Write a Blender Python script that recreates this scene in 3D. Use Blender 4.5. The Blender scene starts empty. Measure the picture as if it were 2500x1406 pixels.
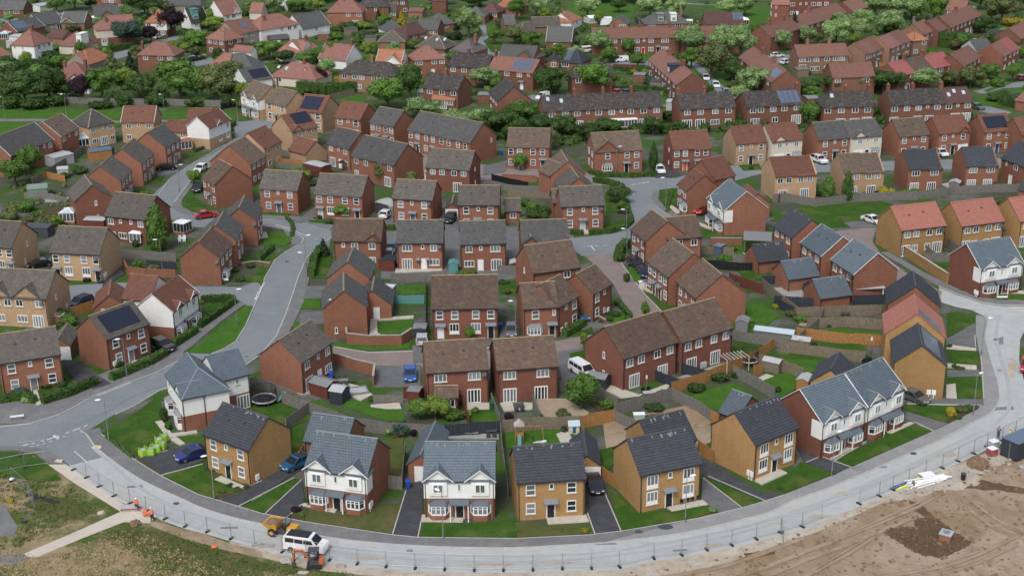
import bpy, math, random, re
from mathutils import Vector
rnd = random.Random(11)
R = math.radians
C = bpy.context.scene
COL = C.collection
# ------------------------------------------------------------------ survey: camera and the ground points seen by it
F, PIT, ROLL, CH = 3400.0, R(20.2), R(0.6), 82.5
_f = Vector((0, math.cos(PIT), -math.sin(PIT)))
_r0 = Vector((1, 0, 0)); _u0 = Vector((0, math.sin(PIT), math.cos(PIT)))
_r = _r0*math.cos(ROLL) - _u0*math.sin(ROLL)
_u = _u0*math.cos(ROLL) + _r0*math.sin(ROLL)
def P(x, y, z=0.0):
    d = _f + _r*((x-1250)/F) - _u*((y-703)/F)
    t = (z-CH)/d.z
    return Vector((d.x*t, d.y*t, z))
def px(p):
    q = Vector(p) - Vector((0, 0, CH)); w = q.dot(_f)
    return (1250+F*q.dot(_r)/w, 703-F*q.dot(_u)/w)
def mpp(x, y):
    p = P(x, y) - Vector((0, 0, CH)); return p.length/F      # metres per pixel there
SH = {1:(0,1000,3.4625),2:(620,1000,3.4625),3:(1240,1000,3.4625),4:(1860,1000,3.4625),
      5:(0,680,3.90625),6:(620,680,3.90625),7:(1240,680,3.90625),8:(1860,680,3.90625),
      9:(0,360,3.90625),10:(620,360,3.90625),11:(1240,360,3.90625),12:(1860,360,3.90625),
      13:(0,0,3.7),14:(620,0,3.7),15:(1240,0,3.7),16:(1860,0,3.7),
      17:(0,0,7.8125),18:(310,0,7.8125),19:(620,0,7.8125),20:(930,0,7.8125),
      21:(1240,0,7.8125),22:(1550,0,7.8125),23:(1860,0,7.8125),24:(2180,0,7.8125),0:(0,0,1.0)}
def S(t, x, y):
    o = SH[t]; return (o[0]+x/o[2], o[1]+y/o[2])
def SL(t, *pts): return [S(t, *p) for p in pts]
# ------------------------------------------------------------------ materials
def nodes(name):
    m = bpy.data.materials.new(name); m.use_nodes = True
    n = m.node_tree.nodes; l = m.node_tree.links
    b = n['Principled BSDF']; return m, n, l, b
def ramp2(n, l, fac, c1, c2, lo=.35, hi=.65):
    r = n.new('ShaderNodeValToRGB'); l.new(fac, r.inputs[0])
    e = r.color_ramp.elements; e[0].position = lo; e[1].position = hi
    e[0].color = (*c1, 1); e[1].color = (*c2, 1); return r.outputs[0]
def noise(n, l, vec, scale, detail=4, rough=.6):
    t = n.new('ShaderNodeTexNoise'); t.inputs['Scale'].default_value = scale
    t.inputs['Detail'].default_value = detail; t.inputs['Roughness'].default_value = rough
    if vec is not None: l.new(vec, t.inputs['Vector'])
    return t.outputs['Fac']
def mixc(n, l, fac, a, b, mode='MIX'):
    m = n.new('ShaderNodeMix'); m.data_type = 'RGBA'; m.blend_type = mode
    for s, v in ((0, fac), (6, a), (7, b)):
        if isinstance(v, (int, float)): m.inputs[s].default_value = v
        elif isinstance(v, tuple): m.inputs[s].default_value = (*v, 1)
        else: l.new(v, m.inputs[s])
    return m.outputs[2]
def objco(n): return n.new('ShaderNodeTexCoord').outputs['Object']
MATS = {}
def flat(name, c, rough=.6, metal=0, spec=.5, var=.12, sc=3.0):
    if name in MATS: return MATS[name]
    m, n, l, b = nodes(name)
    f = noise(n, l, objco(n), sc, 3)
    d = tuple(x*(1-var) for x in c); e = tuple(min(1, x*(1+var)) for x in c)
    l.new(ramp2(n, l, f, d, e, .3, .7), b.inputs['Base Color'])
    b.inputs['Roughness'].default_value = rough; b.inputs['Metallic'].default_value = metal
    b.inputs['Specular IOR Level'].default_value = spec
    MATS[name] = m; return m
def objrand(n): return n.new('ShaderNodeObjectInfo').outputs['Random']
def brick(name, c, c2, mort):
    m, n, l, b = nodes(name)
    tc = objco(n); sp = n.new('ShaderNodeSeparateXYZ'); l.new(tc, sp.inputs[0])
    ad = n.new('ShaderNodeMath'); ad.operation = 'ADD'; l.new(sp.outputs[0], ad.inputs[0]); l.new(sp.outputs[1], ad.inputs[1])
    cb = n.new('ShaderNodeCombineXYZ'); l.new(ad.outputs[0], cb.inputs[0]); l.new(sp.outputs[2], cb.inputs[1])
    t = n.new('ShaderNodeTexBrick'); l.new(cb.outputs[0], t.inputs['Vector'])
    t.inputs['Scale'].default_value = 1.0; t.inputs['Brick Width'].default_value = .225; t.inputs['Row Height'].default_value = .075
    t.inputs['Mortar Size'].default_value = .006; t.inputs['Bias'].default_value = 0
    t.inputs['Color1'].default_value = (*c, 1); t.inputs['Color2'].default_value = (*c2, 1); t.inputs['Mortar'].default_value = (*mort, 1)
    f = noise(n, l, tc, .42, 7, .7); f2 = noise(n, l, tc, 2.2, 5)
    col = mixc(n, l, ramp2(n, l, f, (0, 0, 0), (.55, .55, .55), .42, .72), t.outputs[0], tuple(x*.72 for x in c))
    col = mixc(n, l, ramp2(n, l, f2, (0, 0, 0), (.4, .4, .4), .5, .75), col, tuple(min(1, x*1.3) for x in c2))
    hs = n.new('ShaderNodeHueSaturation'); l.new(col, hs.inputs['Color'])
    mr = n.new('ShaderNodeMapRange'); l.new(objrand(n), mr.inputs[0]); mr.inputs[3].default_value = .86; mr.inputs[4].default_value = 1.14
    l.new(mr.outputs[0], hs.inputs['Value'])
    l.new(hs.outputs[0], b.inputs['Base Color']); b.inputs['Roughness'].default_value = .9; b.inputs['Specular IOR Level'].default_value = .2
    MATS[name] = m
def tiles(name, c, c2, lich=None, lamt=.5, rough=.75, gap=.55):
    m, n, l, b = nodes(name)
    tc = objco(n); sp = n.new('ShaderNodeSeparateXYZ'); l.new(tc, sp.inputs[0])
    ad = n.new('ShaderNodeMath'); ad.operation = 'ADD'; l.new(sp.outputs[0], ad.inputs[0]); l.new(sp.outputs[1], ad.inputs[1])
    cb = n.new('ShaderNodeCombineXYZ'); l.new(ad.outputs[0], cb.inputs[0]); l.new(sp.outputs[2], cb.inputs[1])
    t = n.new('ShaderNodeTexBrick'); l.new(cb.outputs[0], t.inputs['Vector'])
    t.inputs['Scale'].default_value = 1.0; t.inputs['Brick Width'].default_value = .36; t.inputs['Row Height'].default_value = .23
    t.inputs['Mortar Size'].default_value = .022; t.inputs['Bias'].default_value = 0
    t.inputs['Color1'].default_value = (*c, 1); t.inputs['Color2'].default_value = (*c2, 1)
    t.inputs['Mortar'].default_value = (*[x*gap for x in c], 1)
    f = noise(n, l, tc, .8, 6, .65)
    col = mixc(n, l, ramp2(n, l, f, (0, 0, 0), (.42, .42, .42), .45, .7), t.outputs[0], tuple(x*.72 for x in c))
    if lich:
        f3 = noise(n, l, tc, 1.3, 8, .7)
        col = mixc(n, l, ramp2(n, l, f3, (0, 0, 0), (lamt,)*3, .48, .66), col, lich)
    hs = n.new('ShaderNodeHueSaturation'); l.new(col, hs.inputs['Color'])
    mr = n.new('ShaderNodeMapRange'); l.new(objrand(n), mr.inputs[0]); mr.inputs[3].default_value = .84; mr.inputs[4].default_value = 1.16
    l.new(mr.outputs[0], hs.inputs['Value'])
    l.new(hs.outputs[0], b.inputs['Base Color'])
    bp = n.new('ShaderNodeBump'); bp.inputs['Strength'].default_value = .6; bp.inputs['Distance'].default_value = .05
    l.new(t.outputs['Fac'], bp.inputs['Height']); bp.invert = True; l.new(bp.outputs[0], b.inputs['Normal'])
    b.inputs['Roughness'].default_value = rough; b.inputs['Specular IOR Level'].default_value = .3
    MATS[name] = m
brick('red', (.240,.100,.062), (.296,.132,.084), (.25,.14,.10))
brick('dred', (.185,.072,.049), (.228,.092,.063), (.18,.10,.075))
brick('och', (.345,.205,.086), (.405,.248,.108), (.35,.21,.10))
brick('beige', (.42,.27,.155), (.48,.325,.20), (.44,.32,.22))
brick('orb', (.172,.076,.052), (.212,.098,.066), (.22,.13,.09))
brick('tan', (.225,.125,.080), (.272,.158,.104), (.27,.19,.13))
brick('greyw', (.30,.27,.22), (.33,.30,.25), (.29,.26,.22))
flat('white', (.74,.74,.71), .8, var=.05, sc=1.2)
flat('cream', (.60,.55,.44), .85, var=.06, sc=1.2)
LI = (.25,.185,.105)
tiles('gb', (.094,.087,.078), (.118,.109,.097), LI, .36)            # weathered grey brown
tiles('gs', (.074,.076,.078), (.098,.098,.096), (.19,.16,.115), .35)        # grey slate-look
tiles('br', (.106,.070,.053), (.132,.088,.066), LI, .35)      # brown concrete
tiles('rb', (.155,.066,.045), (.195,.085,.058), LI, .2)       # red brown
tiles('bg', (.120,.088,.068), (.150,.110,.085), LI, .45)      # brown grey
tiles('dk', (.047,.052,.062), (.063,.069,.081), None, gap=.45)       # new charcoal
tiles('bl', (.104,.136,.160), (.130,.165,.192), None, gap=.5, rough=.6)       # blue grey
tiles('rd', (.34,.135,.100), (.40,.165,.125), None)       # new salmon pantiles
tiles('or', (.38,.160,.090), (.44,.190,.112), None)       # orange
tiles('rt', (.265,.122,.094), (.32,.152,.116), (.28,.19,.14), .4)      # old red tile
tiles('pk', (.265,.120,.098), (.32,.150,.122), (.27,.21,.18), .4)      # faded pink
tiles('rx', (.215,.102,.078), (.262,.126,.097), LI, .3)      # council red brown
tiles('bk', (.050,.043,.043), (.070,.062,.060), (.21,.185,.15), .45)      # sooty old roof
tiles('gy', (.098,.100,.100), (.128,.129,.126), (.19,.17,.13), .35)     # bungalow grey
tiles('pp', (.135,.110,.118), (.165,.135,.145), None)
tiles('mr', (.120,.060,.056), (.150,.078,.070), None)
tiles('cr', (.33,.105,.098), (.38,.128,.118), None)
flat('ridgetan', (.27,.205,.12), .9, var=.25, sc=2)
flat('ridgedark', (.07,.07,.078), .8)
flat('ridgered', (.36,.15,.10), .8)
flat('ridgeblue', (.17,.20,.23), .7)
flat('frame', (.80,.80,.78), .45, var=.03)
flat('sill', (.52,.47,.38), .8)
flat('fascia', (.025,.025,.028), .5)
flat('board', (.72,.72,.70), .6)
flat('canopy', (.20,.22,.24), .6)
flat('bluecan', (.10,.125,.15), .6)
flat('black', (.016,.016,.018), .4)
flat('dgrey', (.06,.065,.07), .6)
flat('mgrey', (.20,.21,.215), .6)
flat('lgrey', (.40,.41,.41), .6)
flat('stain', (.19,.20,.21), .8); flat('galv', (.34,.35,.355), .45, metal=.6)
flat('conc', (.33,.31,.28), .9, var=.2)
flat('whitep', (.82,.82,.82), .4, var=.02)
flat('rubber', (.02,.02,.02), .8)
flat('wood', (.185,.150,.108), .85, var=.25)
flat('oldwood', (.165,.155,.138), .9, var=.25)
flat('newwood', (.34,.165,.055), .8, var=.25)
flat('redwood', (.13,.035,.025), .8, var=.2)
flat('dblue', (.028,.036,.05), .7)
flat('sage', (.17,.23,.185), .8)
flat('teal', (.10,.26,.25), .6)
flat('polyc', (.43,.53,.57), .25, var=.05)
flat('solar', (.012,.016,.030), .12, spec=.8, var=.2)
flat('solarlight', (.10,.12,.17), .15, spec=.8, var=.2)
flat('rimmet', (.35,.36,.37), .35, metal=.8)
flat('lampred', (.35,.01,.01), .3); flat('lampclear', (.6,.62,.64), .15)
flat('skin', (.42,.24,.17), .6)
flat('hivis', (.95,.16,.03), .6); flat('hivisy', (.75,.85,.05), .6)
flat('lime', (.28,.50,.05), .7); flat('dirt', (.19,.12,.072), .95, var=.3)
flat('yellow', (.60,.31,.035), .45); flat('orangep', (.55,.115,.035), .45)
flat('binblue', (.015,.07,.42), .45); flat('bingreen', (.02,.09,.045), .5); flat('binblack', (.02,.02,.022), .5)
m, n, l, b = nodes('glass'); MATS['glass'] = m
f = noise(n, l, objco(n), .9, 2); hs = n.new('ShaderNodeHueSaturation')
l.new(ramp2(n, l, objrand(n), (.022,.027,.031), (.27,.29,.30), .1, 1.0), b.inputs['Base Color'])  # pale end of the ramp: sky reflection and blinds put into the colour
b.inputs['Roughness'].default_value = .08; b.inputs['Specular IOR Level'].default_value = .6
m, n, l, b = nodes('tint'); MATS['tint'] = m
b.inputs['Base Color'].default_value = (.02,.024,.028,1); b.inputs['Roughness'].default_value = .08
def ground(name, cols, scales, rough=.95, bump=.0):
    """layered noise of several soil/turf colours in object space"""
    m, n, l, b = nodes(name); tc = objco(n)
    col = cols[0]
    for c, (sc, lo, hi) in zip(cols[1:], scales):
        col = mixc(n, l, ramp2(n, l, noise(n, l, tc, sc, 6, .65), (0,0,0), (1,1,1), lo, hi), col, c)
    if isinstance(col, tuple): b.inputs['Base Color'].default_value = (*col, 1)
    else: l.new(col, b.inputs['Base Color'])
    if bump:
        bp = n.new('ShaderNodeBump'); bp.inputs['Strength'].default_value = bump; bp.inputs['Distance'].default_value = .3
        l.new(noise(n, l, tc, 1.2, 8, .7), bp.inputs['Height']); l.new(bp.outputs[0], b.inputs['Normal'])
    b.inputs['Roughness'].default_value = rough; b.inputs['Specular IOR Level'].default_value = .15
    MATS[name] = m
ground('g_base', [(.055,.098,.024), (.085,.100,.045), (.038,.075,.017), (.17,.168,.155)], [(.06,.45,.6), (.13,.5,.6), (.19,.60,.68)])
ground('g_estate', [(.070,.078,.052), (.135,.132,.122), (.045,.098,.016), (.085,.062,.042)], [(.11,.47,.6), (.15,.47,.56), (.2,.60,.68)])
ground('asphalt', [(.188,.208,.218), (.215,.235,.245), (.165,.182,.192), (.225,.235,.238)], [(.22,.4,.62), (2.5,.5,.7), (.07,.5,.7)])
ground('dusty', [(.385,.402,.40), (.43,.445,.435), (.335,.35,.352), (.45,.435,.39)], [(.3,.4,.62), (.9,.5,.72), (.06,.5,.68)])
ground('pave', [(.165,.165,.165), (.21,.205,.20), (.14,.14,.142)], [(.35,.45,.65), (1.8,.5,.7)])
ground('paved', [(.255,.255,.25), (.30,.295,.285), (.22,.22,.22)], [(.35,.45,.65), (1.8,.5,.7)])
ground('drive', [(.060,.063,.070), (.085,.087,.092), (.048,.05,.056)], [(.5,.45,.65), (2.2,.5,.7)])
ground('driveg', [(.135,.137,.14), (.17,.17,.168), (.105,.107,.11)], [(.5,.45,.65), (2.2,.5,.7)])
ground('blockpave', [(.225,.185,.168), (.26,.215,.195), (.19,.16,.15)], [(.4,.45,.65), (2.2,.5,.7)])
ground('slabs', [(.47,.43,.36), (.53,.49,.42), (.40,.37,.31)], [(.8,.45,.65), (2.4,.5,.7)])
ground('greyslab', [(.30,.30,.29), (.36,.355,.34), (.25,.25,.245)], [(.8,.45,.65), (2.4,.5,.7)])
ground('gravel', [(.33,.27,.185), (.38,.32,.23), (.26,.21,.14)], [(.8,.45,.65), (3.,.5,.7)])
ground('lawn', [(.035,.086,.010), (.056,.112,.016), (.022,.062,.008), (.098,.116,.030)], [(.35,.42,.62), (1.4,.48,.68), (.16,.53,.68)], bump=.25)
ground('lawnb', [(.046,.120,.013), (.066,.145,.020), (.030,.088,.010)], [(.3,.42,.64), (1.2,.5,.7)], bump=.2)
ground('lawnd', [(.090,.098,.032), (.055,.085,.018), (.125,.105,.048), (.038,.062,.012)], [(.4,.42,.62), (.22,.5,.66), (1.3,.55,.75)], bump=.3)
ground('soil', [(.290,.212,.135), (.375,.298,.212), (.215,.148,.090), (.43,.36,.27), (.17,.112,.066)], [(.075,.42,.58), (.22,.5,.66), (.11,.56,.68), (.9,.58,.75)], bump=.9)
ground('soild', [(.115,.074,.042), (.165,.108,.064), (.085,.055,.032)], [(.5,.42,.62), (1.6,.5,.7)], bump=.9)
ground('chalk', [(.40,.345,.27), (.48,.43,.36), (.31,.25,.18), (.30,.28,.26)], [(.25,.42,.62), (.9,.5,.7), (.4,.6,.72)], bump=.5)
ground('rough', [(.30,.225,.135), (.070,.105,.024), (.34,.27,.17), (.11,.115,.035), (.17,.115,.065)], [(.085,.44,.55), (.4,.52,.68), (.75,.52,.66), (.2,.58,.68)], bump=.7)
ground('sand', [(.50,.45,.375), (.55,.50,.43), (.44,.385,.31)], [(.25,.42,.62), (1.,.5,.7)])
ground('bed', [(.085,.058,.038), (.05,.075,.02), (.12,.085,.055)], [(1.2,.45,.62), (2.,.52,.66)], bump=.8)
ground('track', [(.345,.36,.36), (.385,.395,.39), (.33,.34,.34)], [(.3,.4,.62), (.9,.5,.72)])
ground('tracka', [(.175,.192,.202), (.20,.215,.225), (.16,.175,.185)], [(.3,.4,.62), (.9,.5,.72)])
flat('mark', (.62,.62,.60), .8, var=.15); flat('kerb', (.42,.41,.385), .85, var=.12); flat('tactile', (.55,.46,.32), .9)
flat('fakegrass', (.03,.13,.03), .9)
def leafm(name, a, b_, c, sc=2.6):
    m, n, l, bs = nodes(name); tc = objco(n)
    col = mixc(n, l, ramp2(n, l, noise(n, l, tc, sc, 3), (0,0,0), (1,1,1), .42, .60), a, b_)
    col = mixc(n, l, ramp2(n, l, noise(n, l, tc, sc*2.8, 3), (0,0,0), (.9,.9,.9), .50, .66), col, c)
    hs = n.new('ShaderNodeHueSaturation'); l.new(col, hs.inputs['Color'])
    mr = n.new('ShaderNodeMapRange'); l.new(objrand(n), mr.inputs[0]); mr.inputs[3].default_value = .8; mr.inputs[4].default_value = 1.2
    l.new(mr.outputs[0], hs.inputs['Value'])
    l.new(hs.outputs[0], bs.inputs['Base Color']); bs.inputs['Roughness'].default_value = .7; bs.inputs['Specular IOR Level'].default_value = .25
    MATS[name] = m
leafm('lf_g', (.076,.155,.026), (.120,.215,.038), (.050,.106,.018))
leafm('lf_d', (.042,.084,.019), (.060,.112,.025), (.028,.058,.013))
leafm('lf_p', (.160,.260,.080), (.275,.375,.165), (.080,.155,.038))
leafm('lf_b', (.022,.010,.016), (.036,.017,.024), (.013,.007,.010))
leafm('lf_c', (.018,.036,.014), (.028,.050,.018), (.012,.025,.010))
leafm('lf_y', (.26,.23,.020), (.34,.29,.03), (.15,.14,.02))
leafm('lf_w', (.36,.39,.30), (.52,.54,.46), (.13,.20,.08))
leafm('lf_l', (.125,.19,.028), (.18,.25,.04), (.075,.13,.02))
leafm('lf_o', (.095,.120,.040), (.135,.155,.056), (.062,.078,.027))
leafm('lf_n', (.045,.085,.060), (.075,.12,.085), (.025,.05,.036))
leafm('lf_h', (.042,.088,.017), (.064,.122,.023), (.026,.056,.012), .7)
flat('bark', (.10,.075,.055), .95, var=.3, sc=6)
flat('verge', (.105,.125,.035), .9, var=.35); flat('soildk', (.105,.068,.040), .95, var=.3); flat('straw', (.36,.29,.15), .95, var=.3)
flat('leafroof', (.2,.2,.2))
def carpaint(name, c, rough=.25):
    m, n, l, b = nodes(name); b.inputs['Base Color'].default_value = (*c, 1); b.inputs['Roughness'].default_value = rough
    b.inputs['Coat Weight'].default_value = .6; b.inputs['Coat Roughness'].default_value = .1; MATS[name] = m
for k, c in dict(cwhite=(.78,.78,.77), cblack=(.012,.012,.014), cgrey=(.10,.105,.11), csilver=(.38,.39,.40), cblue=(.012,.075,.30), cnavy=(.012,.02,.065),
                 cred=(.40,.012,.018), ccyan=(.012,.10,.22), croyal=(.014,.024,.15), cslate=(.09,.13,.19), cpink=(.30,.07,.08)).items(): carpaint(k, c)
# ------------------------------------------------------------------ mesh helper
class MB:
    def __init__(s): s.v = []; s.f = []
    def add(s, vs, fs):
        o = len(s.v); s.v += [tuple(v) for v in vs]; s.f += [tuple(i+o for i in f) for f in fs]; return s
    def box(s, x0, x1, y0, y1, z0, z1):
        s.add([(x0,y0,z0),(x1,y0,z0),(x1,y1,z0),(x0,y1,z0),(x0,y0,z1),(x1,y0,z1),(x1,y1,z1),(x0,y1,z1)],
              [(3,2,1,0),(4,5,6,7),(0,1,5,4),(1,2,6,5),(2,3,7,6),(3,0,4,7)]); return s
    def cbox(s, cx, cy, cz, sx, sy, sz): return s.box(cx-sx/2,cx+sx/2,cy-sy/2,cy+sy/2,cz-sz/2,cz+sz/2)
    def prism(s, pts, z0, z1):
        n = len(pts); s.add([(p[0],p[1],z0) for p in pts]+[(p[0],p[1],z1) for p in pts],
              [tuple(range(n-1,-1,-1)), tuple(range(n,2*n))]+[(i,(i+1)%n,n+(i+1)%n,n+i) for i in range(n)]); return s
    def ext(s, prof, a0, a1, axis):
        """extrude a profile of (p,q): axis 'x': p=y,q=z ; axis 'y': p=x,q=z"""
        n = len(prof); g = (lambda a,p: (a,p[0],p[1])) if axis == 'x' else (lambda a,p: (p[0],a,p[1]))
        s.add([g(a0,p) for p in prof]+[g(a1,p) for p in prof],
              [tuple(range(n)), tuple(range(2*n-1,n-1,-1))]+[(i,n+i,n+(i+1)%n,(i+1)%n) for i in range(n)]); return s
    def cyl(s, a, b, r0, r1=None, k=8, cap=True):
        a = Vector(a); b = Vector(b); r1 = r0 if r1 is None else r1; d = (b-a).normalized()
        t = d.orthogonal().normalized(); w = d.cross(t); vs = []
        for p, r in ((a,r0),(b,r1)):
            for i in range(k):
                an = 2*math.pi*i/k; vs.append(p+(t*math.cos(an)+w*math.sin(an))*r)
        fs = [(i,(i+1)%k,k+(i+1)%k,k+i) for i in range(k)]
        if cap: fs += [tuple(range(k-1,-1,-1)), tuple(range(k,2*k))]
        s.add(vs, fs); return s
    def ball(s, c, rx, ry, rz, k=10, h=6):
        vs = [(c[0],c[1],c[2]-rz)]; fs = []
        for j in range(1,h):
            t = math.pi*j/h-math.pi/2
            for i in range(k):
                a = 2*math.pi*i/k; vs.append((c[0]+rx*math.cos(t)*math.cos(a), c[1]+ry*math.cos(t)*math.sin(a), c[2]+rz*math.sin(t)))
        vs.append((c[0],c[1],c[2]+rz)); N = len(vs)-1
        for i in range(k): fs.append((0,1+(i+1)%k,1+i)); fs.append((N,N-k+i,N-k+(i+1)%k))
        for j in range(h-2):
            for i in range(k): o = 1+j*k; fs.append((o+i,o+(i+1)%k,o+k+(i+1)%k,o+k+i))
        s.add(vs, fs); return s
    def mesh(s, name, mat, smooth=False):
        me = bpy.data.meshes.new(name); me.from_pydata(s.v, [], s.f)
        if mat is not None: me.materials.append(MATS[mat] if isinstance(mat, str) else mat)
        if smooth: me.polygons.foreach_set('use_smooth', [True]*len(me.polygons))
        me.update(); return me
    def obj(s, name, mat, parent=None, smooth=False, **k): return link(name, s.mesh(name, mat, smooth), parent, **k)
def link(name, me, parent=None, loc=None, rot=None, mat=None, scale=None):
    o = bpy.data.objects.new(name, me); COL.objects.link(o)
    if parent is not None: o.parent = parent
    if loc is not None: o.location = loc
    if rot is not None: o.rotation_euler = (0,0,rot) if isinstance(rot,(int,float)) else rot
    if scale is not None: o.scale = (scale,)*3 if isinstance(scale,(int,float)) else scale
    if mat is not None:
        o.material_slots[0].link = 'OBJECT'; o.material_slots[0].material = MATS[mat]
    return o
LAB = []          # (object, label, image x) of every thing
def thing(name, label, cat, loc=(0,0,0), rot=0, group=None, me=None, **k):
    o = link(name, me, None, loc, rot, **k); tag(o, label, cat, group); return o
def tag(o, label, cat, group=None):
    o['label'] = label; o['category'] = cat
    if group: o['group'] = group
    LAB.append(o); return o
def structure(o): o['kind'] = 'structure'; return o
SHN = [0]; ZS = [.058, .05]
def sheet(name, pts, mat, z, thick=.3):
    """a paved or planted sheet laid on the ground, outline in survey pixels"""
    SHN[0] += 1
    while any(abs(z-q) < 2.5e-4 for q in ZS): z += 3.1e-4
    ZS.append(z)
    q = [P(x, y) for x, y in pts]; c = sum(q, Vector())/len(q)
    a = sum(q[i].x*q[(i+1)%len(q)].y-q[(i+1)%len(q)].x*q[i].y for i in range(len(q)))
    if a < 0: q.reverse()
    mb = MB(); n = len(q); w = [(p.x-c.x, p.y-c.y) for p in q]
    mb.prism(w, z-thick, z); o = mb.obj(name, mat); o.location = (c.x, c.y, 0)
    return structure(o)
def ragged(pts, amp, seed, k=7):
    r = random.Random(seed); out = []
    for i in range(len(pts)):
        (x0,y0),(x1,y1) = pts[i], pts[(i+1)%len(pts)]
        for j in range(k): out.append((x0+(x1-x0)*j/k+r.uniform(-amp,amp), y0+(y1-y0)*j/k+r.uniform(-amp,amp)*.5))
    return out
def smooth(pts, k=4):
    out = []
    for i in range(len(pts)-1):
        p0 = pts[max(0,i-1)]; p1 = pts[i]; p2 = pts[i+1]; p3 = pts[min(len(pts)-1,i+2)]
        for j in range(k):
            t = j/k; out.append(tuple(.5*(2*b+(c-a)*t+(2*a-5*b+4*c-d)*t*t+(3*b-a-3*c+d)*t**3) for a,b,c,d in zip(p0,p1,p2,p3)))
    out.append(pts[-1]); return out
# ------------------------------------------------------------------ houses
RIDGE = dict(gb='ridgetan', gs='ridgetan', br='ridgetan', rb='rt', bg='ridgetan', dk='ridgedark', bl='ridgeblue', rd='ridgered', gy='gy', bk='bk', rt='rt', pk='pk')
class Fr:
    """a local frame inside a thing: origin and heading"""
    def __init__(s, o=(0,0), a=0.0): s.o = o; s.a = a; s.c = math.cos(a); s.s = math.sin(a)
    def p(s, x, y): return (s.o[0]+x*s.c-y*s.s, s.o[1]+x*s.s+y*s.c)
    def into(s, mb, tmp): mb.add([(*s.p(v[0], v[1]), v[2]) for v in tmp.v], tmp.f)
def roof_geo(x0, x1, y0, y1, he, axis, h0, h1, k, oe=.28, og=.14, th=.15, fz=.12):
    """slab roof over a rectangle; axis of the ridge 'u' (x) or 'v' (y); h0,h1: hipped ends; k: rise over run"""
    mb = MB(); rg = MB()
    if axis == 'v': X0, X1, Y0, Y1 = y0, y1, x0, x1
    else: X0, X1, Y0, Y1 = x0, x1, y0, y1
    g = (lambda x, y, z: (y, x, z)) if axis == 'v' else (lambda x, y, z: (x, y, z))
    D = Y1-Y0; zr = he+fz+D/2*k; ze = he+fz-oe*k; ym = (Y0+Y1)/2
    a0 = X0-(oe if h0 else og); a1 = X1+(oe if h1 else og)
    r0 = X0+D/2*min(h0,1) if h0 else a0; r1 = X1-D/2*min(h1,1) if h1 else a1
    if r1 < r0: r0 = r1 = (r0+r1)/2
    top = [(a0,Y0-oe,ze),(a1,Y0-oe,ze),(a1,Y1+oe,ze),(a0,Y1+oe,ze),(r0,ym,zr),(r1,ym,zr)]
    vs = [g(*p) for p in top]+[g(p[0],p[1],p[2]-th) for p in top]
    fs = [(0,1,5,4),(2,3,4,5),(1,2,5),(3,0,4),(0,6,7,1),(2,8,9,3),(6,10,11,7),(8,11,10,9)]
    fs += [(1,7,11,5),(5,11,8,2)] if not h1 else [(1,7,8,2),(7,11,8)]
    fs += [(0,4,10,6),(4,3,9,10)] if not h0 else [(3,9,6,0),(9,10,6)]
    if not h1: fs.remove((1,2,5))
    if not h0: fs.remove((3,0,4))
    mb.add(vs, fs)
    def cap(p, q):
        p = Vector(p); q = Vector(q)
        if (q-p).length < .2: return
        d = (q-p).normalized(); w = Vector((-d.y, d.x, 0)).normalized()*.14; up = Vector((0,0,.07))
        rg.add([p-w-up*.6, p+up, p+w-up*.6, q-w-up*.6, q+up, q+w-up*.6], [(0,1,4,3),(1,2,5,4),(0,2,1),(3,4,5)])
    cap(g(r0,ym,zr+.01), g(r1,ym,zr+.01))
    if h1: cap(g(r1,ym,zr), g(a1,Y0-oe,ze)); cap(g(r1,ym,zr), g(a1,Y1+oe,ze))
    if h0: cap(g(r0,ym,zr), g(a0,Y0-oe,ze)); cap(g(r0,ym,zr), g(a0,Y1+oe,ze))
    return mb, rg
def wall_geo(x0, x1, y0, y1, he, axis, h0, h1, k):
    mb = MB(); mb.box(x0, x1, y0, y1, -.3, he)
    if axis == 'u':
        ym = (y0+y1)/2; pr = [(y0,he-.01),(y1,he-.01),(ym,he+(y1-y0)/2*k)]
        if not h0: mb.ext(pr, x0, x0+.3, 'x')
        if not h1: mb.ext(pr, x1-.3, x1, 'x')
    else:
        xm = (x0+x1)/2; pr = [(x0,he-.01),(x1,he-.01),(xm,he+(x1-x0)/2*k)]
        if not h0: mb.ext(pr, y0, y0+.3, 'y')
        if not h1: mb.ext(pr, y1-.3, y1, 'y')
    return mb
WM = {}
WSPEC = dict(w=(1.12,1.4,0,1), c=(1.2,1.15,1,0), W=(1.75,1.15,2,0), s=(.55,.75,0,0), n=(.45,.95,0,0), P=(1.5,1.7,2,3), f=(1.9,2.1,3,0), o=(2.3,2.1,2,0))
def winm(k):
    if k in WM: return WM[k]
    w, h, mul, tr = WSPEC[k]; f = MB(); t = .09 if k not in 'fo' else .13
    f.box(-w/2,w/2,-.09,.0,0,t); f.box(-w/2,w/2,-.09,.0,h-t,h); f.box(-w/2,-w/2+t,-.09,0,t,h-t); f.box(w/2-t,w/2,-.09,0,t,h-t)
    for i in range(mul):
        x = -w/2+w*(i+1)/(mul+1); f.box(x-t/2,x+t/2,-.085,0,t,h-t)
    if tr == 1: f.box(-w/2+t,w/2-t,-.083,0,h*.5-.05,h*.5+.05)
    if tr == 3: f.box(-w/2+t,w/2-t,-.088,0,t,h*.28)
    p = MB(); p.box(-w/2+.05,w/2-.05,-.05,-.004,.05,h-.05)
    s = MB(); s.box(-w/2-.1,w/2+.1,-.13,.0,-.13,-.002)
    WM[k] = (f.mesh('window_frame','frame'), p.mesh('window_pane','glass'), s.mesh('window_sill','sill'), w, h); return WM[k]
DCOL = dict(k='black', b='cblue', g='mgrey', w='whitep', s='cslate', l='polyc', o='orangep', e='sage', r='cred', n='cnavy')
DM = {}
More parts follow.
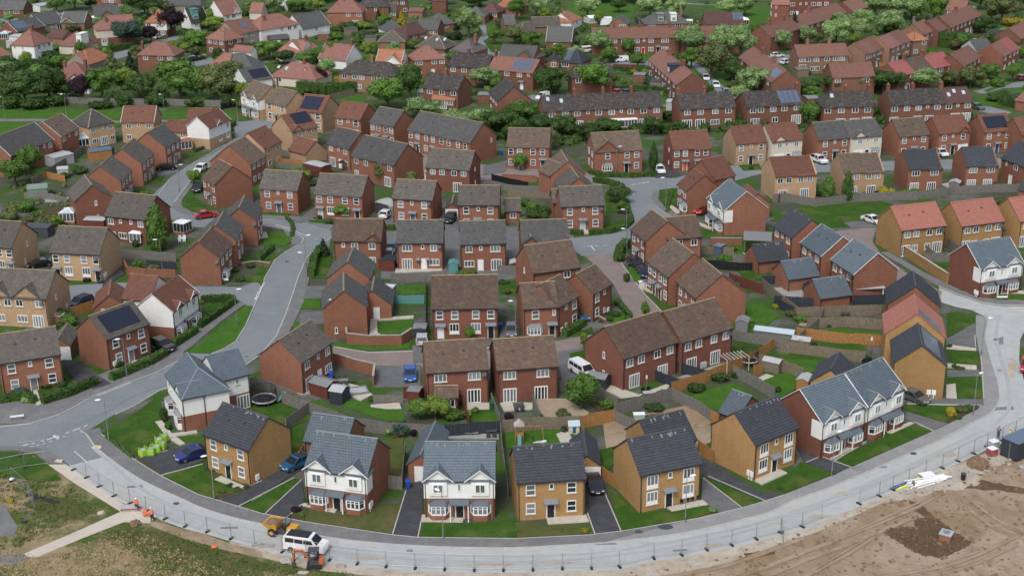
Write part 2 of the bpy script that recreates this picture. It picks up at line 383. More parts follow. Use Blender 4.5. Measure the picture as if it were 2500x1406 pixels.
def doorm(kind):
    if kind in DM: return DM[kind]
    if kind == 'g':
        a = MB(); a.box(-1.15,1.15,-.05,0,0,2.05)
        for i in range(5): a.box(-1.1,1.1,-.062,-.05,.1+i*.4,.4+i*.4)
        b = MB(); b.box(-1.25,-1.16,-.08,0,0,2.15); b.box(1.16,1.25,-.08,0,0,2.15); b.box(-1.15,1.15,-.08,0,2.06,2.15)
    else:
        a = MB(); a.box(-.42,.42,-.05,0,.05,2.02); a.box(-.3,.3,-.062,-.05,1.1,1.85); a.box(-.3,.3,-.062,-.05,.2,.9)
        b = MB(); b.box(-.53,-.43,-.1,0,0,2.13); b.box(.43,.53,-.1,0,0,2.13); b.box(-.42,.42,-.1,0,2.03,2.13)
    h = MB(); h.cbox(.33,-.08,1.05,.05,.06,.2)
    c = MB(); c.ext([(-.75,2.32),(0,2.58),(0,2.45),(-.72,2.2)], -.85, .85, 'x')
    DM[kind] = (a.mesh('door_leaf','whitep'), b.mesh('door_frame','frame'), h.mesh('door_handle','galv'), c.mesh('door_canopy','canopy')); return DM[kind]
BAY = {}
def baym(wall, rmat):
    if (wall,rmat) in BAY: return BAY[(wall,rmat)]
    o = lambda e, d: [(-1.2-e,0),(-.8-e*.6,-d-e),(.8+e*.6,-d-e),(1.2+e,0)]
    base = MB().prism(o(0,.75)[::-1][::-1], -.1, .8); pane = MB().prism(o(-.05,.70), .8, 2.0)
    fr = MB(); fr.prism(o(.03,.75), .8, .93); fr.prism(o(.03,.75), 1.9, 2.05); fr.prism(o(-.02,.70), 1.55, 1.62)
    for x, y in ((-1.18,-.03),(-.8,-.74),(-.27,-.75),(.27,-.75),(.8,-.74),(1.18,-.03)): fr.cbox(x,y,1.42,.13,.12,1.0)
    rf = MB(); p = o(.1,.75); q = o(-.35,.3)
    rf.add([(a,b,2.05) for a,b in p]+[(a,min(b,-.0),2.45) for a,b in q], [(0,1,5,4),(1,2,6,5),(2,3,7,6),(4,5,6,7),(3,2,1,0)])
    BAY[(wall,rmat)] = (base.mesh('bay_base',wall), pane.mesh('bay_pane','glass'), fr.mesh('bay_frame','frame'), rf.mesh('bay_roof',rmat)); return BAY[(wall,rmat)]
TOK = re.compile(r'([a-zA-Z])(\d+)([a-z]?)')
def facade(root, fr, face, W, D, he, spec, wall, near, kstyle=False):
    """place windows and doors; face: 'f' front, 'l' left end, 'r' right end"""
    fl = spec.split('/')[::-1]; fh = he/len(fl)
    L = W if face == 'f' else D
    for i, row in enumerate(fl):
        for k, pos, colr in TOK.findall(row):
            q = int(pos)/100*L
            if face == 'f': loc, a = fr.p(q, 0), fr.a
            elif face == 'l': loc, a = fr.p(0, D-q), fr.a-math.pi/2
            else: loc, a = fr.p(W, q), fr.a+math.pi/2
            if k in WSPEC:
                f, p, s, w, h = winm(k)
                z = .02 if k in 'fo' else ((i+1)*fh-h-.42 if i else .85)
                if len(fl) == 1 and k not in 'fo': z = he-h-.35
                if kstyle and i: z = fh*i+1.0
                nm = 'patio_door' if k in 'fo' else 'window'
                o = link(nm, f, root, (*loc, z), a, scale=(1.3,1,1.12) if root.location.y > 330 else None); link('pane', p, o)
                if near and k not in 'fo': link('sill', s, o)
            elif k in 'dDg':
                d, f, h, c = doorm('g' if k == 'g' else 'd')
                o = link('garage_door' if k == 'g' else 'door', d, root, (*loc, 0), a, mat=DCOL.get(colr, 'whitep' if k == 'g' else 'black'))
                link('frame', f, o)
                if near and k != 'g': link('handle', h, o)
                if k == 'd': link('canopy', c, root, (*loc, 0), a)
            elif k == 'b':
                bs, p, f, rf = baym(wall, 'bluecan' if kstyle else 'canopy')
                o = link('bay_window', f, root, (*loc, 0), a); link('base', bs, o); link('pane', p, o); link('roof', rf, o)
            elif k == 'm':
                if 'meter' not in DM: DM['meter'] = MB().box(-.28,.28,-.16,0,.55,1.25).box(-.06,.06,-.08,0,0,.54).mesh('meter_box','whitep')
                link('meter_box', DM['meter'], root, (*loc, 0), a)
            elif k == 'a':
                if 'ac' not in DM: DM['ac'] = MB().box(-.5,.5,-.5,-.06,.1,.95).cyl((0,-.5,.52),(0,-.53,.52),.33,k=12).mesh('heat_pump','lgrey')
                link('heat_pump', DM['ac'], root, (*loc, 0), a)
HOUSES = []
NAMES = {'red':'brick_house','dred':'brick_house','och':'ochre_brick_house','beige':'pale_brick_house','white':'rendered_house','cream':'rendered_house','orb':'brick_house','tan':'brick_house','greyw':'rendered_house'}
def H(t, ax, ay, bx, by, D, wall, roof, front='', label='', he=5.1, axis='u', k=.8, hip=(0,0), gab=(), wing=(), L='', Rr='', ch=(), sol=None, sky=(), seg=(), K=False, name=None, cat='house', ref=None, group=None, step=None, lower=None, dorm=(), nb=False):
    A = S(t, ax, ay); B = S(t, bx, by); a = P(*A, he); b = P(*B, he)
    u = Vector((b.x-a.x, b.y-a.y, 0)); W = u.length; u.normalize(); v = Vector((-u.y, u.x, 0)); ang = math.atan2(u.y, u.x)
    oe, og = (.28,.14)
    iu, iv = (og, oe) if axis == 'u' else (oe, og)
    if hip[0] or hip[1]: iu = iv = oe
    o = a+u*iu+v*iv; W -= 2*iu; near = o.y < 265
    root = bpy.data.objects.new(name or NAMES.get(wall, 'house'), None); COL.objects.link(root)
    root.location = (o.x, o.y, 0); root.rotation_euler = (0, 0, ang); root.empty_display_size = .5
    tag(root, label, cat, group); root['_c'] = 1
    blocks = [(Fr(), W, D, he, axis, hip, roof, front, L, Rr, gab)]
    for w in wing:
        (t2, x1, y1, x2, y2, D2, kw) = w; he2 = kw.get('he', he)
        p = P(*S(t2,x1,y1), he2); q = P(*S(t2,x2,y2), he2); d = Vector((q.x-p.x, q.y-p.y, 0)); W2 = d.length; d.normalize(); n2 = Vector((-d.y, d.x, 0))
        ax2 = kw.get('axis','u'); h2 = kw.get('hip',(0,0)); iu, iv = (og, oe) if ax2 == 'u' else (oe, og)
        if h2[0] or h2[1]: iu = iv = oe
        p = p+d*iu+n2*iv-o; W2 -= 2*iu
        loc = (p.x*math.cos(-ang)-p.y*math.sin(-ang), p.x*math.sin(-ang)+p.y*math.cos(-ang))
        blocks.append((Fr(loc, math.atan2(d.y,d.x)-ang), W2, D2, he2, ax2, h2, kw.get('roof',roof), kw.get('front',''), kw.get('L',''), kw.get('R',''), kw.get('gab',())))
    wm = MB(); rms = {}; rg = MB(); gut = []; gw = MB(); board = []; lowm = MB()
    def R_(m): return rms.setdefault(m, MB())
    for bi, (fr, W_, D_, he_, ax_, hp, rf_, fs, l_, r_, gb_) in enumerate(blocks):
        kk = k
        fr.into(wm, wall_geo(0, W_, 0, D_, he_-.004*bi, ax_, hp[0], hp[1], kk))
        if lower: fr.into(lowm, MB().box(-.03, W_+.03, -.03, D_+.03, -.3, he_*.47))
        sg = seg if (seg and bi == 0) else [(0,1,rf_)]
        for si, (s0, s1, sm) in enumerate(sg):
            st = 0 if not step else step*si
            m1, m2 = roof_geo(W_*s0, W_*s1, 0, D_, he_+st, ax_, hp[0] if s0 == 0 else 0, hp[1] if s1 == 1 else 0, kk, og=.14 if len(sg) == 1 else .02)
            fr.into(R_(sm), m1); fr.into(rg, m2)
        for gi, (pos, gwid) in enumerate(gb_):
            c = pos*W_; h2 = gwid/2; zt = he_+h2*kk
            tm = MB().ext([(c-h2,he_-.3),(c+h2,he_-.3),(c+h2,he_),(c,zt),(c-h2,he_)], -.05, .4, 'y'); fr.into(gw, tm)
            e = .2; th = .13; tr = MB(); yb = h2+.5
            for sg_ in (-1,1):
                x0 = c; x1 = c+sg_*(h2+e); z0 = zt+.135; z1 = zt+.135-(h2+e)*kk
                q = [(x0,-.3,z0),(x1,-.3,z1),(x1,yb,z1),(x0,yb,z0)]; q2 = [(p[0],p[1],p[2]-th) for p in q]
                tr.add(q+q2, [(0,1,2,3) if sg_<0 else (3,2,1,0), (4,5,6,7), (0,4,5,1),(1,5,6,2),(2,6,7,3),(3,7,4,0)])
                if K or nb: 
                    tb = MB().cyl((x0,-.31,z0-.1),(x1,-.31,z1-.1),.08,k=4); tq = MB(); fr.into(tq, tb); board.append(tq)
            fr.into(R_(rf_), tr)
            tg = MB(); tg.add([(c-.12,-.3,zt+.11),(c,-.3,zt+.2),(c+.12,-.3,zt+.11),(c-.12,yb,zt+.11),(c,yb,zt+.2),(c+.12,yb,zt+.11)],[(0,1,4,3),(1,2,5,4)]); fr.into(rg, tg)
        if near or K:
            for yy in ((-.36, D_+.28) if ax_ == 'u' else ()):
                tm = MB()
                if gb_ and yy < 0:
                    xs = [-.1]; 
                    for pos, gwid in sorted(gb_): xs += [pos*W_-gwid/2-.1, pos*W_+gwid/2+.1]
                    xs.append(W_+.1)
                    for i in range(0, len(xs)-1, 2):
                        if xs[i+1]-xs[i] > .2: tq = MB(); fr.into(tq, MB().box(xs[i], xs[i+1], yy, yy+.1, he_-.2, he_-.08)); gut.append(('gutter',tq))
                else: tq = MB(); fr.into(tq, MB().box(-.1, W_+.1, yy, yy+.1, he_-.2, he_-.08)); gut.append(('gutter',tq))
            if ax_ == 'u':
                for xx in (.12, W_-.12): tq = MB(); fr.into(tq, MB().box(xx-.045, xx+.045, -.12, -.02, 0, he_-.15)); gut.append(('downpipe',tq))
        if nb and bi == 0 and ax_ == 'u':
            for xx in (-.17, W_+.17):
                zr = he_+.1+D_/2*kk
                for ye in (-.3, D_+.3): tq = MB(); fr.into(tq, MB().cyl((xx, D_/2, zr), (xx, ye, he_+.1-.3*kk), .055, k=4)); board.append(tq)
        if fs: facade(root, fr, 'f', W_, D_, he_, fs, wall, near, K)
        if l_: facade(root, fr, 'l', W_, D_, he_, l_, wall, near)
        if r_: facade(root, fr, 'r', W_, D_, he_, r_, wall, near)
    if K:
        pn = MB().box(-.06, W+.06, -.06, 1.7, 2.72, he-.02); pn.obj('render_panel', 'white', root)
        for pos, _ in gab:
            c = pos*W; MB().box(c-1.05, c+1.05, -.3, -.06, 3.2, 4.95).obj('oriel_surround', 'white', root)
            f, p, s, w, h = winm('c'); o2 = link('window', f, root, (c, -.3, 3.55)); link('pane', p, o2)
            bs, p, f, rf = baym(wall, 'bluecan'); o2 = link('bay_window', f, root, (c, 0, 0)); link('base', bs, o2); link('pane', p, o2); link('roof', rf, o2)
        f, p, s, w, h = winm('n'); o2 = link('window', f, root, (W*.5, -.06, 3.7)); link('pane', p, o2)
        d, f, h, c = doorm('d'); o2 = link('door', d, root, (W*.5, -.02, 0), 0, mat='black'); link('frame', f, o2); link('handle', h, o2)
        pr = MB().ext([(-1.0,2.3),(-.07,2.62),(-.07,2.5),(-1.0,2.2)], W*.5-1.15, W*.5+1.15, 'x'); po = pr.obj('porch_roof', 'bluecan', root)
        for xx in (-1.05, 1.05): MB().box(W*.5+xx-.06, W*.5+xx+.06, -.95, -.83, 0, 2.21).obj('porch_post', 'frame', root)
    wm.obj('wall', wall, root)
    if lowm.v: lowm.obj('lower_wall', lower, root)
    if gw.v: gw.obj('gable', 'white' if K else wall, root)
    ro = None
    for mname, mbb in rms.items():
        o3 = mbb.obj('roof', mname, root); ro = ro or o3
    if rg.v: rg.obj('ridge_tiles', RIDGE.get(roof, roof), ro)
    for nm, q in gut: q.obj(nm, 'fascia', root)
    for q in board: q.obj('bargeboard', 'board', root)
    def slope(x, d, lift=.0): return (x, d, he+.12+d*k+lift)
    if he > 4 and roof not in ('bk','rx') and axis == 'u' and not sol and not gab and not seg:
        for ux, dv in ((.3,.55),(.63,.62)):
            q = slope(ux*W, dv*D/2); MB().box(q[0]-.17,q[0]+.17,q[1]-.14,q[1]+.14,q[2]-.1,q[2]+.16).obj('roof_vent','ridgedark',ro)
    if roof in ('dk','bl') and near and axis == 'u':
        sm = MB(); zz = D/2
        for i in range(int(W*1.2)):
            x = rnd.uniform(.2, W-.2); d1 = zz-rnd.uniform(.05,.25); d0 = d1-rnd.uniform(.08,.42); w = rnd.uniform(.04,.10)
            sm.add([slope(x-w,d0,.006),slope(x+w,d0,.006),slope(x+w*1.6,d1,.006),slope(x-w*1.6,d1,.006)], [(0,1,2,3)])
        so_ = sm.obj('mortar_stains', 'stain', ro); so_['kind'] = 'stuff'
    if he > 4 and near and rnd.random() < .45 and not K:
        DSH = DM.setdefault('dish', MB().cyl((0,-.32,0),(0,-.38,.05),.3,.34,12).cyl((0,0,-.1),(0,-.33,0),.03,k=5).mesh('satellite_dish','dgrey'))
        link('satellite_dish', DSH, root, (W*.93, 0, he-.75))
    if sol:
        u0, u1, v0, v1 = sol[:4]; mat = sol[4] if len(sol) > 4 else 'solar'; nx = sol[5] if len(sol) > 5 else 1; ny = sol[6] if len(sol) > 6 else 1; side = sol[7] if len(sol) > 7 else 'f'
        sm = MB()
        LL, HH = (W, D/2) if axis == 'u' else (D, W/2)
        for i in range(nx):
            for j in range(ny):
                g0 = .06 if nx > 1 else 0
                a0 = (u0+(u1-u0)*i/nx)*LL+g0; a1 = (u0+(u1-u0)*(i+1)/nx)*LL-g0; b0 = (v0+(v1-v0)*j/ny)*HH+g0; b1 = (v0+(v1-v0)*(j+1)/ny)*HH-g0
                if axis == 'u': q = [slope(a0,b0,.03),slope(a1,b0,.03),slope(a1,b1,.03),slope(a0,b1,.03)]
                else:
                    z = lambda d: he+.15+d*k
                    q = [(W-b0,a0,z(b0)),(W-b0,a1,z(b0)),(W-b1,a1,z(b1)),(W-b1,a0,z(b1))]
                sm.add([(p[0],p[1],p[2]-.02) for p in q]+[(p[0],p[1],p[2]+.07) for p in q], [(3,2,1,0),(4,5,6,7),(0,1,5,4),(1,2,6,5),(2,3,7,6),(3,0,4,7)])
        sm.obj('solar_panel', mat, root)
    for sx, sd in sky:
        x = sx*W; d = sd*D/2; q = [slope(x-.4,d-.45,.02),slope(x+.4,d-.45,.02),slope(x+.4,d+.45,.02),slope(x-.4,d+.45,.02)]
        MB().add([(p[0],p[1],p[2]-.02) for p in q]+[(p[0],p[1],p[2]+.1) for p in q], [(3,2,1,0),(4,5,6,7),(0,1,5,4),(1,2,6,5),(2,3,7,6),(3,0,4,7)])
        mm = MB(); mm.add([(p[0],p[1],p[2]-.02) for p in q]+[(p[0],p[1],p[2]+.1) for p in q], [(3,2,1,0),(4,5,6,7),(0,1,5,4),(1,2,6,5),(2,3,7,6),(3,0,4,7)]); mm.obj('skylight', 'polyc', root)
    for cx, cd in ch:
        x = cx*W; y = cd*D; zz = he+min(cd,1-cd)*D*k*(1 if axis == 'u' else 0)+(0 if axis == 'u' else min(cx,1-cx)*W*k)
        o4 = MB().box(x-.35,x+.35,y-.5,y+.5,zz-1.2,zz+1.3).box(x-.42,x+.42,y-.57,y+.57,zz+1.3,zz+1.45).obj('chimney', 'orb' if wall in ('white','cream') else wall, root)
        MB().cyl((x,y-.25,zz+1.45),(x,y-.25,zz+1.85),.13).obj('chimney_pot', 'ridgered', o4); MB().cyl((x,y+.25,zz+1.45),(x,y+.25,zz+1.85),.13).obj('chimney_pot', 'ridgered', o4)
    for dx, dw, dmat in dorm:
        x = dx*W; d0 = .7; d1 = D/2-.3; z0 = he+.12+d0*k; z1 = he+.12+d1*k
        o5 = MB().box(x-dw/2,x+dw/2,d0,d1+.6,he+.2,z1).box(x-dw/2-.15,x+dw/2+.15,d0-.2,d1+.6,z1,z1+.12).obj('dormer', dmat, root)
        f, p, s, w, h = winm('W' if dw > 2 else 'c'); o6 = link('dormer_window', f, root, (x, d0, z0+.25)); link('pane', p, o6)
    HOUSES.append((root, A, B, ref)); return root
def G(t, ax, ay, bx, by, D, wall, roof, front='', label='', he=2.45, **k):
    return H(t, ax, ay, bx, by, D, wall, roof, front, label, he=he, name='garage', cat='garage', **k)
# ------------------------------------------------------------------ front row of new houses, left to right
H(5,1725,1150,2205,1055,9.0,'white','bl','','white rendered blue roofed house on the junction corner, hipped wing facing the lawn',axis='v',hip=(1,0),ref='white corner house by the lime bags',lower='red',L='c18 c75/b20 D48k b76',
  wing=[(5,2080,985,2388,905,6.5,dict(front='s60/f75')),(5,1722,1152,1965,1104,3.4,dict(he=5.07))],nb=True)
H(1,1705,205,2095,345,7.2,'och','dk','w20 s49 w81/w21 d50k w80','leftmost ochre brick house, dark roof, beside the parked blue car',Rr='/m14',ref='leftmost ochre house')
H(2,415,500,950,572,7.6,'red','bl','','white fronted twin gabled house with brown lawn behind the yellow dumper',K=True,gab=[(.20,3.3),(.80,3.3)],Rr='/m8 m14',ref='twin gabled house behind the dumper')
H(2,1425,603,2040,603,7.6,'red','bl','','white fronted twin gabled house facing straight on, blue bin beside it',K=True,gab=[(.20,3.3),(.80,3.3)],ref='central twin gabled house')
H(3,75,622,665,582,7.0,'och','dk','w19 s50 w80/w19 d49k w80','narrow ochre brick house right of the central twin gabled house',ref='ochre house by the black car')
H(3,1120,558,1650,452,7.3,'och','dk','P20 s49 P80/P20 d48k P80','wide ochre brick house with streaked dark roof and potted front step',ref='ochre house with potted step')
H(0,1846,1087,1953,1043,7.3,'och','dk','P22 s50 P80/P21 d48k P80','ochre brick house between two black tarmac drives',L='/m90 m96',ref='ochre house between black drives')
H(0,2010,1035,2119,993,8.0,'dred','bl','','left one of the two joined looking white gabled houses by the dusty road',K=True,nb=True,gab=[(.23,3.0),(.78,3.0)],ref='left white gabled pair house')
H(0,2121,992,2214,950,8.0,'dred','bl','','right one of the two white gabled houses, beside the yellow gorse bush',K=True,nb=True,gab=[(.23,2.9),(.80,2.9)],ref='right white gabled pair house')
H(8,1250,797,1775,832,8.2,'och','dk','/m72 m82','ochre gable end house with dark roof and solar panels, beside the grey car',axis='v',sol=(.08,.92,.18,.9,'solarlight',1,1),ref='ochre solar gable house')
H(8,1165,522,1765,562,8.0,'och','rd','','ochre house with salmon pink roof and a glassy solar strip',axis='v',sol=(.05,.3,.1,.9,'solarlight',1,1),ref='salmon roofed solar house')
H(8,1190,240,1715,272,7.0,'red','dk','','dark roofed brick gable house behind the salmon roofed solar house',axis='v',ref='dark gable house by the bend')
# garages of that row
G(2,410,260,770,312,6.0,'red','bl','','blue grey roofed brick garage behind the dumper side twin gabled house')
G(2,1283,457,1530,472,9.5,'red','bl','g64','blue grey roofed garage with white door left of the central twin gabled house',axis='v')
G(3,545,470,790,466,7.0,'och','dk','g66','ochre garage with white door behind the parked black hatchback',axis='v')
G(3,1228,342,1605,247,6.5,'och','dk','','ochre garage behind the wide ochre house with potted step')
G(0,1752,1004,1800,1022,5.5,'red','bl','','blue grey garage roof peeping over the ochre house between black drives')
G(8,445,975,850,1035,6.5,'och','dk','','ochre gabled garage behind the left white gabled house',axis='v')
# ------------------------------------------------------------------ right middle: blue roofs, salmon row
H(12,100,747,280,862,7.3,'red','dk','c18 s50 c80/f22 D52w c80','brick house with charcoal roof, farthest of the three in the blue roofed trio',ref='charcoal roof house of the trio')
H(12,360,907,560,1037,7.5,'red','bl','c18 s45 c80/c15 D45w c85','middle house of the blue roofed trio, white verge boards',nb=True,ref='middle blue roofed trio house')
H(12,648,1067,870,1212,8.0,'red','bl','c18 s45 c80/c15 D45w c85','nearest house of the blue roofed trio above the carport',nb=True,ref='nearest blue roofed trio house',Rr='/m90')
G(0,1851,640,1928,632,5.5,'red','dk','','dark roofed brick garage beside the charcoal roof house of the trio')
G(12,255,1260,560,1220,5.5,'red','bl','','blue grey garage below the middle house of the blue roofed trio')
G(8,560,192,868,152,5.5,'red','bl','','blue grey garage with white sun loungers in front')
H(0,2396,659,2502,642,8.0,'dred','bl','','white fronted twin gabled house at the right edge by the ochre garden wall',K=True,nb=True,gab=[(.24,3.0),(.78,3.0)],L='/m92 m97',ref='right edge twin gabled house')
H(12,1335,794,1768,744,8.0,'och','rd','c14 c34 c64 c86/f12 c33 c62 f84','left of the three ochre houses with salmon pink roofs',ref='left salmon roofed ochre house')
H(12,1912,753,2325,703,8.0,'och','rd','c14 c34 c64 c86/f12 c33 c62 f84','middle of the three ochre houses with salmon pink roofs, blue parasol',ref='middle salmon roofed ochre house')
H(12,2470,708,2890,655,8.0,'och','rd','c14 c34 c64 c86/f12 c33 c62 f84','right of the three ochre houses with salmon pink roofs, cut by the frame')
H(12,128,282,538,254,7.5,'beige','rb','c12 c33 c61 c83/f20 f72','pale brick pair with red brown roof and glazed lean to conservatory',seg=[(0,.52,'rb'),(.52,1,'rb')],step=-.15,ref='pale pair with lean to')
H(12,780,247,1180,226,7.5,'beige','bg','c12 c33 c62 c84/f25 f70','pale brick pair with brown grey roof behind the two columnar trees',seg=[(0,.52,'bg'),(.52,1,'bg')],step=-.15,ref='pale pair with grey brown roof')
H(12,1400,212,1740,197,7.5,'red','dk','W22 W76/f20 f70','brick pair with charcoal roof, left of two alike in the second back row',seg=[(0,.55,'dk'),(.55,1,'dk')],step=-.15,ref='left charcoal roofed pair')
H(12,1950,182,2272,172,7.5,'red','dk','W22 W76/f20 f70','brick pair with charcoal roof, right of two alike in the second back row',seg=[(0,.55,'dk'),(.55,1,'dk')],step=-.15,ref='right charcoal roofed pair')
H(0,2442,385,2510,410,8.0,'red','dk','n20 c55/D40w','charcoal roofed brick house cut by the right edge',ref='right edge charcoal house')
G(0,2484,462,2560,478,6.0,'red','dk','','dark garage roof at the right edge behind grey fencing')
H(15,2062,1304,2348,1282,7.5,'beige','rb','w17 s50 w82/w17 d50k w82','pale brick house with red brown roof left of the cream gabled one',ref='pale house in the far row')
H(16,95,1288,378,1258,7.5,'cream','rb','c25 s48 c80/g25w D55k b82','cream rendered house with red brown roof and one front gable',gab=[(.26,3.2)],ref='cream gabled house')
H(16,520,1268,812,1242,7.5,'red','gs','w20 s50 w82/w20 d52k w80','red brick house with slate roof joined to a cream gabled one',ref='red half of the red and cream pair')
H(16,816,1250,1098,1224,7.5,'cream','gs','c27 s52 c80/g25w D52k b80','cream rendered gabled half of a red and cream pair, slate roof',gab=[(.27,3.2)],ref='cream half of the red and cream pair')
H(16,1245,1237,1525,1214,7.5,'red','bg','w17 s50 w82/w17 d50k w82','red brick house with mossy grey brown roof, third from right in the far row',ref='mossy roofed house in the far row')
H(16,1605,1212,1895,1187,7.5,'red','rb','w17 s45 w78/w17 d47k g80','red brick house with small right gable behind the white pickup',gab=[(.8,2.7)],ref='house behind the white pickup')
H(16,2015,1197,2285,1177,7.5,'red','rb','w17 s50 w82/w17 d48b w82','red brick house with solar panels and a blue door in the far row',sol=(.12,.88,.15,.85,'solar',1,2),ref='solar house with blue door')
H(0,2497,331,2575,323,7.5,'red','rb','w17 s50 w82/w17 d50b w82','red brick house cut by the right edge beside the solar house')
H(15,1490,1352,1850,1332,7.5,'dred','rb','w10 w32 w63 w85/w10 d32o d64g w86','dark red brick pair with an orange door and a grey door',seg=[(0,.52,'rb'),(.52,1,'rb')],step=-.15,L='n60/n60',ref='pair with the orange door')
H(11,826,47,1292,22,8.0,'red','bg','w27 w68 w88/b27 d67k w88','red brick house with front gable and bay behind the curved hedge',gab=[(.265,5.6)],L='w30 w70/w30 w70',ref='gabled house behind the curved hedge')
H(11,-15,-5,395,2,8.0,'red','bg','w9 w30 w62 w85/w9 d32g w62 d86k','red brick pair with brown grey roof behind the small birch',ref='pair behind the small birch')
H(11,400,270,745,255,9.0,'red','bg','','brick gable house with brown grey roof above the low grey roofed annexe',axis='v',ref='gable house above the grey annexe',L='w80 w60/w80',wing=[(11,280,215,400,270,5,dict(he=5.0))])
H(11,500,430,850,412,8.0,'red','gb','','low brick annexe with grey roof behind the blue door house',he=4.1,axis='v')
H(11,505,567,928,550,7.0,'red','gb','w20 s51 w79/w20 d50l w80','red brick house with bright blue door and curved box hedge',ref='house with the bright blue door',wing=[(11,428,530,505,527,5,dict(he=3.2))])
# ------------------------------------------------------------------ centre: pairs round the courtyard
H(10,42,390,412,412,7.0,'red','gb','w20 s49 w80/w21 d49s w80','red brick house with slate blue door beside the bend, mossy roof',ref='mossy house with slate blue door')
H(10,565,443,1030,470,7.6,'red','gb','w10 w33 w64 w88/d11l P33 P64 d89k','red brick pair with pale blue door behind the round tree',ref='pair behind the round tree')
H(10,1312,485,1700,507,7.0,'red','gb','w20 s49 w80/w21 d50s w80','red brick house with mossy roof right of the parked white car',ref='house right of the parked white car')
H(10,1942,550,2340,552,7.0,'red','gb','w19 s49 w79/w19 d47s w79','red brick house with mossy roof beside a garage and black car',ref='house beside the black car garage')
G(10,1822,577,1948,577,6.0,'red','gb','g50','small gabled garage with white door behind the parked black car',axis='v')
G(0,1232,516,1273,515,4.5,'red','gb','c50','small brick garage with white window in the courtyard garden')
H(10,750,892,1215,895,7.2,'red','br','s20 c44 c81/D25w c81','brown roofed brick house with small right gable by the spruce bush',gab=[(.82,2.6)],ref='brown roofed house by the spruce')
H(10,1355,914,1805,910,7.4,'red','gs','W22 s56 c80/f21 D58w W81','red brick house with slate roof behind the two round parasols',ref='slate house behind the parasols')
H(10,1965,927,2412,914,7.4,'red','gs','c18 s44 W76/W18 D43w f78','red brick house with slate roof and white back door beside patio doors',ref='slate house with white back door')
H(11,130,917,588,902,7.4,'red','gs','c20 c56 s80/n14','slate roofed brick house with small left gable in the courtyard',gab=[(.19,2.5)],ref='slate house with left gable')
H(10,680,1247,1115,1247,7.5,'red','gs','','slate roofed gable end, rear of two by the wide road',axis='v',ref='rear slate gable house')
H(6,640,287,1090,264,8.2,'red','gs','/n28','slate roofed brick gable end behind the curved brick garden wall',axis='v',ref='gable house behind the curved wall')
G(6,935,256,1325,248,6.5,'red','gs','D60w','brick garage with white door on the gable house behind the curved wall',axis='v',he=2.6)
H(6,1690,292,2335,280,9.2,'dred','br','w11 w34 w66 w89/d12w P33 P66 d89k','big brown roofed brick pair facing the block paved road',ref='big brown roofed pair')
H(7,145,292,490,270,7.0,'red','br','w34 n88/b32 d82k','angled corner brick house with brown roof and white bay window',ref='angled corner house',
  wing=[(7,490,270,690,162,7.0,dict(front='s38 w80/m16 s38 w80'))])
H(7,822,147,1005,47,6.5,'red','br','w22 s62/w22 s62 m82','brown roofed brick house at the cul de sac corner with a hedge garden',ref='cul de sac corner house')
H(11,240,1202,700,1142,8.5,'red','br','c72/','brown roofed brick house seen from its plain back, left of the cul de sac',L='n50/n50',ref='plain backed brown roofed house')
H(11,1160,777,1305,895,8.0,'red','br','w20 s50 w80/w20 d50k w80','L shaped brown roofed brick house behind the hedge at the block paved turn',wing=[(11,1520,880,1860,849,7.0,dict(front='c35 c78/'))],ref='L shaped house at the turn')
H(11,1320,1082,1520,1237,8.8,'red','bg','w10 w33 w62 w85/w10 d34k d62k w88','brown grey roofed brick pair beside the two dark parked cars',ref='pair beside the two dark cars')
H(11,1598,1272,1780,1437,8.5,'red','br','w20 n50 w85/w20 d55k','brown roofed brick house, last in the cul de sac line',ref='last cul de sac house')
H(7,1105,767,1630,602,8.4,'dred','br','c12 c33 c63 c87/f21 f74','brown roofed dark brick pair with rattan patio, left of two',L='n50/n50',ref='left brown roofed back pair')
H(7,1665,612,2160,467,8.4,'dred','br','c12 c33 c63 c87/f20 a42 f67','brown roofed dark brick pair with pergola patio, right of two',ref='right brown roofed back pair')
H(6,1640,902,2245,862,7.4,'dred','br','W22 W77/f76','brown roofed brick house with lean to porch by the red fence',ref='house with the lean to porch',wing=[(6,1715,1135,1950,1133,2.6,dict(he=2.5,front='W60'))])
H(0,1213,904,1365,893,7.4,'dred','br','W20 W75/f20 f72','brown roofed brick house with gravel back garden',ref='house with the gravel garden')
H(6,460,802,755,602,7.0,'red','gb','c18 s54 c86/f22 D56w W86','mossy roofed brick house above the garden trampoline',ref='mossy house above the trampoline')
# ------------------------------------------------------------------ left side
H(5,-15,814,585,720,7.2,'red','gb','w18 s49 w80/w20 d51g w82','red brick house at the left edge behind clipped hedges, grey green door',ref='left edge hedge house')
G(5,450,642,672,634,6.0,'red','gb','g62','brick garage with white door beside the left edge hedge house',axis='v')
H(5,1015,585,1435,427,7.0,'red','gb','w20 s50 w80/m12 w24 d52g w82','mossy roofed brick house with one big black solar array',sol=(.13,.87,.14,.86),ref='black solar array house')
H(5,1655,320,1905,132,6.5,'white','rb','c28 s55 c80/b22 d50k b80','white over brick house with hipped red brown roof by the hedge',axis='u',hip=(0,0),gab=[(.26,2.2),(.8,2.4)],nb=True,lower='red',ref='white house with red brown roof',
  wing=[(5,1150,192,1420,217,7.0,dict())])
G(5,885,280,1215,252,7.0,'red','rb','s25','brick garage with red brown gable roof beside the orange fence',axis='v',he=2.9)
H(0,-50,722,112,730,8.0,'beige','gb','c23 c40 c58 c88/W25 W60 f84','pale brick pair with two rear gables at the left edge',gab=[(.24,4.6),(.70,4.6)],Rr='n40/n80',ref='pale twin gabled pair')
H(9,465,1002,945,1024,8.5,'beige','gb','w10 w33 w68 w92/d11k P34 P70 d93k','pale brick pair with grey roof in the middle of the left side',ref='pale pair on the left side',Rr='/m12 m18')
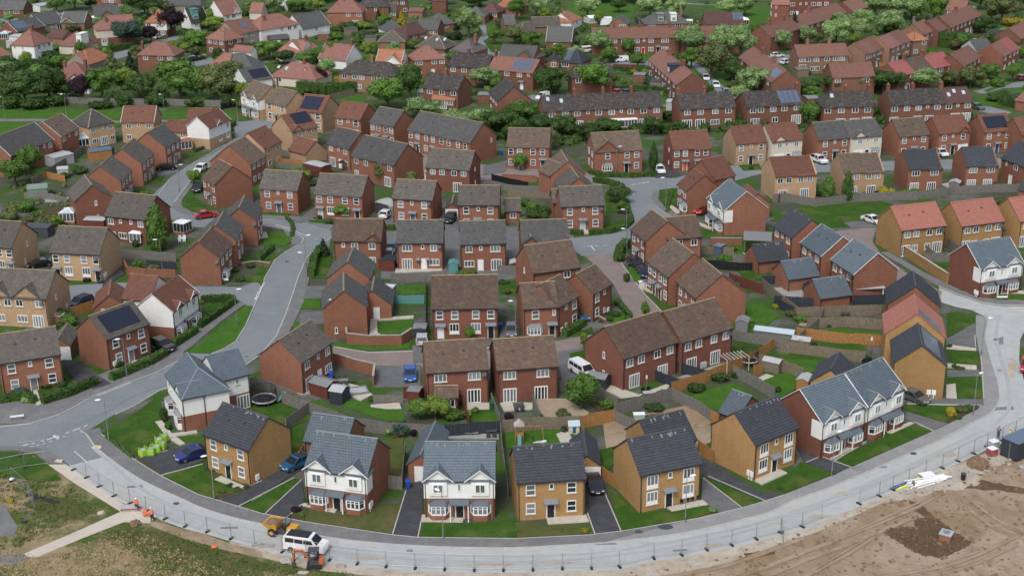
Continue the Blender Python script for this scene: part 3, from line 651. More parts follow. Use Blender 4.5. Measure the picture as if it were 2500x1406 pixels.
H(9,-250,937,105,960,8.5,'beige','gb','w10 w35 w65 w92/w12 P40 P66 d93g','pale brick house with grey roof cut by the left edge',Rr='n60/n45',ref='pale house cut by the left edge')
H(9,985,652,1385,692,8.5,'dred','gb','c14 s38 s64 c87/c16 W40 c68','dark brick pair with a small white conservatory and columnar birch',ref='pair with the columnar birch')
H(9,705,517,1080,467,8.0,'dred','gb','n55/n57','dark brick gable end with two slit windows beside a white conservatory',axis='v',ref='gable with slit windows')
H(9,1162,322,1267,214,8.0,'red','gb','w20 w50 w80/b25 d60g w82','brick house with slate roof, third along the curving left street',ref='third house of the left street')
H(9,1358,154,1475,52,8.0,'red','gb','w20 w50 w80/w20 d55g w80','brick house with slate roof, second along the curving left street',ref='second house of the left street')
H(13,1500,1332,1640,1254,8.0,'red','gs','w20 w50 w80/w20 d55g w80','brick house with slate roof, first along the curving left street',ref='first house of the left street')
H(13,555,1234,720,1152,8.0,'red','bg','c16 s46 c84/','brick house with brown grey roof and white verges beside a white conservatory',nb=True,ref='white verged brick house')
H(0,27,381,132,341,9.0,'red','gs','c60 s78 c92/','slate roofed brick pair at the left edge above round trees',nb=True,ref='slate pair above the round trees')
H(13,795,1152,1045,1104,8.0,'beige','gs','c15 s53 c82/W20 f55 c88','pale brick house with hipped slate roof',hip=(1,1),ref='hipped pale house')
H(13,1088,1106,1388,1104,7.5,'beige','rb','c22 s53 c83/c20 c80','pale brick house with red brown roof and red roofed sun room',ref='pale house with the sun room',nb=True)
H(13,1890,1162,2090,1080,6.0,'white','rb','s55 c85/P50 P85','big white rendered house with red brown gables at the street bend',gab=[(.48,2.4)],lower='beige',nb=True,wing=[(13,1675,1110,1900,1110,6.5,dict())],ref='big white house at the bend')
G(13,1470,1180,1690,1197,5.0,'beige','rb','s75','low pale garage with red brown roof left of the big white house')
H(0,584,231,630,248,8.0,'beige','bg','','white fronted house with two small gables at the end of the street',K=True,gab=[(.25,2.8),(.78,2.8)],ref='white fronted end house')
H(14,92,917,285,962,7.5,'beige','bg','w20 s50 w82/w20 d50k w82','pale brick house with brown grey roof beside the white fronted end house',ref='pale house near the end of the street')
H(14,378,997,612,1022,8.0,'beige','rb','c20 w83/w20 w83','pale brick house with one wide solar array',sol=(.08,.82,.08,.86,'solar'),ref='pale house with wide solar array')
H(14,345,1194,582,1144,8.0,'beige','rb','c30 s55 s80/f80','pale brick house with front gable and stepped solar array',gab=[(.22,2.8)],sol=(.3,.95,.3,.92,'solar'),ref='pale gabled solar house')
H(0,647,364,690,345,8.0,'beige','rb','c25 c75/c25 c75','pale brick house with red brown roof on the inside of the bend')
H(0,614,401,652,379,9.5,'red','bg','c20 c50 c80/c20 c50 c80','brick pair with brown grey roof on the inside of the left street bend',ref='brick pair inside the bend')
H(9,1915,287,2040,359,8.0,'red','br','w15 s50 w85/w15 d50k w85','brown roofed brick house above the red sports car',ref='house above the red sports car')
G(14,300,1350,460,1395,6.0,'beige','rb','','small pale garage with red brown roof beside the orange fence panel')
H(9,2115,702,2457,694,8.0,'red','gs','','slate gable house, rearmost of three staggered gables',axis='v',ref='rearmost staggered gable',Rr='w30 w70/w30 w70')
H(9,1870,887,2262,880,8.0,'red','gs','','slate gable house, middle of three staggered gables',axis='v',ref='middle staggered gable',Rr='w30 w70/w30 w70')
H(9,1700,1047,2105,1052,8.0,'red','br','','brown roofed gable house, nearest of three staggered gables, on the corner',axis='v',ref='nearest staggered gable',Rr='w20 w55 w85/b25 w80')
H(14,720,1057,960,1084,7.5,'red','rb','w20 s52 w82/w20 d52l w82','brick house with red brown roof right of the wide solar array',ref='red brown roofed house by the solar array')
H(14,1035,1105,1258,1147,7.5,'red','gs','w12 w36 w66 w90/w12 d33k d68k w92','slate roofed brick pair with two black doors',ref='slate pair with two black doors')
H(14,1378,1174,1950,1292,9.0,'red','gs','w5 w16 w30 w41 w55 w66 w81 w92/w5 d16k w29 d41k w54 d66k','long slate roofed brick terrace of four homes',name='terraced_house',Rr='n80/',ref='long slate terrace')
H(14,650,1297,855,1347,7.5,'red','gs','c17 s52 c82/f22 D57w c84','slate roofed brick house with patio umbrella in its back garden',ref='slate house with patio umbrella')
H(0,854,380,960,404,9.0,'red','gs','c12 c35 c66 c90/c12 f85','slate roofed brick pair half hidden by an olive tree',ref='slate pair behind the olive tree')
H(10,1630,187,2055,217,7.5,'dred','gb','c16 c37 c65 c87/f72','dark brick pair with grey roof and a green lean to',ref='dark pair with green lean to',Rr='n50/n50')
H(11,1605,347,1697,414,7.0,'red','rb','w20 s50 w80/w20 d50k b82','red brown roofed L shaped brick house left of the white gabled one',wing=[(11,1975,310,2180,264,8.0,dict(front='c75/'))],ref='L shaped house by the white gabled one',L='')
H(11,1890,482,2055,607,8.5,'red','bl','','white fronted twin gabled house with white verges beside the red car',K=True,nb=True,gab=[(.22,2.9),(.78,2.9)],ref='white gabled house by the red car')
G(11,2245,548,2515,532,6.5,'red','rb','','tall brick garage with red brown gable roof behind the white gabled house',axis='v',he=3.0)
# ------------------------------------------------------------------ old streets: terraces
TERR = 'terraced_house'
H(15,320,1010,1405,964,8.0,'orb','bk','c7 c18 c28 s37 c46 c57 s65 c73 c84 c95/f7 W18 f29 c40 W84 c95','long sooty roofed terrace behind the white lean to conservatory',name=TERR,k=.72,ch=[(.28,.5),(.52,.5),(.76,.5)],sky=[(.05,.75),(.16,.6)],ref='long sooty terrace')
H(15,1560,992,2065,967,8.0,'orb','bk','c12 c36 c63 c87/f12 f36 W63 c87','sooty roofed terrace with a grey rendered left half',name=TERR,k=.72,ch=[(.02,.5),(.5,.5)],ref='half grey terrace')
H(0,1825,263,1964,254,8.0,'orb','bk','c10 c24 c46 c66 c88/W14 c50 f88','sooty roofed terrace with one big blue solar array',name=TERR,k=.72,sol=(.6,.97,.06,.92,'solarlight',4,1),ref='sooty terrace with solar array',ch=[(.98,.5)])
H(16,555,972,1025,962,8.0,'orb','bk','c8 c35 c63 c88/W35 W63 f88','sooty roofed terrace with a hipped left end and one skylight',name=TERR,k=.72,hip=(.6,0),ch=[(.5,.5),(.97,.5)],sky=[(.2,.7)],ref='hipped sooty terrace')
H(16,1165,957,1915,922,8.0,'orb','bk','c5 c20 c34 s45 c57 c71 s82 c94/W5 W34 W48 f80 f93','sooty roofed terrace with a brown right third and three skylights',name=TERR,k=.72,seg=[(0,.33,'bk'),(.33,.68,'bk'),(.68,1,'mr')],ch=[(.03,.5),(.33,.5),(.68,.5)],sky=[(.74,.5),(.82,.72),(.93,.6)],ref='sooty terrace with brown third')
H(15,760,352,1560,340,7.5,'orb','rx','W24 c36 c51 s59 c67 W83/W24 c51 D58r c67 d75k W83','long red roofed terrace on the grass verge behind the pale trees',name=TERR,k=.72,ch=[(.26,.5),(.55,.5),(.9,.5)],ref='long red roofed terrace')
H(15,1565,345,2125,330,7.5,'orb','rx','c10 c40 c70/d12w d60w','red roofed terrace half hidden by three pale trees',name=TERR,k=.72,ch=[(.3,.5)])
H(15,1262,537,1520,767,8.0,'orb','rx','c6 c16 c28 c40 c52 c62 c74 c90/c6 d12k c28 d40k c52 d62k d78k c90','red roofed terrace running downhill with a dark boxy dormer',name=TERR,k=.72,ch=[(.25,.5),(.72,.5)],dorm=[(.63,3.2,'dblue')],ref='terrace with the boxy dormer')
H(0,1802,140,1882,201,8.0,'orb','rx','c10 c30 c50 c70 c90/c10 d30k c60','brown red roofed terrace running downhill behind the park trees',name=TERR,k=.72,ch=[(.3,.5),(.65,.5)],sol=(.8,.97,.2,.8,'solarlight'))
H(15,575,705,955,692,7.5,'orb','bk','c15 c50 c85/','sooty roofed pair hidden behind a big round tree',k=.75,hip=(.5,0))
H(0,1093,162,1190,168,8.0,'orb','bk','c12 c40 W70/c10 c40 W85','sooty roofed half of a terrace beside its orange brown half',name=TERR,k=.72,ch=[(.4,.5)],ref='sooty half terrace')
H(0,1190,168,1301,179,8.0,'orb','rx','c12 c42 c70 s90/W12 W42 d75w','orange brown roofed half terrace with a silver solar array',name=TERR,k=.72,sol=(.5,.93,.08,.92,'solarlight',5,2),ch=[(.02,.5)],ref='orange brown half terrace')
H(0,1030,214,1117,222,8.0,'orb','bk','c20 c55 c88/','sooty roofed brick pair with an orange roofed kitchen extension',k=.75,ch=[(.48,.5)],wing=[(14,1600,892,1815,907,3.0,dict(he=2.6,roof='or',front='c15 f45 c80'))],ref='pair with the orange extension')
H(0,824,178,968,187,7.5,'tan','bk','c10 c28 c40 c62 c78/c35 f62','long tan brick pair with hipped sooty roof',hip=(1,1),k=.75,ch=[(.5,.5)],ref='tan pair with hipped roof')
H(14,2115,832,2195,917,8.5,'orb','bk','c20 c50 c80/c20 D50w','sooty roofed brick gable house with two square gable windows',Rr='c60/c50',ref='square windowed gable house')
H(0,1883.5,92,1955,70,8.0,'orb','rx','c20 c70/','lowest part of the long diagonal red terrace by the flats',name=TERR,k=.72,ch=[(.3,.5),(.8,.5)])
H(0,1955,69,2069,31,8.0,'orb','rx','c12 c25 c38 c60 c73 c88/','upper part of the long diagonal red terrace by the flats',name=TERR,k=.72,ch=[(.4,.5)])
H(0,2083,29,2122,17,8.0,'orb','rx','c15 c45/','short red terrace end at the top beside the flats',name=TERR,k=.72)
H(23,690,1094,1678,1057,7.5,'tan','rx','c8 c20 c36 c57 c74 c87/P10 c30 c38 c57','tan brick terrace with orange red roof facing the car park',name=TERR,k=.72,ch=[(.25,.5),(.68,.5)],L='',ref='tan terrace by the car park')
H(23,1985,1057,2400,892,8.0,'tan','rx','c10 c25 c42 c62 c75 c92/d58w','tan gable terrace with a faded patch on its red roof',name=TERR,k=.72,ref='tan gable terrace',seg=[(0,.22,'rx'),(.22,.5,'pk'),(.5,1,'rx')])
H(16,1160,442,1355,367,8.0,'tan','rx','c20 c40 c65 c90/c20 d40w W85','red roofed tan terrace left of the orange hipped wing',name=TERR,k=.72,seg=[(0,.5,'pk'),(.5,1,'rx')],ref='tan terrace beside the orange wing')
H(24,610,662,830,572,8.0,'tan','rx','c30 c75/','tan corner terrace with a projecting orange hipped wing',name=TERR,k=.72,wing=[(24,395,785,690,755,6.0,dict(he=4.9,roof='or',hip=(1,1),front='c75/c20'))],ref='corner terrace with orange wing')
H(24,880,607,1045,547,8.0,'orb','rx','c30 c70/','short red roofed terrace link in the upper right',name=TERR,k=.72)
H(24,1120,532,1705,287,8.0,'orb','rx','c8 c22 c35 c47 c62 c75 c92/c10 c25 f55 f70','long diagonal red roofed terrace in the upper right corner',name=TERR,k=.72,ch=[(.5,.5)])
H(24,1000,192,1382,217,8.0,'orb','rx','c20 W60/c20','red roofed terrace at the back of the upper right corner',name=TERR,k=.72)
H(16,1240,687,1745,582,8.0,'orb','rx','c6 c24 c38 c58 s68 c77 c94/d15w c24 d80w c92','terrace with crimson roof ends and a brown middle',name=TERR,k=.72,seg=[(0,.29,'cr'),(.29,.62,'bg'),(.62,1,'cr')],ch=[(.29,.5),(.62,.5)],ref='crimson ended terrace')
H(16,1830,602,1990,512,8.0,'dred','rx','c15 c40 c65 c90/c15 c40 c65 c90','dark brick red roofed terrace right of the crimson ended one',name=TERR,k=.72,ref='dark terrace right of the crimson ended one')
H(16,2190,512,2335,432,8.0,'dred','rx','c15 c45 c70 c92/c15 c45 c70','dark brick terrace with a half crimson roof near the right edge',name=TERR,k=.72,seg=[(0,.5,'rx'),(.5,1,'cr')],ref='half crimson terrace')
H(0,2494,96,2550,70,8.0,'orb','rx','c20 c60/','red roofed terrace end cut by the right edge near the top',name=TERR,k=.72)
H(16,640,704,1030,692,8.5,'orb','rx','c12 c80/','faded red roofed brick pair behind the white blossom bush',k=.72,ch=[(.5,.5)],ref='faded red pair')
H(16,2280,905,2420,925,7.0,'red','rt','','low brick hall with hipped red roof at the right edge',he=2.6,hip=(1,1))
H(0,1884,12,1928,12.5,9.0,'dred','rt','n25/n25/n25','red brick flats, gable end with salmon roof edge and slit windows',he=8.2,name='flats',cat='flats',k=.6,L='c85 c65 c40/c85 c65 c40/c85 c65 c40',ref='gable end of the flats')
H(0,1929,-13,2037,-15,9.0,'dred','rt','c7 s25 c55 c68 c85/c7 s25 s38 c55 c68 c85/c7 D18w D38n c55 c68 c85','three storey red brick flats with blue bins at the door',he=8.2,name='flats',cat='flats',k=.6,ref='three storey flats')
# ------------------------------------------------------------------ old streets: detached and bungalows
BG = dict(he=2.6,name='bungalow',cat='bungalow',k=.7)
H(14,130,690,560,722,9.5,'cream','rt','c20 c80','salmon hipped bungalow with white conservatory by the old garden hedge',hip=(1,1),ch=[(.6,.5)],sky=[(.1,.6),(.28,.55)],ref='salmon bungalow with conservatory',**BG)
H(14,560,705,665,668,7.0,'cream','pk','','faded pink roofed bungalow tucked beside the salmon one',hip=(0,1),**BG)
H(0,915,156,978,158,8.5,'white','or','c20/c20 W60','white rendered house with orange roof and two white gables',he=4.3,gab=[(.68,6.0)],nb=True,ref='white house with orange roof')
H(0,1009,148,1089,143,8.0,'red','rt','W15 c65 c90/c15 D60w','red brick house with hipped salmon roof beside the sooty half terrace',hip=(1,1),ref='hipped salmon roofed brick house')
H(14,575,527,830,550,9.0,'white','pk','c15 c40','pink roofed white gabled bungalow with a glazed porch',he=2.8,name='bungalow',cat='bungalow',k=.85,nb=True,ch=[(.05,.5),(.95,.5)],ref='pink roofed white gabled bungalow')
H(14,185,470,440,484,8.0,'white','rt','c25 c45 c75','salmon hipped white bungalow with two skylit halves',he=2.9,hip=(1,0),name='bungalow',cat='bungalow',k=.8,ch=[(.95,.5)],wing=[(14,440,482,628,437,8.0,dict(front='c20',hip=(0,1)))],ref='salmon white walled bungalow')
H(14,60,277,412,217,9.0,'white','rt','c55 c75 c90/D70r','white walled house with broad hipped salmon roof and red garage door',hip=(1,1),ch=[(.25,.35)],ref='white house with red garage door')
H(14,440,267,690,217,9.0,'white','gy','c50 D85w','grey roofed gabled bungalow with a white oriel gable',nb=True,ref='grey gabled bungalow with oriel',**{**BG,'he':3.0,'k':.9})
H(14,650,114,985,112,9.0,'red','rt','c60 c90/W80','red brick house under a tall salmon pyramid roof',hip=(1,1),k=.9,ch=[(.45,.4)],ref='salmon pyramid roofed house')
H(0,872,18,950,17,9.5,'orb','bk','c20 c60/','dark hipped roof house at the top beside the pyramid roofed one',he=4.6,hip=(1,1),ref='dark hipped house at the top')
H(14,1110,382,1370,380,8.0,'tan','gb','','grey pyramid roofed bungalow beside the white caravan roof',hip=(1,1),ref='grey pyramid bungalow',**BG)
H(20,490,694,885,612,8.0,'red','mr','c40 c80','maroon brown hipped bungalow with bright white windows',hip=(1,0),ref='maroon hipped bungalow',**BG)
H(20,650,562,1080,577,8.0,'red','gy','c75 c90','grey roofed brick bungalow left of the dark shrub',ref='grey bungalow by the dark shrub',**BG)
H(20,1080,482,1420,440,9.0,'red','gy','c50','grey hipped bungalow behind the dark shrub, pale window band',hip=(1,1),**BG)
H(20,640,897,1225,942,9.0,'orb','gb','c20 c55','wide mossy hipped bungalow with four white rooflights',hip=(1,1),sky=[(.2,.7),(.6,.65),(.85,.7)],ref='mossy bungalow with rooflights',**BG)
H(20,1290,967,1765,1012,9.0,'red','pp','W15 c70','mauve grey hipped bungalow beside the side road',hip=(1,1),ch=[(.8,.5)],ref='mauve hipped bungalow',**BG)
H(21,-200,1102,480,1142,9.0,'red','gy','c70','long grey roofed bungalow with a gabled right wing',ref='long grey bungalow',wing=[(21,480,1145,740,1050,6,dict())],**BG)
H(21,1000,1182,1395,1212,9.0,'orb','dk','W20','dark hipped bungalow with a silver solar grid and brick front gable',hip=(1,1),sol=(.1,.42,.1,.9,'solarlight',4,2),ref='dark bungalow with solar grid',wing=[(21,745,1185,995,1185,7,dict(axis='v',front='c50'))],**BG)
H(21,720,792,1215,802,9.0,'orb','gy','D35w','grey gabled chalet bungalow with brown brick right gable',nb=True,ref='grey chalet bungalow',he=2.8,name='bungalow',cat='bungalow',k=.85)
H(21,200,662,570,622,8.0,'tan','gb','','small grey brown bungalow behind the bright green tree',hip=(1,0),**BG)
H(21,900,432,1220,432,9.0,'white','or','','bright orange hipped bungalow with two solar arrays',hip=(1,1),sol=(.5,.85,.2,.75,'solarlight',3,2),ref='orange bungalow with solar',wing=[(21,1220,430,1430,342,8,dict(hip=(0,1),front='W50'))],**BG)
H(21,470,522,1010,507,7.5,'tan','gb','','low brown grey bungalow in front of the orange solar one',**BG)
H(21,1930,462,2300,470,8.0,'tan','gy','W70','tan gable fronted bungalow beside the white garage',axis='v',ref='tan gable bungalow',**{**BG,'he':2.4})
H(22,190,467,1060,447,9.0,'tan','gy','W15 W75','grey dormer bungalow with two boxy white dormers',hip=(1,1),dorm=[(.35,2.2,'mgrey'),(.65,2.0,'white')],ch=[(.85,.5)],ref='grey dormer bungalow',**BG)
H(22,1330,472,2150,462,9.0,'tan','mr','c30 c70','maroon roofed bungalow with two white conservatories and solar grid',hip=(0,1),sol=(.68,.94,.3,.95,'solarlight',4,2),ref='maroon bungalow with solar grid',**BG)
H(17,-60,187,440,192,8.0,'orb','gy','W36 W72','grey bungalow with white windows in the top left corner',ref='top left grey bungalow',**BG)
H(17,330,610,870,502,8.0,'dred','gy','','grey bungalow with white verges and a lilac grey solar array',nb=True,sol=(.05,.5,.15,.9,'solarlight'),ref='solar bungalow in the top left',**BG)
H(17,745,492,1230,422,9.0,'greyw','gy','c55 o85','grey bungalow beside the yellow bush, white front windows',nb=True,**BG)
H(17,1150,442,1600,440,9.0,'tan','gy','','grey bungalow with a white edged front gable',nb=True,gab=[(.28,4.4)],**BG)
H(17,1800,332,2290,302,9.0,'tan','gy','','grey bungalow with front gable below the top left road',gab=[(.5,5)],**BG)
H(17,190,862,650,882,10.,'white','rt','s15 n50/n50','big white house with hipped red roof and tall stack',hip=(1,1),k=.85,Rr='c25 c55 c80/b25 c60',ch=[(.55,.55)],ref='big white hipped house')
H(17,1095,867,1560,892,9.0,'cream','pk','W78','pink roofed bungalow with white side dormer and pale chimney',hip=(1,1),dorm=[(.85,1.8,'white')],he=2.8,name='bungalow',cat='bungalow',k=.85,ref='pink bungalow with dormer')
H(13,860,277,1225,252,9.0,'cream','pk','n30/b20','cream house with broad pink hipped roof behind the blue cedar',hip=(1,0),gab=[(.9,4)],ch=[(.3,.3)],lower='orb',ref='cream house behind the cedar')
H(17,1270,1208,1695,1234,8.0,'greyw','or','','orange hipped roof house between the dark garden trees',hip=(1,1),he=4.6,ch=[(.15,.3)],wing=[(17,1700,1234,2130,1066,7.5,dict(hip=(0,1),front='c40/c40'))],ref='orange hipped house')
H(13,450,720,800,718,10.,'white','pk','c45/c45','faded pink roofed white house with timbered gable and two stacks',hip=(1,1),he=4.2,gab=[(.62,3)],ch=[(.3,.35),(.85,.4)],ref='pink roofed house with timbered gable')
H(18,170,1050,910,1064,8.0,'orb','rt','c22 c62 c88/W80 c95','brick house with faded hipped roof and tall left chimney',hip=(1,1),ch=[(.08,.3)],ref='faded hipped brick house')
H(18,1480,727,1860,782,8.0,'orb','rt','c20 c50 c82/c25 c85','brick house with salmon hipped roof above the clipped hedge',hip=(1,1),Rr='c30 c75/c30',ref='salmon hipped house above the hedge')
H(18,2090,670,2520,577,9.0,'greyw','rt','c20 c40 c75/c70','salmon roofed house with pale gable and blue rooflight panel',sol=(.5,.7,.3,.8,'solarlight'),ref='salmon roofed pale gable house')
H(18,1470,1298,1930,1312,9.0,'cream','rt','','orange half of a hipped bungalow pair with grey other half',hip=(1,0),ref='orange half bungalow',**{**BG,'k':.8})
H(18,1932,1314,2420,1332,9.0,'cream','gy','','grey half of a hipped bungalow pair with orange other half',hip=(0,1),**{**BG,'k':.8})
H(18,330,432,760,434,9.0,'white','or','c15/c80','white walled house with orange hipped roof behind the copper beech',hip=(1,1),ch=[(.3,.3)],lower='orb',ref='orange house behind the copper beech')
H(18,1220,442,1560,402,8.0,'white','bk','c30','white gabled chalet house with steep dark roof',nb=True,he=2.6,k=1.15,dorm=[(.35,2.2,'teal')],ref='white gabled dark chalet')
H(18,1830,302,2200,242,9.0,'white','pk','c25 c55','white pink roofed house with glazed dormers and gable',he=3.2,k=1.0,gab=[(.78,3.6)],nb=True,ref='white pink roofed dormer house')
H(18,2320,242,2560,246,8.0,'cream','rt','','salmon roofed bungalow beside the pale tree at the top',**BG)
H(18,700,112,1400,102,10.,'greyw','gy','','long grey bungalow roof at the top left behind a white conservatory',**BG)
H(0,210,-20,292,-20,8.0,'red','rt','c60 c85/W55 b75','brick house at the top edge with white porch windows')
H(0,676,-5,702,-6,6.0,'white','rt','c50/c50','narrow white and brick house end at the top edge')
H(20,180,15,510,10,8.0,'orb','bk','c30 c70/c85','dark roofed brown brick house at the top edge',ref='brown house at the top edge')
H(20,970,8,1240,8,7.0,'orb','rt','','brown brick house behind dark hedging at the top edge')
H(20,1850,232,2230,252,8.0,'red','mr','c85','brown maroon hipped bungalow near the salmon one at the top',hip=(1,1),ref='brown bungalow at the top',**BG)
H(0,1207,17,1271,20,9.5,'red','or','','bright salmon hipped house behind two pale trees at the top',he=3.,hip=(1,1),k=.85)
H(17,-110,1092,236,1042,9.0,'tan','rt','W72','red hipped bungalow at the left edge below the big white house',hip=(1,1),**BG)
H(17,880,706,1185,742,6.0,'tan','mr','','low brown roofed annexe beside the big white hipped house',**BG)
H(17,-130,560,28,548,8.0,'tan','gy','','grey bungalow roof cut by the left edge near the top',**BG)
H(17,150,700,420,722,5.0,'white','lgrey','','flat pale garage beside the big white hipped house',he=2.3,name='garage',cat='garage',k=.08)
H(18,2100,965,2390,1000,6.0,'orb','gy','','low grey roofed garage in front of the salmon roofed pale gable house',he=2.3,name='garage',cat='garage',k=.2)
H(19,-70,1000,80,960,7.0,'white','rt','','small white gabled house end beside the bright round garden tree',he=3.4,axis='v')
H(19,320,770,690,740,6.0,'orb','gy','g30','dark low garage row in front of the white house with red garage door',he=2.4,name='garage',cat='garage',k=.3)
H(20,30,230,300,225,7.0,'tan','gb','c40 c80','grey brown bungalow below the brown house at the top edge',**BG)
H(20,510,225,790,232,6.0,'tan','pk','','low faded red garage roof at the top near the hedges',he=2.3,name='garage',cat='garage',k=.25)
H(20,90,602,480,570,8.0,'white','gy','','grey hipped bungalow behind the grey pyramid bungalow',hip=(1,1),**BG)
H(20,1540,312,1990,322,8.0,'red','gy','W70','long grey hipped bungalow beside the brown maroon one at the top',hip=(1,1),**BG)
H(14,-70,742,172,704,8.0,'white','gy','','grey roofed bungalow with a dark blue solar array left of the salmon one',sol=(.3,.95,.1,.8,'solar'),nb=True,**BG)
H(24,1600,962,1935,930,7.0,'polyc','gy','c20 D55w','pale blue walled bungalow at the upper right',**BG)
H(24,1940,800,2260,760,7.0,'tan','dk','','dark roofed bungalow behind the pale blue walled one',**BG)
H(21,-60,480,160,470,8.0,'tan','gy','','grey bungalow behind the olive street tree',**BG)
H(13,360,60,480,40,6.0,'white','lgrey','','white garage block beside the top left grey bungalow',he=2.3,name='garage',cat='garage',k=.15)
# ------------------------------------------------------------------ setting: ground, roads, pavements, lawns
g = MB().prism([(-1500,-200),(1500,-200),(1500,3500),(-1500,3500)], -2, -.02).obj('ground', 'g_base'); structure(g)
def sh(name, mat, z, *pts, t=None): return sheet(name, [S(t, *p) for p in pts] if t is not None else list(pts), mat, z)
sh('estate_ground','g_estate',0,(-500,320),(300,300),(560,300),(800,230),(1010,280),(1320,305),(1800,325),(3000,290),(3000,1060),(2390,1010),(2270,1060),(1860,1225),(1515,1300),(1100,1316),(700,1268),(330,1125),(240,1050),(60,1040),(-500,1040))
KERB = [(196,1053),(212,1062),(231,1090),(251,1107),(289,1136),(332,1165),(375,1188),(433,1214),(491,1240),(563,1263),(640,1280),(707,1295),(779,1309),(866,1321),(952,1329),(1053,1335),(1169,1338),(1260,1338),(1356,1333),(1471,1326),(1543,1319),(1644,1306),(1731,1289),(1818,1268),(1880,1251),(1932,1224),(2004,1199),(2062,1176),(2134,1146),(2221,1107),(2308,1069),(2380,1029),(2417,1011),(2438,982),(2440,960),(2436,931),(2423,892),(2408,838),(2406,818),(2413,777),(2403,767)]
FRONT = [(232,1042),(245,1046),(248,1060),(326,1121),(393,1162),(485,1208),(534,1222),(583,1237),(640,1254),(704,1266),(744,1274),(958,1306),(1021,1312),(1260,1315),(1442,1306),(1517,1297),(1702,1266),(1812,1240),(1867,1224),(1915,1208),(2039,1159),(2080,1141),(2279,1053),(2316,1036),(2388,1000),(2403,974),(2399,930),(2392,869),(2382,818),(2382,775)]
FENCE = [(180,1147),(212,1166),(243,1188),(279,1211),(318,1229),(358,1248),(404,1267),(453,1285),(507,1298),(565,1315),(622,1330),(690,1347),(748,1358),(805,1367),(873,1376),(943,1383),(1014,1387),(1086,1390),(1158,1392),(1229,1392),(1301,1391),(1373,1388),(1444,1387),(1512,1384),(1596,1363),(1664,1355),(1725,1342),(1786,1331),(1846,1316),(1906,1301),(1958,1286),(2007,1267),(2052,1248),(2097,1230),(2146,1211),(2179,1196),(2218,1179),(2259,1156),(2300,1143),(2338,1126),(2377,1108),(2409,1092),(2446,1077),(2478,1060),(2520,1040)]
road_edge = [(x,y+6) for x,y in FENCE]
structure(sh('building_site_ground','soil',.012,(1350,1420),(1520,1396),(1700,1362),(1906,1310),(2100,1236),(2300,1150),(2420,1096),(3000,960),(3400,1100),(3400,1700),(700,1900)))
sh('verge_ground','rough',.01,(-80,1098),(60,1098),(120,1128),(180,1152),(360,1256),(560,1324),(800,1376),(1000,1396),(1300,1404),(1370,1412),(1000,1700),(-300,1700))
sh('verge_grass','lawn',.016,*ragged([(-500,1108),(60,1104),(100,1120),(130,1150),(150,1172),(100,1178),(40,1166),(-500,1160)],4,10))
sh('verge_grass','lawnd',.018,*ragged([(300,1290),(420,1300),(560,1345),(690,1385),(560,1396),(440,1380),(340,1342),(270,1310)],9,11))
sh('verge_grass','lawnd',.018,*ragged([(110,1205),(190,1220),(240,1252),(180,1270),(120,1260),(60,1230)],8,12))
sh('chalk_strip','chalk',.022,(560,1322),(690,1352),(805,1373),(943,1388),(1086,1395),(1229,1397),(1373,1393),(1512,1389),(1596,1368),(1725,1348),(1846,1322),(1958,1292),(2097,1236),(2218,1185),(2300,1149),(2420,1100),(3000,1040),(3000,1062),(2420,1130),(2330,1175),(2240,1205),(2160,1225),(2090,1256),(1990,1300),(1880,1336),(1760,1366),(1600,1402),(1500,1425),(1300,1428),(1100,1420),(900,1404),(760,1390),(640,1360),(560,1336))
sh('dark_soil_patch','soild',.026,*ragged([(2140,1292),(2200,1284),(2236,1288),(2228,1262),(2262,1262),(2300,1278),(2340,1304),(2372,1322),(2352,1340),(2300,1362),(2240,1352),(2190,1322)],5,3))
sh('dark_soil_patch','soild',.024,*ragged([(2215,1218),(2250,1232),(2280,1262),(2310,1282),(2290,1284),(2240,1250)],4,4))
sh('chalk_patch','chalk',.022,*ragged([(2150,1226),(2200,1205),(2250,1180),(2330,1145),(2400,1112),(2440,1112),(2450,1130),(2400,1150),(2390,1180),(2340,1195),(2280,1200),(2220,1218)],7,5))
sh('pale_soil_patch','chalk',.020,*ragged([(1560,1406),(1640,1380),(1760,1362),(1860,1338),(1950,1306),(1880,1352),(1760,1384),(1640,1412)],6,6))
sh('dark_soil_patch','soild',.021,*ragged([(1815,1352),(1870,1344),(1905,1330),(1890,1352),(1830,1364)],4,7)); sh('dark_soil_patch','soild',.021,*ragged([(2330,1190),(2400,1172),(2500,1190),(2510,1204),(2420,1196)],5,8))
sh('dark_soil_patch','soild',.021,*ragged([(2360,1136),(2385,1126),(2408,1132),(2405,1142),(2370,1143)],3,9))
sh('main_road','dusty',.03,*(KERB[5:-1]+[(2372,757),(2330,748),(2298,738),(2292,702),(2341,722),(2398,741),(2449,748),(3000,747),(3000,790),(2505,800),(2490,830),(2488,880),(2500,930),(3000,960)]+[(3000,1025)]+road_edge[::-1][:-5]))
sh('main_road','dusty',.034,*(KERB[3:7]+[(404,1272)]+[(358,1254),(279,1217),(243,1194),(212,1172),(176,1150),(168,1134)]))
sh('junction_road','asphalt',.036,(-500,1050),(72,1036),(144,1014),(174,999),(230,968),(320,933),(384,910),(430,885),(452,862),(517,864),(545,853),(576,834),(600,795),(614,764),(619,750),(640,706),(643,683),(671,636),(697,616),(738,593),(741,583),(730,575),(689,558),(635,550),(560,540),(625,532),(697,537),(748,544),(809,563),(809,580),(768,611),(748,631),(727,680),(715,718),(697,770),(674,823),(640,862),(600,890),(392,951),(330,988),(282,1010),(225,1045),(200,1056),(212,1064),(231,1090),(251,1107),(253,1116),(171,1136),(130,1108),(95,1094),(40,1090),(-500,1098))
sh('side_street','asphalt',.038,(120,700),(300,690),(486,700),(589,701),(627,686),(642,706),(620,750),(592,738),(573,730),(489,731),(300,735),(120,735))
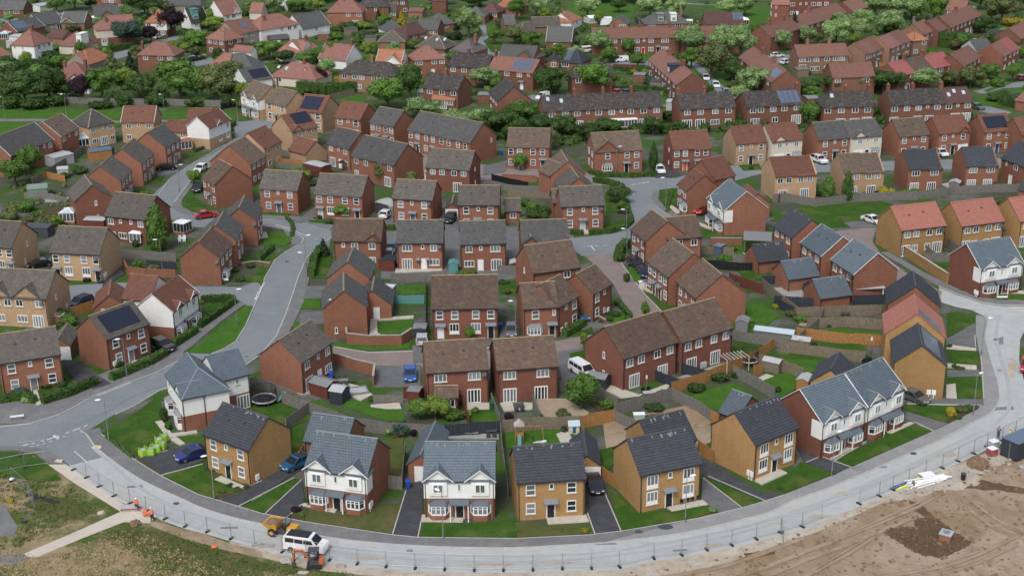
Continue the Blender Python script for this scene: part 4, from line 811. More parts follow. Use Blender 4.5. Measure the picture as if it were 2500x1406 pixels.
sh('left_street','asphalt',.033,(640,552),(600,556),(540,560),(461,553),(420,537),(400,505),(365,484),(415,437),(474,398),(520,375),(557,352),(577,338),(572,315),(568,300),(600,297),(660,290),(700,305),(640,318),(615,330),(600,350),(561,372),(486,427),(461,447),(424,494),(420,506),(440,520),(480,530),(560,534),(640,532))
sh('central_road','asphalt',.037,(1392,582),(1470,574),(1520,562),(1541,548),(1546,530),(1537,490),(1506,458),(1430,446),(1470,428),(1560,432),(1650,436),(1690,424),(1760,410),(1850,402),(1860,424),(1800,440),(1700,452),(1650,460),(1600,465),(1588,484),(1608,510),(1640,530),(1660,560),(1560,600),(1508,606),(1500,620),(1420,625),(1400,612))
sh('back_street','asphalt',.03,(1780,405),(1900,398),(2100,396),(3000,372),(3000,398),(2100,418),(1900,424),(1790,428))
sh('block_paved_lane','blockpave',.034,(1425,622),(1498,604),(1521,649),(1573,718),(1618,764),(1640,800),(1560,815),(1480,832),(1420,868),(1365,882),(1210,900),(1020,895),(815,888),(812,848),(900,862),(1025,858),(1200,850),(1360,832),(1420,822),(1495,806),(1535,791),(1541,775),(1520,735),(1495,690))
sh('block_paved_lane','blockpave',.034,(1000,430),(1012,380),(1060,372),(1110,392),(1190,404),(1310,408),(1440,425),(1500,442),(1440,452),(1300,432),(1180,440),(1060,474))
sh('block_paved_lane','blockpave',.034,(2030,566),(2140,553),(2130,590),(2150,620),(2200,656),(2220,672),(2260,690),(2300,712),(2290,745),(2170,690),(2120,650),(2090,610))
sh('courtyard','driveg',.031,(935,556),(1130,552),(1400,556),(1400,600),(1310,660),(1225,690),(1090,690),(930,680))
sh('courtyard_drive','driveg',.028,(920,520),(960,510),(1120,520),(1120,560),(920,560))
# kerbed pavements
pv = sh('pavement','pave',.13,*(KERB[:20]+FRONT[1:17][::-1]))
sh('pavement','paved',.13,*(KERB[19:-1]+[(2384,770)]+FRONT[15:][::-1][:-1]+[FRONT[16]]))
def strip(name, pts, w, mat, z0, z1):
    """a band of given width along a survey line"""
    q = [P(*p) for p in pts]; mb = MB(); L = []; Rr = []
    for i, p in enumerate(q):
        d = (q[min(i+1,len(q)-1)]-q[max(i-1,0)]); d.z = 0; d.normalize(); n = Vector((-d.y,d.x,0))*w/2; L.append(p+n); Rr.append(p-n)
    for i in range(len(q)-1):
        a, b, c, d = L[i], L[i+1], Rr[i+1], Rr[i]
        mb.add([(p.x,p.y,z0) for p in (a,b,c,d)]+[(p.x,p.y,z1) for p in (a,b,c,d)], [(4,7,6,5),(0,1,5,4),(1,2,6,5),(2,3,7,6),(3,0,4,7)])
    return structure(mb.obj(name, mat))
strip('kerb', smooth(KERB,3), .16, 'kerb', 0, .145)
strip('kerb', [(640,862),(674,823),(697,770),(715,718),(727,680),(748,631),(768,611),(809,580)], .16, 'kerb', 0, .14)
strip('kerb', [(517,864),(545,853),(576,834),(600,795),(619,752),(642,700),(646,680),(671,636),(697,616),(738,593),(741,583),(730,575),(689,558),(635,550)], .16, 'kerb', 0, .14)
strip('kerb', [(-40,1046),(72,1035),(144,1013),(174,998),(230,967),(320,932),(384,909),(440,880)], .16, 'kerb', 0, .14)
strip('kerb', [(282,1012),(330,990),(392,953),(600,892),(640,864)], .16, 'kerb', 0, .14)
strip('kerb', [(372,498),(415,437),(474,398),(557,351),(577,338)], .16, 'kerb', 0, .12); strip('kerb', [(424,496),(461,447),(486,427),(561,371),(600,350)], .16, 'kerb', 0, .12)
strip('kerb', [(1640,530),(1608,510),(1590,484),(1602,466),(1650,460)], .16, 'kerb', 0, .12)
strip('kerb', [(1500,606),(1521,649),(1573,718),(1618,764)], .16, 'kerb', 0, .12); strip('kerb', [(815,847),(900,861),(1025,857),(1200,849)], .16, 'kerb', 0, .12)
strip('kerb', [(2292,700),(2341,720),(2398,739),(2449,746),(3000,745)], .16, 'kerb', 0, .14)
# other pavements
sh('pavement','pave',.12,(-500,1000),(40,985),(110,965),(170,985),(174,998),(144,1013),(72,1034),(-500,1046))
sh('pavement','pave',.12,(-500,985),(90,972),(220,925),(330,880),(400,855),(440,862),(452,862),(440,880),(384,908),(320,931),(230,966),(174,997))
sh('pavement','pave',.118,(400,858),(470,812),(560,748),(590,738),(618,750),(596,745),(540,785),(470,845),(440,866))
sh('pavement','pave',.12,(738,592),(716,600),(690,560),(650,556),(635,550),(689,558),(730,575),(741,583))
sh('pavement','pave',.12,(748,631),(728,680),(716,718),(698,770),(674,823),(642,862),(676,862),(718,790),(744,730),(755,680),(770,642),(800,618),(809,580),(768,611))
sh('pavement','pave',.12,(622,533),(697,536),(748,543),(806,562),(815,552),(760,534),(700,528),(640,525))
sh('pavement','pave',.12,(2292,700),(2341,720),(2398,739),(2449,746),(3000,745),(3000,728),(2449,733),(2398,728),(2341,708),(2260,668),(2170,616),(2150,618))
sh('pavement','pave',.12,(1588,484),(1608,510),(1640,530),(1655,528),(1622,506),(1606,486),(1614,468),(1602,466))
sh('pavement','pave',.11,(461,447),(472,452),(444,490),(446,506),(478,522),(530,526),(622,527),(622,532),(560,534),(480,530),(440,520),(420,506),(424,494))
sh('pavement','pave',.12,(128,1108),(95,1094),(40,1090),(-500,1098),(-500,1106),(40,1100),(84,1106),(120,1132),(162,1134))
for p in ((228,1088,245,1097),(136,1122,150,1131)):
    sh('tactile_paving','tactile',.142,(p[0]+4,p[1]),(p[2]+4,p[1]+2),(p[2],p[3]),(p[0]-4,p[3]-2))
# road markings
def dashes(pts, n, w=.15, fill=.5, z=.048):
    q = smooth(pts, 8); m = len(q)-1
    for i in range(n):
        a = int(m*i/n); b = max(a+1, int(m*(i+fill)/n)); strip('road_marking', q[a:b+1], w, 'mark', z-.008, z)
dashes([(46,1089),(100,1078),(160,1058),(225,1034)], 9, .18, .62, .05); dashes([(50,1095),(104,1084),(164,1063)], 8, .12, .3, .05)
strip('road_marking', [(130,1066),(142,1069),(143,1066),(131,1063)], .3, 'mark', .04, .05)
strip('road_marking', [(181,1101),(197,1115),(212,1128)], .1, 'mark', .04, .05)
strip('road_marking', [(238,966),(280,950),(320,934)], .12, 'mark', .04, .05)
strip('road_marking', [(645,690),(633,716),(628,726)], .35, 'mark', .04, .05); dashes([(638,700),(630,716),(622,735)], 5, .3, .5, .05)
dashes([(790,580),(770,584),(780,582),(804,578)], 3, .3, .6, .05)
strip('road_marking', [(1444,602),(1452,612)], .2, 'mark', .04, .05); dashes([(1425,602),(1470,600),(1488,600)], 6, .2, .5, .05)
dashes([(1540,452),(1560,449),(1590,444)], 6, .3, .5, .05); strip('road_marking', [(503,722),(530,722),(555,721)], .12, 'mark', .04, .05)
strip('road_marking', [(672,549),(700,556),(750,578)], .12, 'mark', .04, .05)
# site paths
sh('sand_path','sand',.05,(118,1134),(162,1134),(205,1168),(262,1206),(305,1232),(346,1250),(375,1268),(366,1277),(303,1274),(200,1314),(95,1358),(69,1360),(58,1352),(180,1300),(295,1249),(240,1215),(180,1178))
sh('tarmac_path','pave',.045,(-500,1225),(10,1232),(28,1262),(44,1286),(34,1308),(-500,1330)); sh('tarmac_path','pave',.045,(-500,1366),(60,1350),(76,1360),(30,1378),(-500,1384))
sh('trench_strip','soil',.055,(366,1270),(420,1284),(500,1308),(560,1325),(640,1346),(640,1362),(540,1340),(440,1312),(370,1284))
# drives
DR = [('drive',(330,1123),(490,1079),(497,1127),(394,1160)),('drive',(537,1221),(600,1180),(700,1118),(740,1128),(738,1145),(590,1238)),
 ('drive',(648,1254),(738,1170),(744,1230),(704,1266)),('drive',(990,1196),(1032,1170),(1032,1258),(1022,1311),(958,1306)),
 ('drive',(1430,1170),(1472,1165),(1514,1297),(1452,1305),(1432,1220)),('driveg',(1715,1170),(1810,1240),(1760,1254),(1712,1225)),
 ('drive',(1712,1122),(1735,1128),(1870,1212),(1915,1208),(1866,1226),(1716,1163)),('drive',(1948,1095),(2002,1115),(2078,1141),(2040,1157),(1962,1130)),
 ('driveg',(2212,974),(2400,976),(2402,992),(2215,985)),('driveg',(2210,1005),(2312,1036),(2280,1052),(2210,1024)),
 ('drive',(153,880),(182,882),(272,938),(228,952),(170,920)),('drive',(370,850),(420,845),(428,860),(385,878)),
 ('driveg',(920,896),(1027,892),(1027,945),(914,946)),('driveg',(1006,845),(1062,840),(1062,880),(1010,888)),('driveg',(1222,800),(1268,800),(1266,856),(1220,856)),
 ('driveg',(1362,860),(1430,850),(1450,930),(1370,930)),('driveg',(1415,765),(1480,785),(1500,800),(1420,808)),
 ('driveg',(1530,640),(1560,625),(1600,690),(1570,700)),('drive',(1600,405),(1640,400),(1665,430),(1600,436)),('driveg',(2060,545),(2145,538),(2140,556),(2078,558)),
 ('drive',(70,650),(122,646),(122,660),(70,668)),('drive',(255,690),(300,650),(302,672),(250,700)),('driveg',(380,415),(430,410),(440,422),(385,432)),
 ('driveg',(720,545),(765,508),(800,520),(735,545)),('driveg',(1180,408),(1240,392),(1235,420),(1180,430)),('driveg',(820,330),(812,318),(850,310),(850,330)),
 ('driveg',(750,700),(795,700),(795,730),(740,730)),('driveg',(735,765),(790,760),(795,790),(730,800)),('driveg',(2380,790),(2310,830),(2310,840),(2383,850)),('driveg',(2312,905),(2390,905),(2395,920),(2312,922)),
 ('greyslab',(880,1048),(880,1048.5),(881,1048),(881,1047)),('asphalt',(1100,128),(1160,112),(1180,80),(1168,62),(1186,62),(1192,90),(1185,112),(1230,130),(1300,150),(1300,160),(1190,150)),
 ('asphalt',(1670,150),(1700,148),(1740,190),(1800,240),(1775,245),(1720,200)),('asphalt',(2380,224),(2440,204),(3000,168),(3000,186),(2450,216),(2396,230)),
 ('asphalt',(250,138),(330,118),(380,100),(440,88),(444,94),(380,112),(330,132),(270,150)),('asphalt',(460,156),(520,140),(560,138),(560,146),(470,166)),
 ('asphalt',(1490,152),(1600,150),(1600,160),(1490,162)),('asphalt',(1860,142),(1940,132),(1950,150),(1870,158)),('asphalt',(-500,52),(60,46),(160,28),(300,10),(300,16),(160,36),(60,56),(-500,64)),
 ('asphalt',(1650,6),(1760,14),(1760,20),(1650,12)),('asphalt',(1926,50),(1990,30),(2040,28),(1990,52),(1930,66)),('asphalt',(1300,232),(1340,236),(1330,250),(1280,240)),('asphalt',(1360,255),(1650,250),(1650,260),(1360,268)),
 ('pave',(-500,291),(110,291),(300,296),(500,292),(500,296),(300,301),(110,297),(-500,297)),('asphalt',(2380,258),(2420,262),(2470,275),(2450,285),(2390,272))]
for i, d in enumerate(DR): sheet('driveway' if d[1][1] > 300 else 'side_road', list(d[1:]), d[0], .145+.0007*i if d[1][1] > 300 else .03+.0007*i)
# patios and paths
PA = [('slabs',(379,1031),(395,1028),(420,1060),(452,1084),(440,1088),(410,1072)),('slabs',(420,1060),(480,1052),(482,1058),(425,1066)),
 ('slabs',(524,1172),(540,1163),(600,1190),(590,1199)),('slabs',(734,1234),(745,1229),(828,1240),(818,1252)),('slabs',(1030,1258),(1132,1260),(1130,1275),(1031,1274)),
 ('slabs',(1333,1263),(1430,1257),(1438,1275),(1338,1281)),('slabs',(1628,1240),(1715,1222),(1729,1233),(1640,1250)),('slabs',(1840,1174),(1900,1145),(1922,1156),(1860,1184)),
 ('slabs',(2009,1116),(2100,1080),(2113,1081),(2060,1107),(2036,1122)),('slabs',(2165,1056),(2220,1032),(2232,1034),(2180,1059)),('slabs',(2310,941),(2332,938),(2336,975),(2310,972)),
 ('slabs',(2311,889),(2384,894),(2384,904),(2311,898)),('slabs',(2311,842),(2383,852),(2383,858),(2311,852)),('slabs',(2410,710),(2500,712),(2500,718),(2440,720)),
 ('slabs',(1470,935),(1560,965),(1640,935),(1630,950),(1540,985),(1480,955)),('greyslab',(1650,925),(1760,890),(1810,880),(1800,895),(1700,920)),('slabs',(1140,985),(1210,985),(1210,1000),(1140,1003)),
 ('gravel',(1305,975),(1380,975),(1440,1010),(1420,1025),(1330,1020),(1310,1000)),('slabs',(1220,985),(1300,985),(1300,1000),(1230,1005)),
 ('slabs',(800,925),(880,945),(910,965),(880,980),(840,960),(790,940)),('slabs',(905,990),(975,985),(980,1000),(940,1000),(905,995)),
 ('greyslab',(1085,1045),(1216,1040),(1218,1072),(1085,1072)),('slabs',(1358,1062),(1386,1050),(1400,1082),(1370,1085)),
 ('slabs',(905,780),(920,778),(922,815),(930,818),(902,818)),('slabs',(920,778),(1010,772),(1010,778),(922,784)),
 ('greyslab',(1880,705),(1960,700),(1985,715),(1985,740),(1890,730)),('greyslab',(2000,755),(2075,750),(2080,762),(2000,762)),('slabs',(2060,785),(2090,778),(2155,782),(2150,790),(2065,790)),
 ('slabs',(1850,925),(1870,915),(1890,920),(1860,932)),('slabs',(75,930),(84,928),(101,988),(90,993)),('slabs',(318,882),(336,880),(346,888),(325,893)),('slabs',(1610,700),(1600,720),(1560,705),(1560,690)),
 ('slabs',(1812,620),(1850,605),(1870,612),(1830,625)),('slabs',(1640,503),(1665,520),(1650,523),(1632,506)),('slabs',(1706,545),(1745,558),(1735,562),(1710,552)),('slabs',(2060,470),(2120,465),(2120,470),(2060,478)),
 ('slabs',(635,570),(650,568),(655,582),(633,584)),('slabs',(1425,560),(1435,560),(1438,572),(1426,573)),('slabs',(965,655),(1080,650),(1080,662),(965,668)),('slabs',(2260,455),(2320,448),(2330,462),(2270,468)),
 ('greyslab',(690,955),(740,945),(770,960),(700,975)),('gravel',(1960,780),(2010,785),(2000,800),(1950,795)),('greyslab',(110,485),(200,480),(200,492),(110,495)),('slabs',(2230,462),(2300,458),(2310,470),(2240,474)),('greyslab',(1850,655),(1890,650),(1890,660),(1850,665))]
for i, d in enumerate(PA): sheet('patio', list(d[1:]), d[0], .17+.0006*i)
LAWN = [('lawn',(250,1056),(300,1030),(390,965),(396,1000),(400,1040),(412,1060),(380,1098),(330,1120),(262,1070)),
 ('lawn',(398,1160),(498,1133),(500,1148),(590,1198),(535,1220),(486,1206)),('lawn',(590,1238),(718,1168),(735,1172),(648,1252),(620,1248)),
 ('lawnd',(735,1250),(760,1245),(820,1255),(900,1245),(980,1228),(958,1302),(750,1273),(738,1262)),('lawn',(1032,1276),(1130,1278),(1260,1270),(1260,1312),(1026,1310)),
 ('lawnd',(1258,1275),(1340,1282),(1440,1276),(1450,1303),(1262,1312)),('lawn',(1480,1190),(1560,1255),(1730,1234),(1740,1250),(1700,1264),(1518,1295)),('lawn',(1720,1165),(1740,1164),(1862,1222),(1812,1238)),
 ('lawn',(1868,1190),(1925,1158),(1955,1128),(1960,1130),(2038,1156),(1920,1204)),('lawn',(2036,1122),(2120,1085),(2232,1036),(2278,1052),(2080,1138)),
 ('lawn',(2212,988),(2350,992),(2320,1030),(2300,1030),(2212,1003)),('lawn',(2316,920),(2400,920),(2402,972),(2338,974)),('lawn',(2314,855),(2390,858),(2394,892),(2320,888)),('lawn',(2312,765),(2340,762),(2382,772),(2382,815),(2312,820)),
 ('lawnb',(462,860),(520,815),(600,748),(618,748),(616,764),(575,834),(545,850),(517,863)),('lawn',(494,745),(560,735),(556,770),(500,800),(488,772)),('lawn',(-500,1010),(60,998),(170,996),(144,1012),(72,1033),(-500,1044)),
 ('lawn',(-500,960),(80,935),(90,990),(-500,1000)),('lawn',(90,950),(150,930),(210,940),(225,950),(105,985)),('lawn',(190,882),(270,910),(350,880),(340,905),(275,930)),('lawn',(300,890),(400,860),(380,880),(310,910)),
 ('lawnb',(735,715),(782,708),(782,752),(732,756)),('lawnb',(716,790),(735,786),(730,800),(715,802)),('lawnb',(815,835),(845,842),(1005,838),(1000,852),(900,856),(815,846)),('lawn',(770,655),(790,622),(812,620),(812,660),(795,680),(760,680)),
 ('lawnb',(921,788),(1008,782),(1006,810),(940,818),(926,815)),('lawnb',(956,700),(1046,695),(1046,716),(956,722)),('lawnb',(830,965),(905,990),(985,1000),(990,1028),(940,1028),(820,985)),
 ('lawnb',(700,985),(760,975),(830,1005),(760,1030),(700,1020)),('lawn',(600,1000),(690,985),(780,1010),(700,1050),(640,1020)),('lawn',(1140,1003),(1212,1000),(1216,1030),(1140,1030)),('lawnb',(1180,1010),(1215,1008),(1218,1036),(1180,1036)),
 ('lawnb',(1232,1058),(1400,1050),(1400,1085),(1236,1095)),('lawn',(700,1050),(740,1048),(740,1110),(700,1110)),('lawnd',(940,1075),(985,1070),(985,1180),(950,1190),(930,1150)),
 ('lawnb',(1695,965),(1790,935),(1850,975),(1760,1005),(1670,985)),('lawnb',(1850,930),(1960,900),(1980,930),(1900,975)),('lawn',(1790,830),(1860,830),(1900,860),(1800,890)),('lawnb',(1785,745),(1860,740),(1900,775),(1840,815),(1790,800)),
 ('lawn',(1870,870),(1960,860),(2050,875),(1980,900)),('lawnb',(1972,806),(2060,804),(2150,812),(2146,836),(1990,820)),('lawn',(1970,785),(2050,780),(2060,790),(1990,800)),('lawnb',(1915,878),(1990,880),(2012,905),(1950,918)),
 ('lawnb',(1870,720),(1925,714),(1920,726),(1880,730)),('lawn',(1960,840),(2100,840),(2120,855),(1990,868)),('soil',(1470,1020),(1530,1020),(1545,1075),(1480,1100)),('lawn',(1465,1100),(1540,1080),(1500,1130),(1475,1165)),('soil',(1560,1015),(1680,990),(1735,1030),(1735,1080),(1690,1100),(1620,1010)),
 ('lawn',(1960,505),(2150,492),(2180,500),(2140,545),(2060,555),(1990,560),(1880,540)),('lawn',(1730,600),(1830,585),(1880,560),(1900,570),(1830,620),(1760,610)),('lawnb',(1740,600),(1830,600),(1840,625),(1760,640)),
 ('lawn',(1800,660),(1910,655),(1905,680),(1820,686)),('lawn',(2270,650),(2340,640),(2340,668),(2300,665)),('lawn',(2320,690),(2400,725),(2500,735),(2500,720),(2390,705)),
 ('lawn',(1610,465),(1650,460),(1665,500),(1625,505),(1608,485)),('lawn',(1690,560),(1730,562),(1800,575),(1790,582),(1700,580)),('lawn',(1480,550),(1530,535),(1540,545),(1510,558),(1480,560)),('lawn',(1478,470),(1500,470),(1520,520),(1480,520)),
 ('lawnb',(640,568),(690,568),(715,585),(700,600),(645,602)),('lawn',(590,632),(640,622),(660,630),(640,655),(600,650)),('lawn',(560,690),(625,670),(630,660),(660,650),(640,690)),('lawn',(440,500),(470,480),(520,510),(530,520),(470,520)),
 ('lawn',(635,525),(700,530),(715,520),(660,518)),('lawn',(745,538),(800,540),(805,550),(760,545)),('lawn',(365,440),(400,432),(390,445),(368,450)),('lawn',(75,510),(145,508),(148,520),(80,522)),
 ('lawnb',(-500,300),(110,300),(260,305),(300,300),(290,310),(120,340),(60,345),(-500,345)),('lawnb',(-500,268),(120,268),(300,270),(560,278),(580,290),(500,290),(300,293),(110,290),(-500,289)),('lawnb',(482,232),(520,230),(522,245),(480,250)),
 ('lawnb',(828,240),(890,235),(890,252),(830,258)),('lawnb',(1520,80),(1560,10),(1760,20),(1760,55),(1840,75),(1900,65),(1900,20),(1400,0),(1370,45),(1500,60)),('lawnb',(1530,135),(1600,130),(1610,150),(1530,150)),
 ('lawnb',(1575,260),(1655,255),(1655,245),(1590,245)),('lawnb',(1680,165),(1700,170),(1760,235),(1720,230)),('lawnb',(1735,175),(1760,190),(1780,210),(1770,210)),('lawnb',(1960,240),(2000,225),(2010,245),(1965,250)),
 ('lawnb',(2380,245),(2420,225),(3000,190),(3000,225),(2470,250),(2440,262),(2385,255)),('lawnb',(2400,222),(2500,190),(2500,194),(2410,226)),('lawn',(1180,100),(1200,92),(1240,120),(1200,130)),('lawn',(1090,105),(1150,100),(1140,112),(1100,112)),
 ('lawnb',(885,100),(930,95),(925,112),(890,115)),('lawn',(1400,320),(1560,310),(1560,330),(1420,335)),('lawn',(600,283),(650,280),(650,290),(605,292)),('lawn',(2400,540),(2500,530),(2500,560),(2420,570)),('lawn',(1800,400),(1850,395),(1860,415),(1815,418)),
 ('lawnb',(1540,760),(1500,765),(1480,775),(1510,795),(1533,788)),('lawn',(1390,865),(1430,855),(1432,880),(1395,885)),('lawn',(1385,820),(1445,800),(1450,815),(1400,822)),('lawnb',(1528,655),(1545,655),(1570,688),(1550,690)),
 ('lawn',(1220,695),(1270,690),(1270,715),(1225,715)),('lawn',(1770,690),(1830,712),(1800,722),(1770,715)),('lawnb',(2425,80),(2500,70),(2500,90),(2440,95))]
for i, d in enumerate(LAWN):
    far = min(p[1] for p in d[1:]) < 280
    sheet('lawn' if d[0] != 'soil' else 'bare_garden', list(d[1:]), d[0], (.10 if not far else .02)+.0007*i)
BEDS = [((262,1070),(330,1120),(394,1162),(400,1158),(335,1114),(268,1066)),((520,1215),(585,1196),(600,1205),(537,1221)),((505,1150),(545,1160),(530,1168),(508,1155)),((705,1262),(735,1240),(755,1245),(742,1274)),((2310,1026),(2360,1000),(2385,990),(2388,1000),(2318,1034)),
 ((320,640),(430,650),(440,690),(330,695)),((950,1030),(1010,1030),(1010,1060),(960,1070)),((1440,985),(1600,965),(1600,975),(1460,1005)),((30,545),(150,500),(160,560),(40,570))]
for i, b in enumerate(BEDS): sheet('planting_bed', list(b), 'bed', .185+.0008*i)

for t, x0, y0, x1, y1 in ((1,1140,425,1420,350),(1,1360,560,1712,465),(1,1860,765,2216,605),(1,2020,820,2216,725),(2,0,755,340,580),(2,95,885,405,597),(2,275,922,405,805),(2,1172,1060,1285,690),(2,1388,1078,1425,900),(3,735,1055,672,880),(3,955,1030,810,690),(3,1978,835,1652,582),(3,2172,775,1690,567),(4,755,492,500,402),(4,500,402,372,452),(4,600,445,880,275),(4,1450,185,1290,110),(8,1380,1200,2095,1215),(8,2115,1150,2090,750),(8,2040,660,2030,545)):
    strip('edging', [S(t,x0,y0), S(t,(x0+x1)/2,(y0+y1)/2), S(t,x1,y1)], .14, 'kerb', 0, .185)
strip('edging', [(x,y+1) for x,y in FRONT[2:20]], .1, 'kerb', 0, .165)

# patches, mud, drain covers on the carriageway
for i, (x, y, w, h, m) in enumerate(((1480,1329,26,4,'asphalt'),(1660,1345,18,5,'asphalt'),(2150,1142,16,4,'asphalt'),(560,1290,22,5,'asphalt'),(2440,840,10,18,'asphalt'),(2452,1000,24,8,'asphalt'),(330,1190,20,6,'asphalt'),(1900,1276,22,5,'chalk'),(2060,1206,26,8,'chalk'),(1740,1330,30,5,'chalk'),(2300,1110,34,10,'chalk'),(900,1362,60,5,'chalk'),(1200,1378,70,4,'chalk'),(650,1330,30,5,'chalk'),(2420,940,18,22,'chalk'),(2470,900,12,30,'chalk'),(2000,1262,30,6,'chalk'),(1350,1374,60,4,'chalk'))):
    sh('road_patch', 'tracka' if m == 'asphalt' else m, .041, *([(x-w,y+h*.2),(x-w*.96,y-h*.7),(x+w*.9,y-h),(x+w,y)] if m == 'asphalt' else ragged([(x-w,y+h*.3),(x-w*.6,y-h*.5),(x,y-h*.8),(x+w*.7,y-h*.7),(x+w,y),(x+w*.5,y+h*.6),(x-w*.2,y+h*.9)],h*.12,40+i,5)))
for i, (x, y, r) in enumerate(((262,1003,.35),(430,1230,.35),(1000,1345,.35),(1560,1300,.5),(1980,1190,.4),(2230,1108,.4),(690,1275,.35),(1625,1288,.9),(640,880,.35),(700,640,.35),(2440,905,.3),(2430,830,.3),(600,870,.35),(1550,470,.35),(2095,1145,.9))):
    p = P(x,y); o = MB().prism([(r*math.cos(a*.5236),r*math.sin(a*.5236)*.7) for a in range(12)], -.1, 0).obj('drain_cover', 'dgrey' if i%2 else 'mgrey'); o.location = (p.x,p.y,.151+.0003*i); structure(o)
for pts in ([(700,1318),(850,1338),(1000,1350),(1200,1358),(1400,1354),(1600,1330),(1800,1290),(2000,1228),(2200,1145),(2400,1050)],[(700,1328),(850,1350),(1000,1364),(1200,1372),(1400,1366),(1600,1342),(1800,1302),(2000,1240),(2200,1156),(2400,1062)],[(560,1283),(430,1238),(340,1190),(270,1130),(225,1090)],[(2425,1040),(2462,1000),(2462,940),(2445,880),(2432,820),(2440,770)],[(660,855),(690,810),(712,760),(722,720),(735,660),(752,620)],[(560,890),(480,915),(400,940),(320,970),(250,1010),(150,1050)]):
    strip('tyre_track', smooth(pts,4), .5, 'track' if pts[0][1] > 1020 else 'tracka', .0, .058)
# ------------------------------------------------------------------ where a thing stands, in words
def near(x, y, room=10):
    c = []
    for o, A, B, ref in HOUSES:
        if not ref: continue
        cx = (A[0]+B[0])/2; cy = (A[1]+B[1])/2+(60 if A[1] > 600 else 25)
        k = max(.25, (A[1]+560)/1800); c.append((math.hypot((x-cx)*.8, (y-cy)*1.6)/k, cx, cy, ref))
    c.sort(); pick = next((q for q in c[:6] if len(q[3].split()) <= room-3), None) or min(c[:6], key=lambda q: len(q[3].split()))
    _, cx, cy, ref = pick; dx, dy = x-cx, (y-cy)*1.8
    if abs(dx) > abs(dy): r = 'left of' if dx < 0 else 'right of'
    else: r = 'behind' if dy < 0 else 'in front of'
    return '%s the %s' % (r, ref)
def lab(desc, x, y): return desc+' '+near(x, y, 12-len(desc.split()))
def ang(x1, y1, x2, y2):
    a, b = P(x1,y1), P(x2,y2); return math.atan2(b.y-a.y, b.x-a.x)
# ------------------------------------------------------------------ trees, shrubs, hedges
def leafquad(mb, c, n, s, r):
    n = Vector(n).normalized(); t = n.orthogonal().normalized(); w = n.cross(t); a = r.uniform(0, 6.28)
    e1 = (t*math.cos(a)+w*math.sin(a))*s; e2 = (w*math.cos(a)-t*math.sin(a))*s*r.uniform(.6,1)
    mb.add([c-e1-e2*.6, c+e1*.2-e2, c+e1+e2*.5, c-e1*.3+e2], [(0,1,2,3)])
def rdir(r):
    z = r.uniform(-1,1); a = r.uniform(0,6.283); q = math.sqrt(1-z*z); return Vector((q*math.cos(a), q*math.sin(a), z))
CROWN = {}
def crown(kind, i):
    if (kind,i) in CROWN: return CROWN[(kind,i)]
    r = random.Random(hash((len(kind), ord(kind[0]), i))); mb = MB(); L = []
    if kind == 'round':
        for k in range(17):
            d = rdir(r); 
            if d.z < -.55: d.z *= -.4
            q = r.uniform(.45,.70); L.append((Vector((d.x*q, d.y*q, d.z*q*.95)), r.uniform(.26,.42)))
        L.append((Vector((0,0,0)), .6)); n = 3800; ls = .047
    elif kind == 'cone':
        for k in range(20):
            h = (k+.5)/20; rad = (1-h)*.8+.04; a = k*2.4; L.append((Vector((math.cos(a)*rad*.45, math.sin(a)*rad*.45, -1+2*h)), rad*.55+.06))
        n = 2400; ls = .048
    elif kind == 'col':
        for k in range(14):
            h = (k+.5)/14; rad = .75*math.sin(math.pi*min(.97,h*.85+.14)); a = k*2.4; L.append((Vector((math.cos(a)*rad*.4, math.sin(a)*rad*.4, -1+2*h)), rad*.55+.1))
        n = 2400; ls = .055
    else:   # low bush
        for k in range(11):
            d = rdir(r); d.z = abs(d.z)*.9-.25; q = r.uniform(.4,.68); L.append((d*q, r.uniform(.28,.42)))
        L.append((Vector((0,0,-.25)), .62)); n = 1700; ls = .068
    tot = sum(x[1]**2 for x in L)
    for c, rad in L:
        mb.ball(c, rad*.74, rad*.74, rad*.74, 7, 5)
        for j in range(int(n*rad*rad/tot)):
            d = rdir(r); p = c+d*rad*r.uniform(.78,1.1)
            if any((p-c2).length < r2*.72 for c2, r2 in L if r2 > .15): continue
            leafquad(mb, p, d+rdir(r)*.75, ls*r.uniform(.7,1.35), r)
    CROWN[(kind,i)] = mb.mesh('crown_'+kind, 'leafroof'); return CROWN[(kind,i)]
TRUNK = []
def trunkm(i):
    while len(TRUNK) < 3:
        r = random.Random(50+len(TRUNK)); mb = MB(); mb.cyl((0,0,-.1),(.02,.01,.55),.045,.032,8); 
        for k in range(5):
            a = k*1.26+r.uniform(0,.5); mb.cyl((.02,.01,.4+.03*k),(.02+math.cos(a)*.22, math.sin(a)*.22, .72+r.uniform(0,.12)),.022,.010,6)
        TRUNK.append(mb.mesh('trunk', 'bark'))
    return TRUNK[i % 3]
KIND = dict(g='lf_g',d='lf_d',p='lf_p',b='lf_b',c='lf_c',y='lf_y',w='lf_w',l='lf_l',o='lf_o',n='lf_n',h='lf_d')
TN = [0]
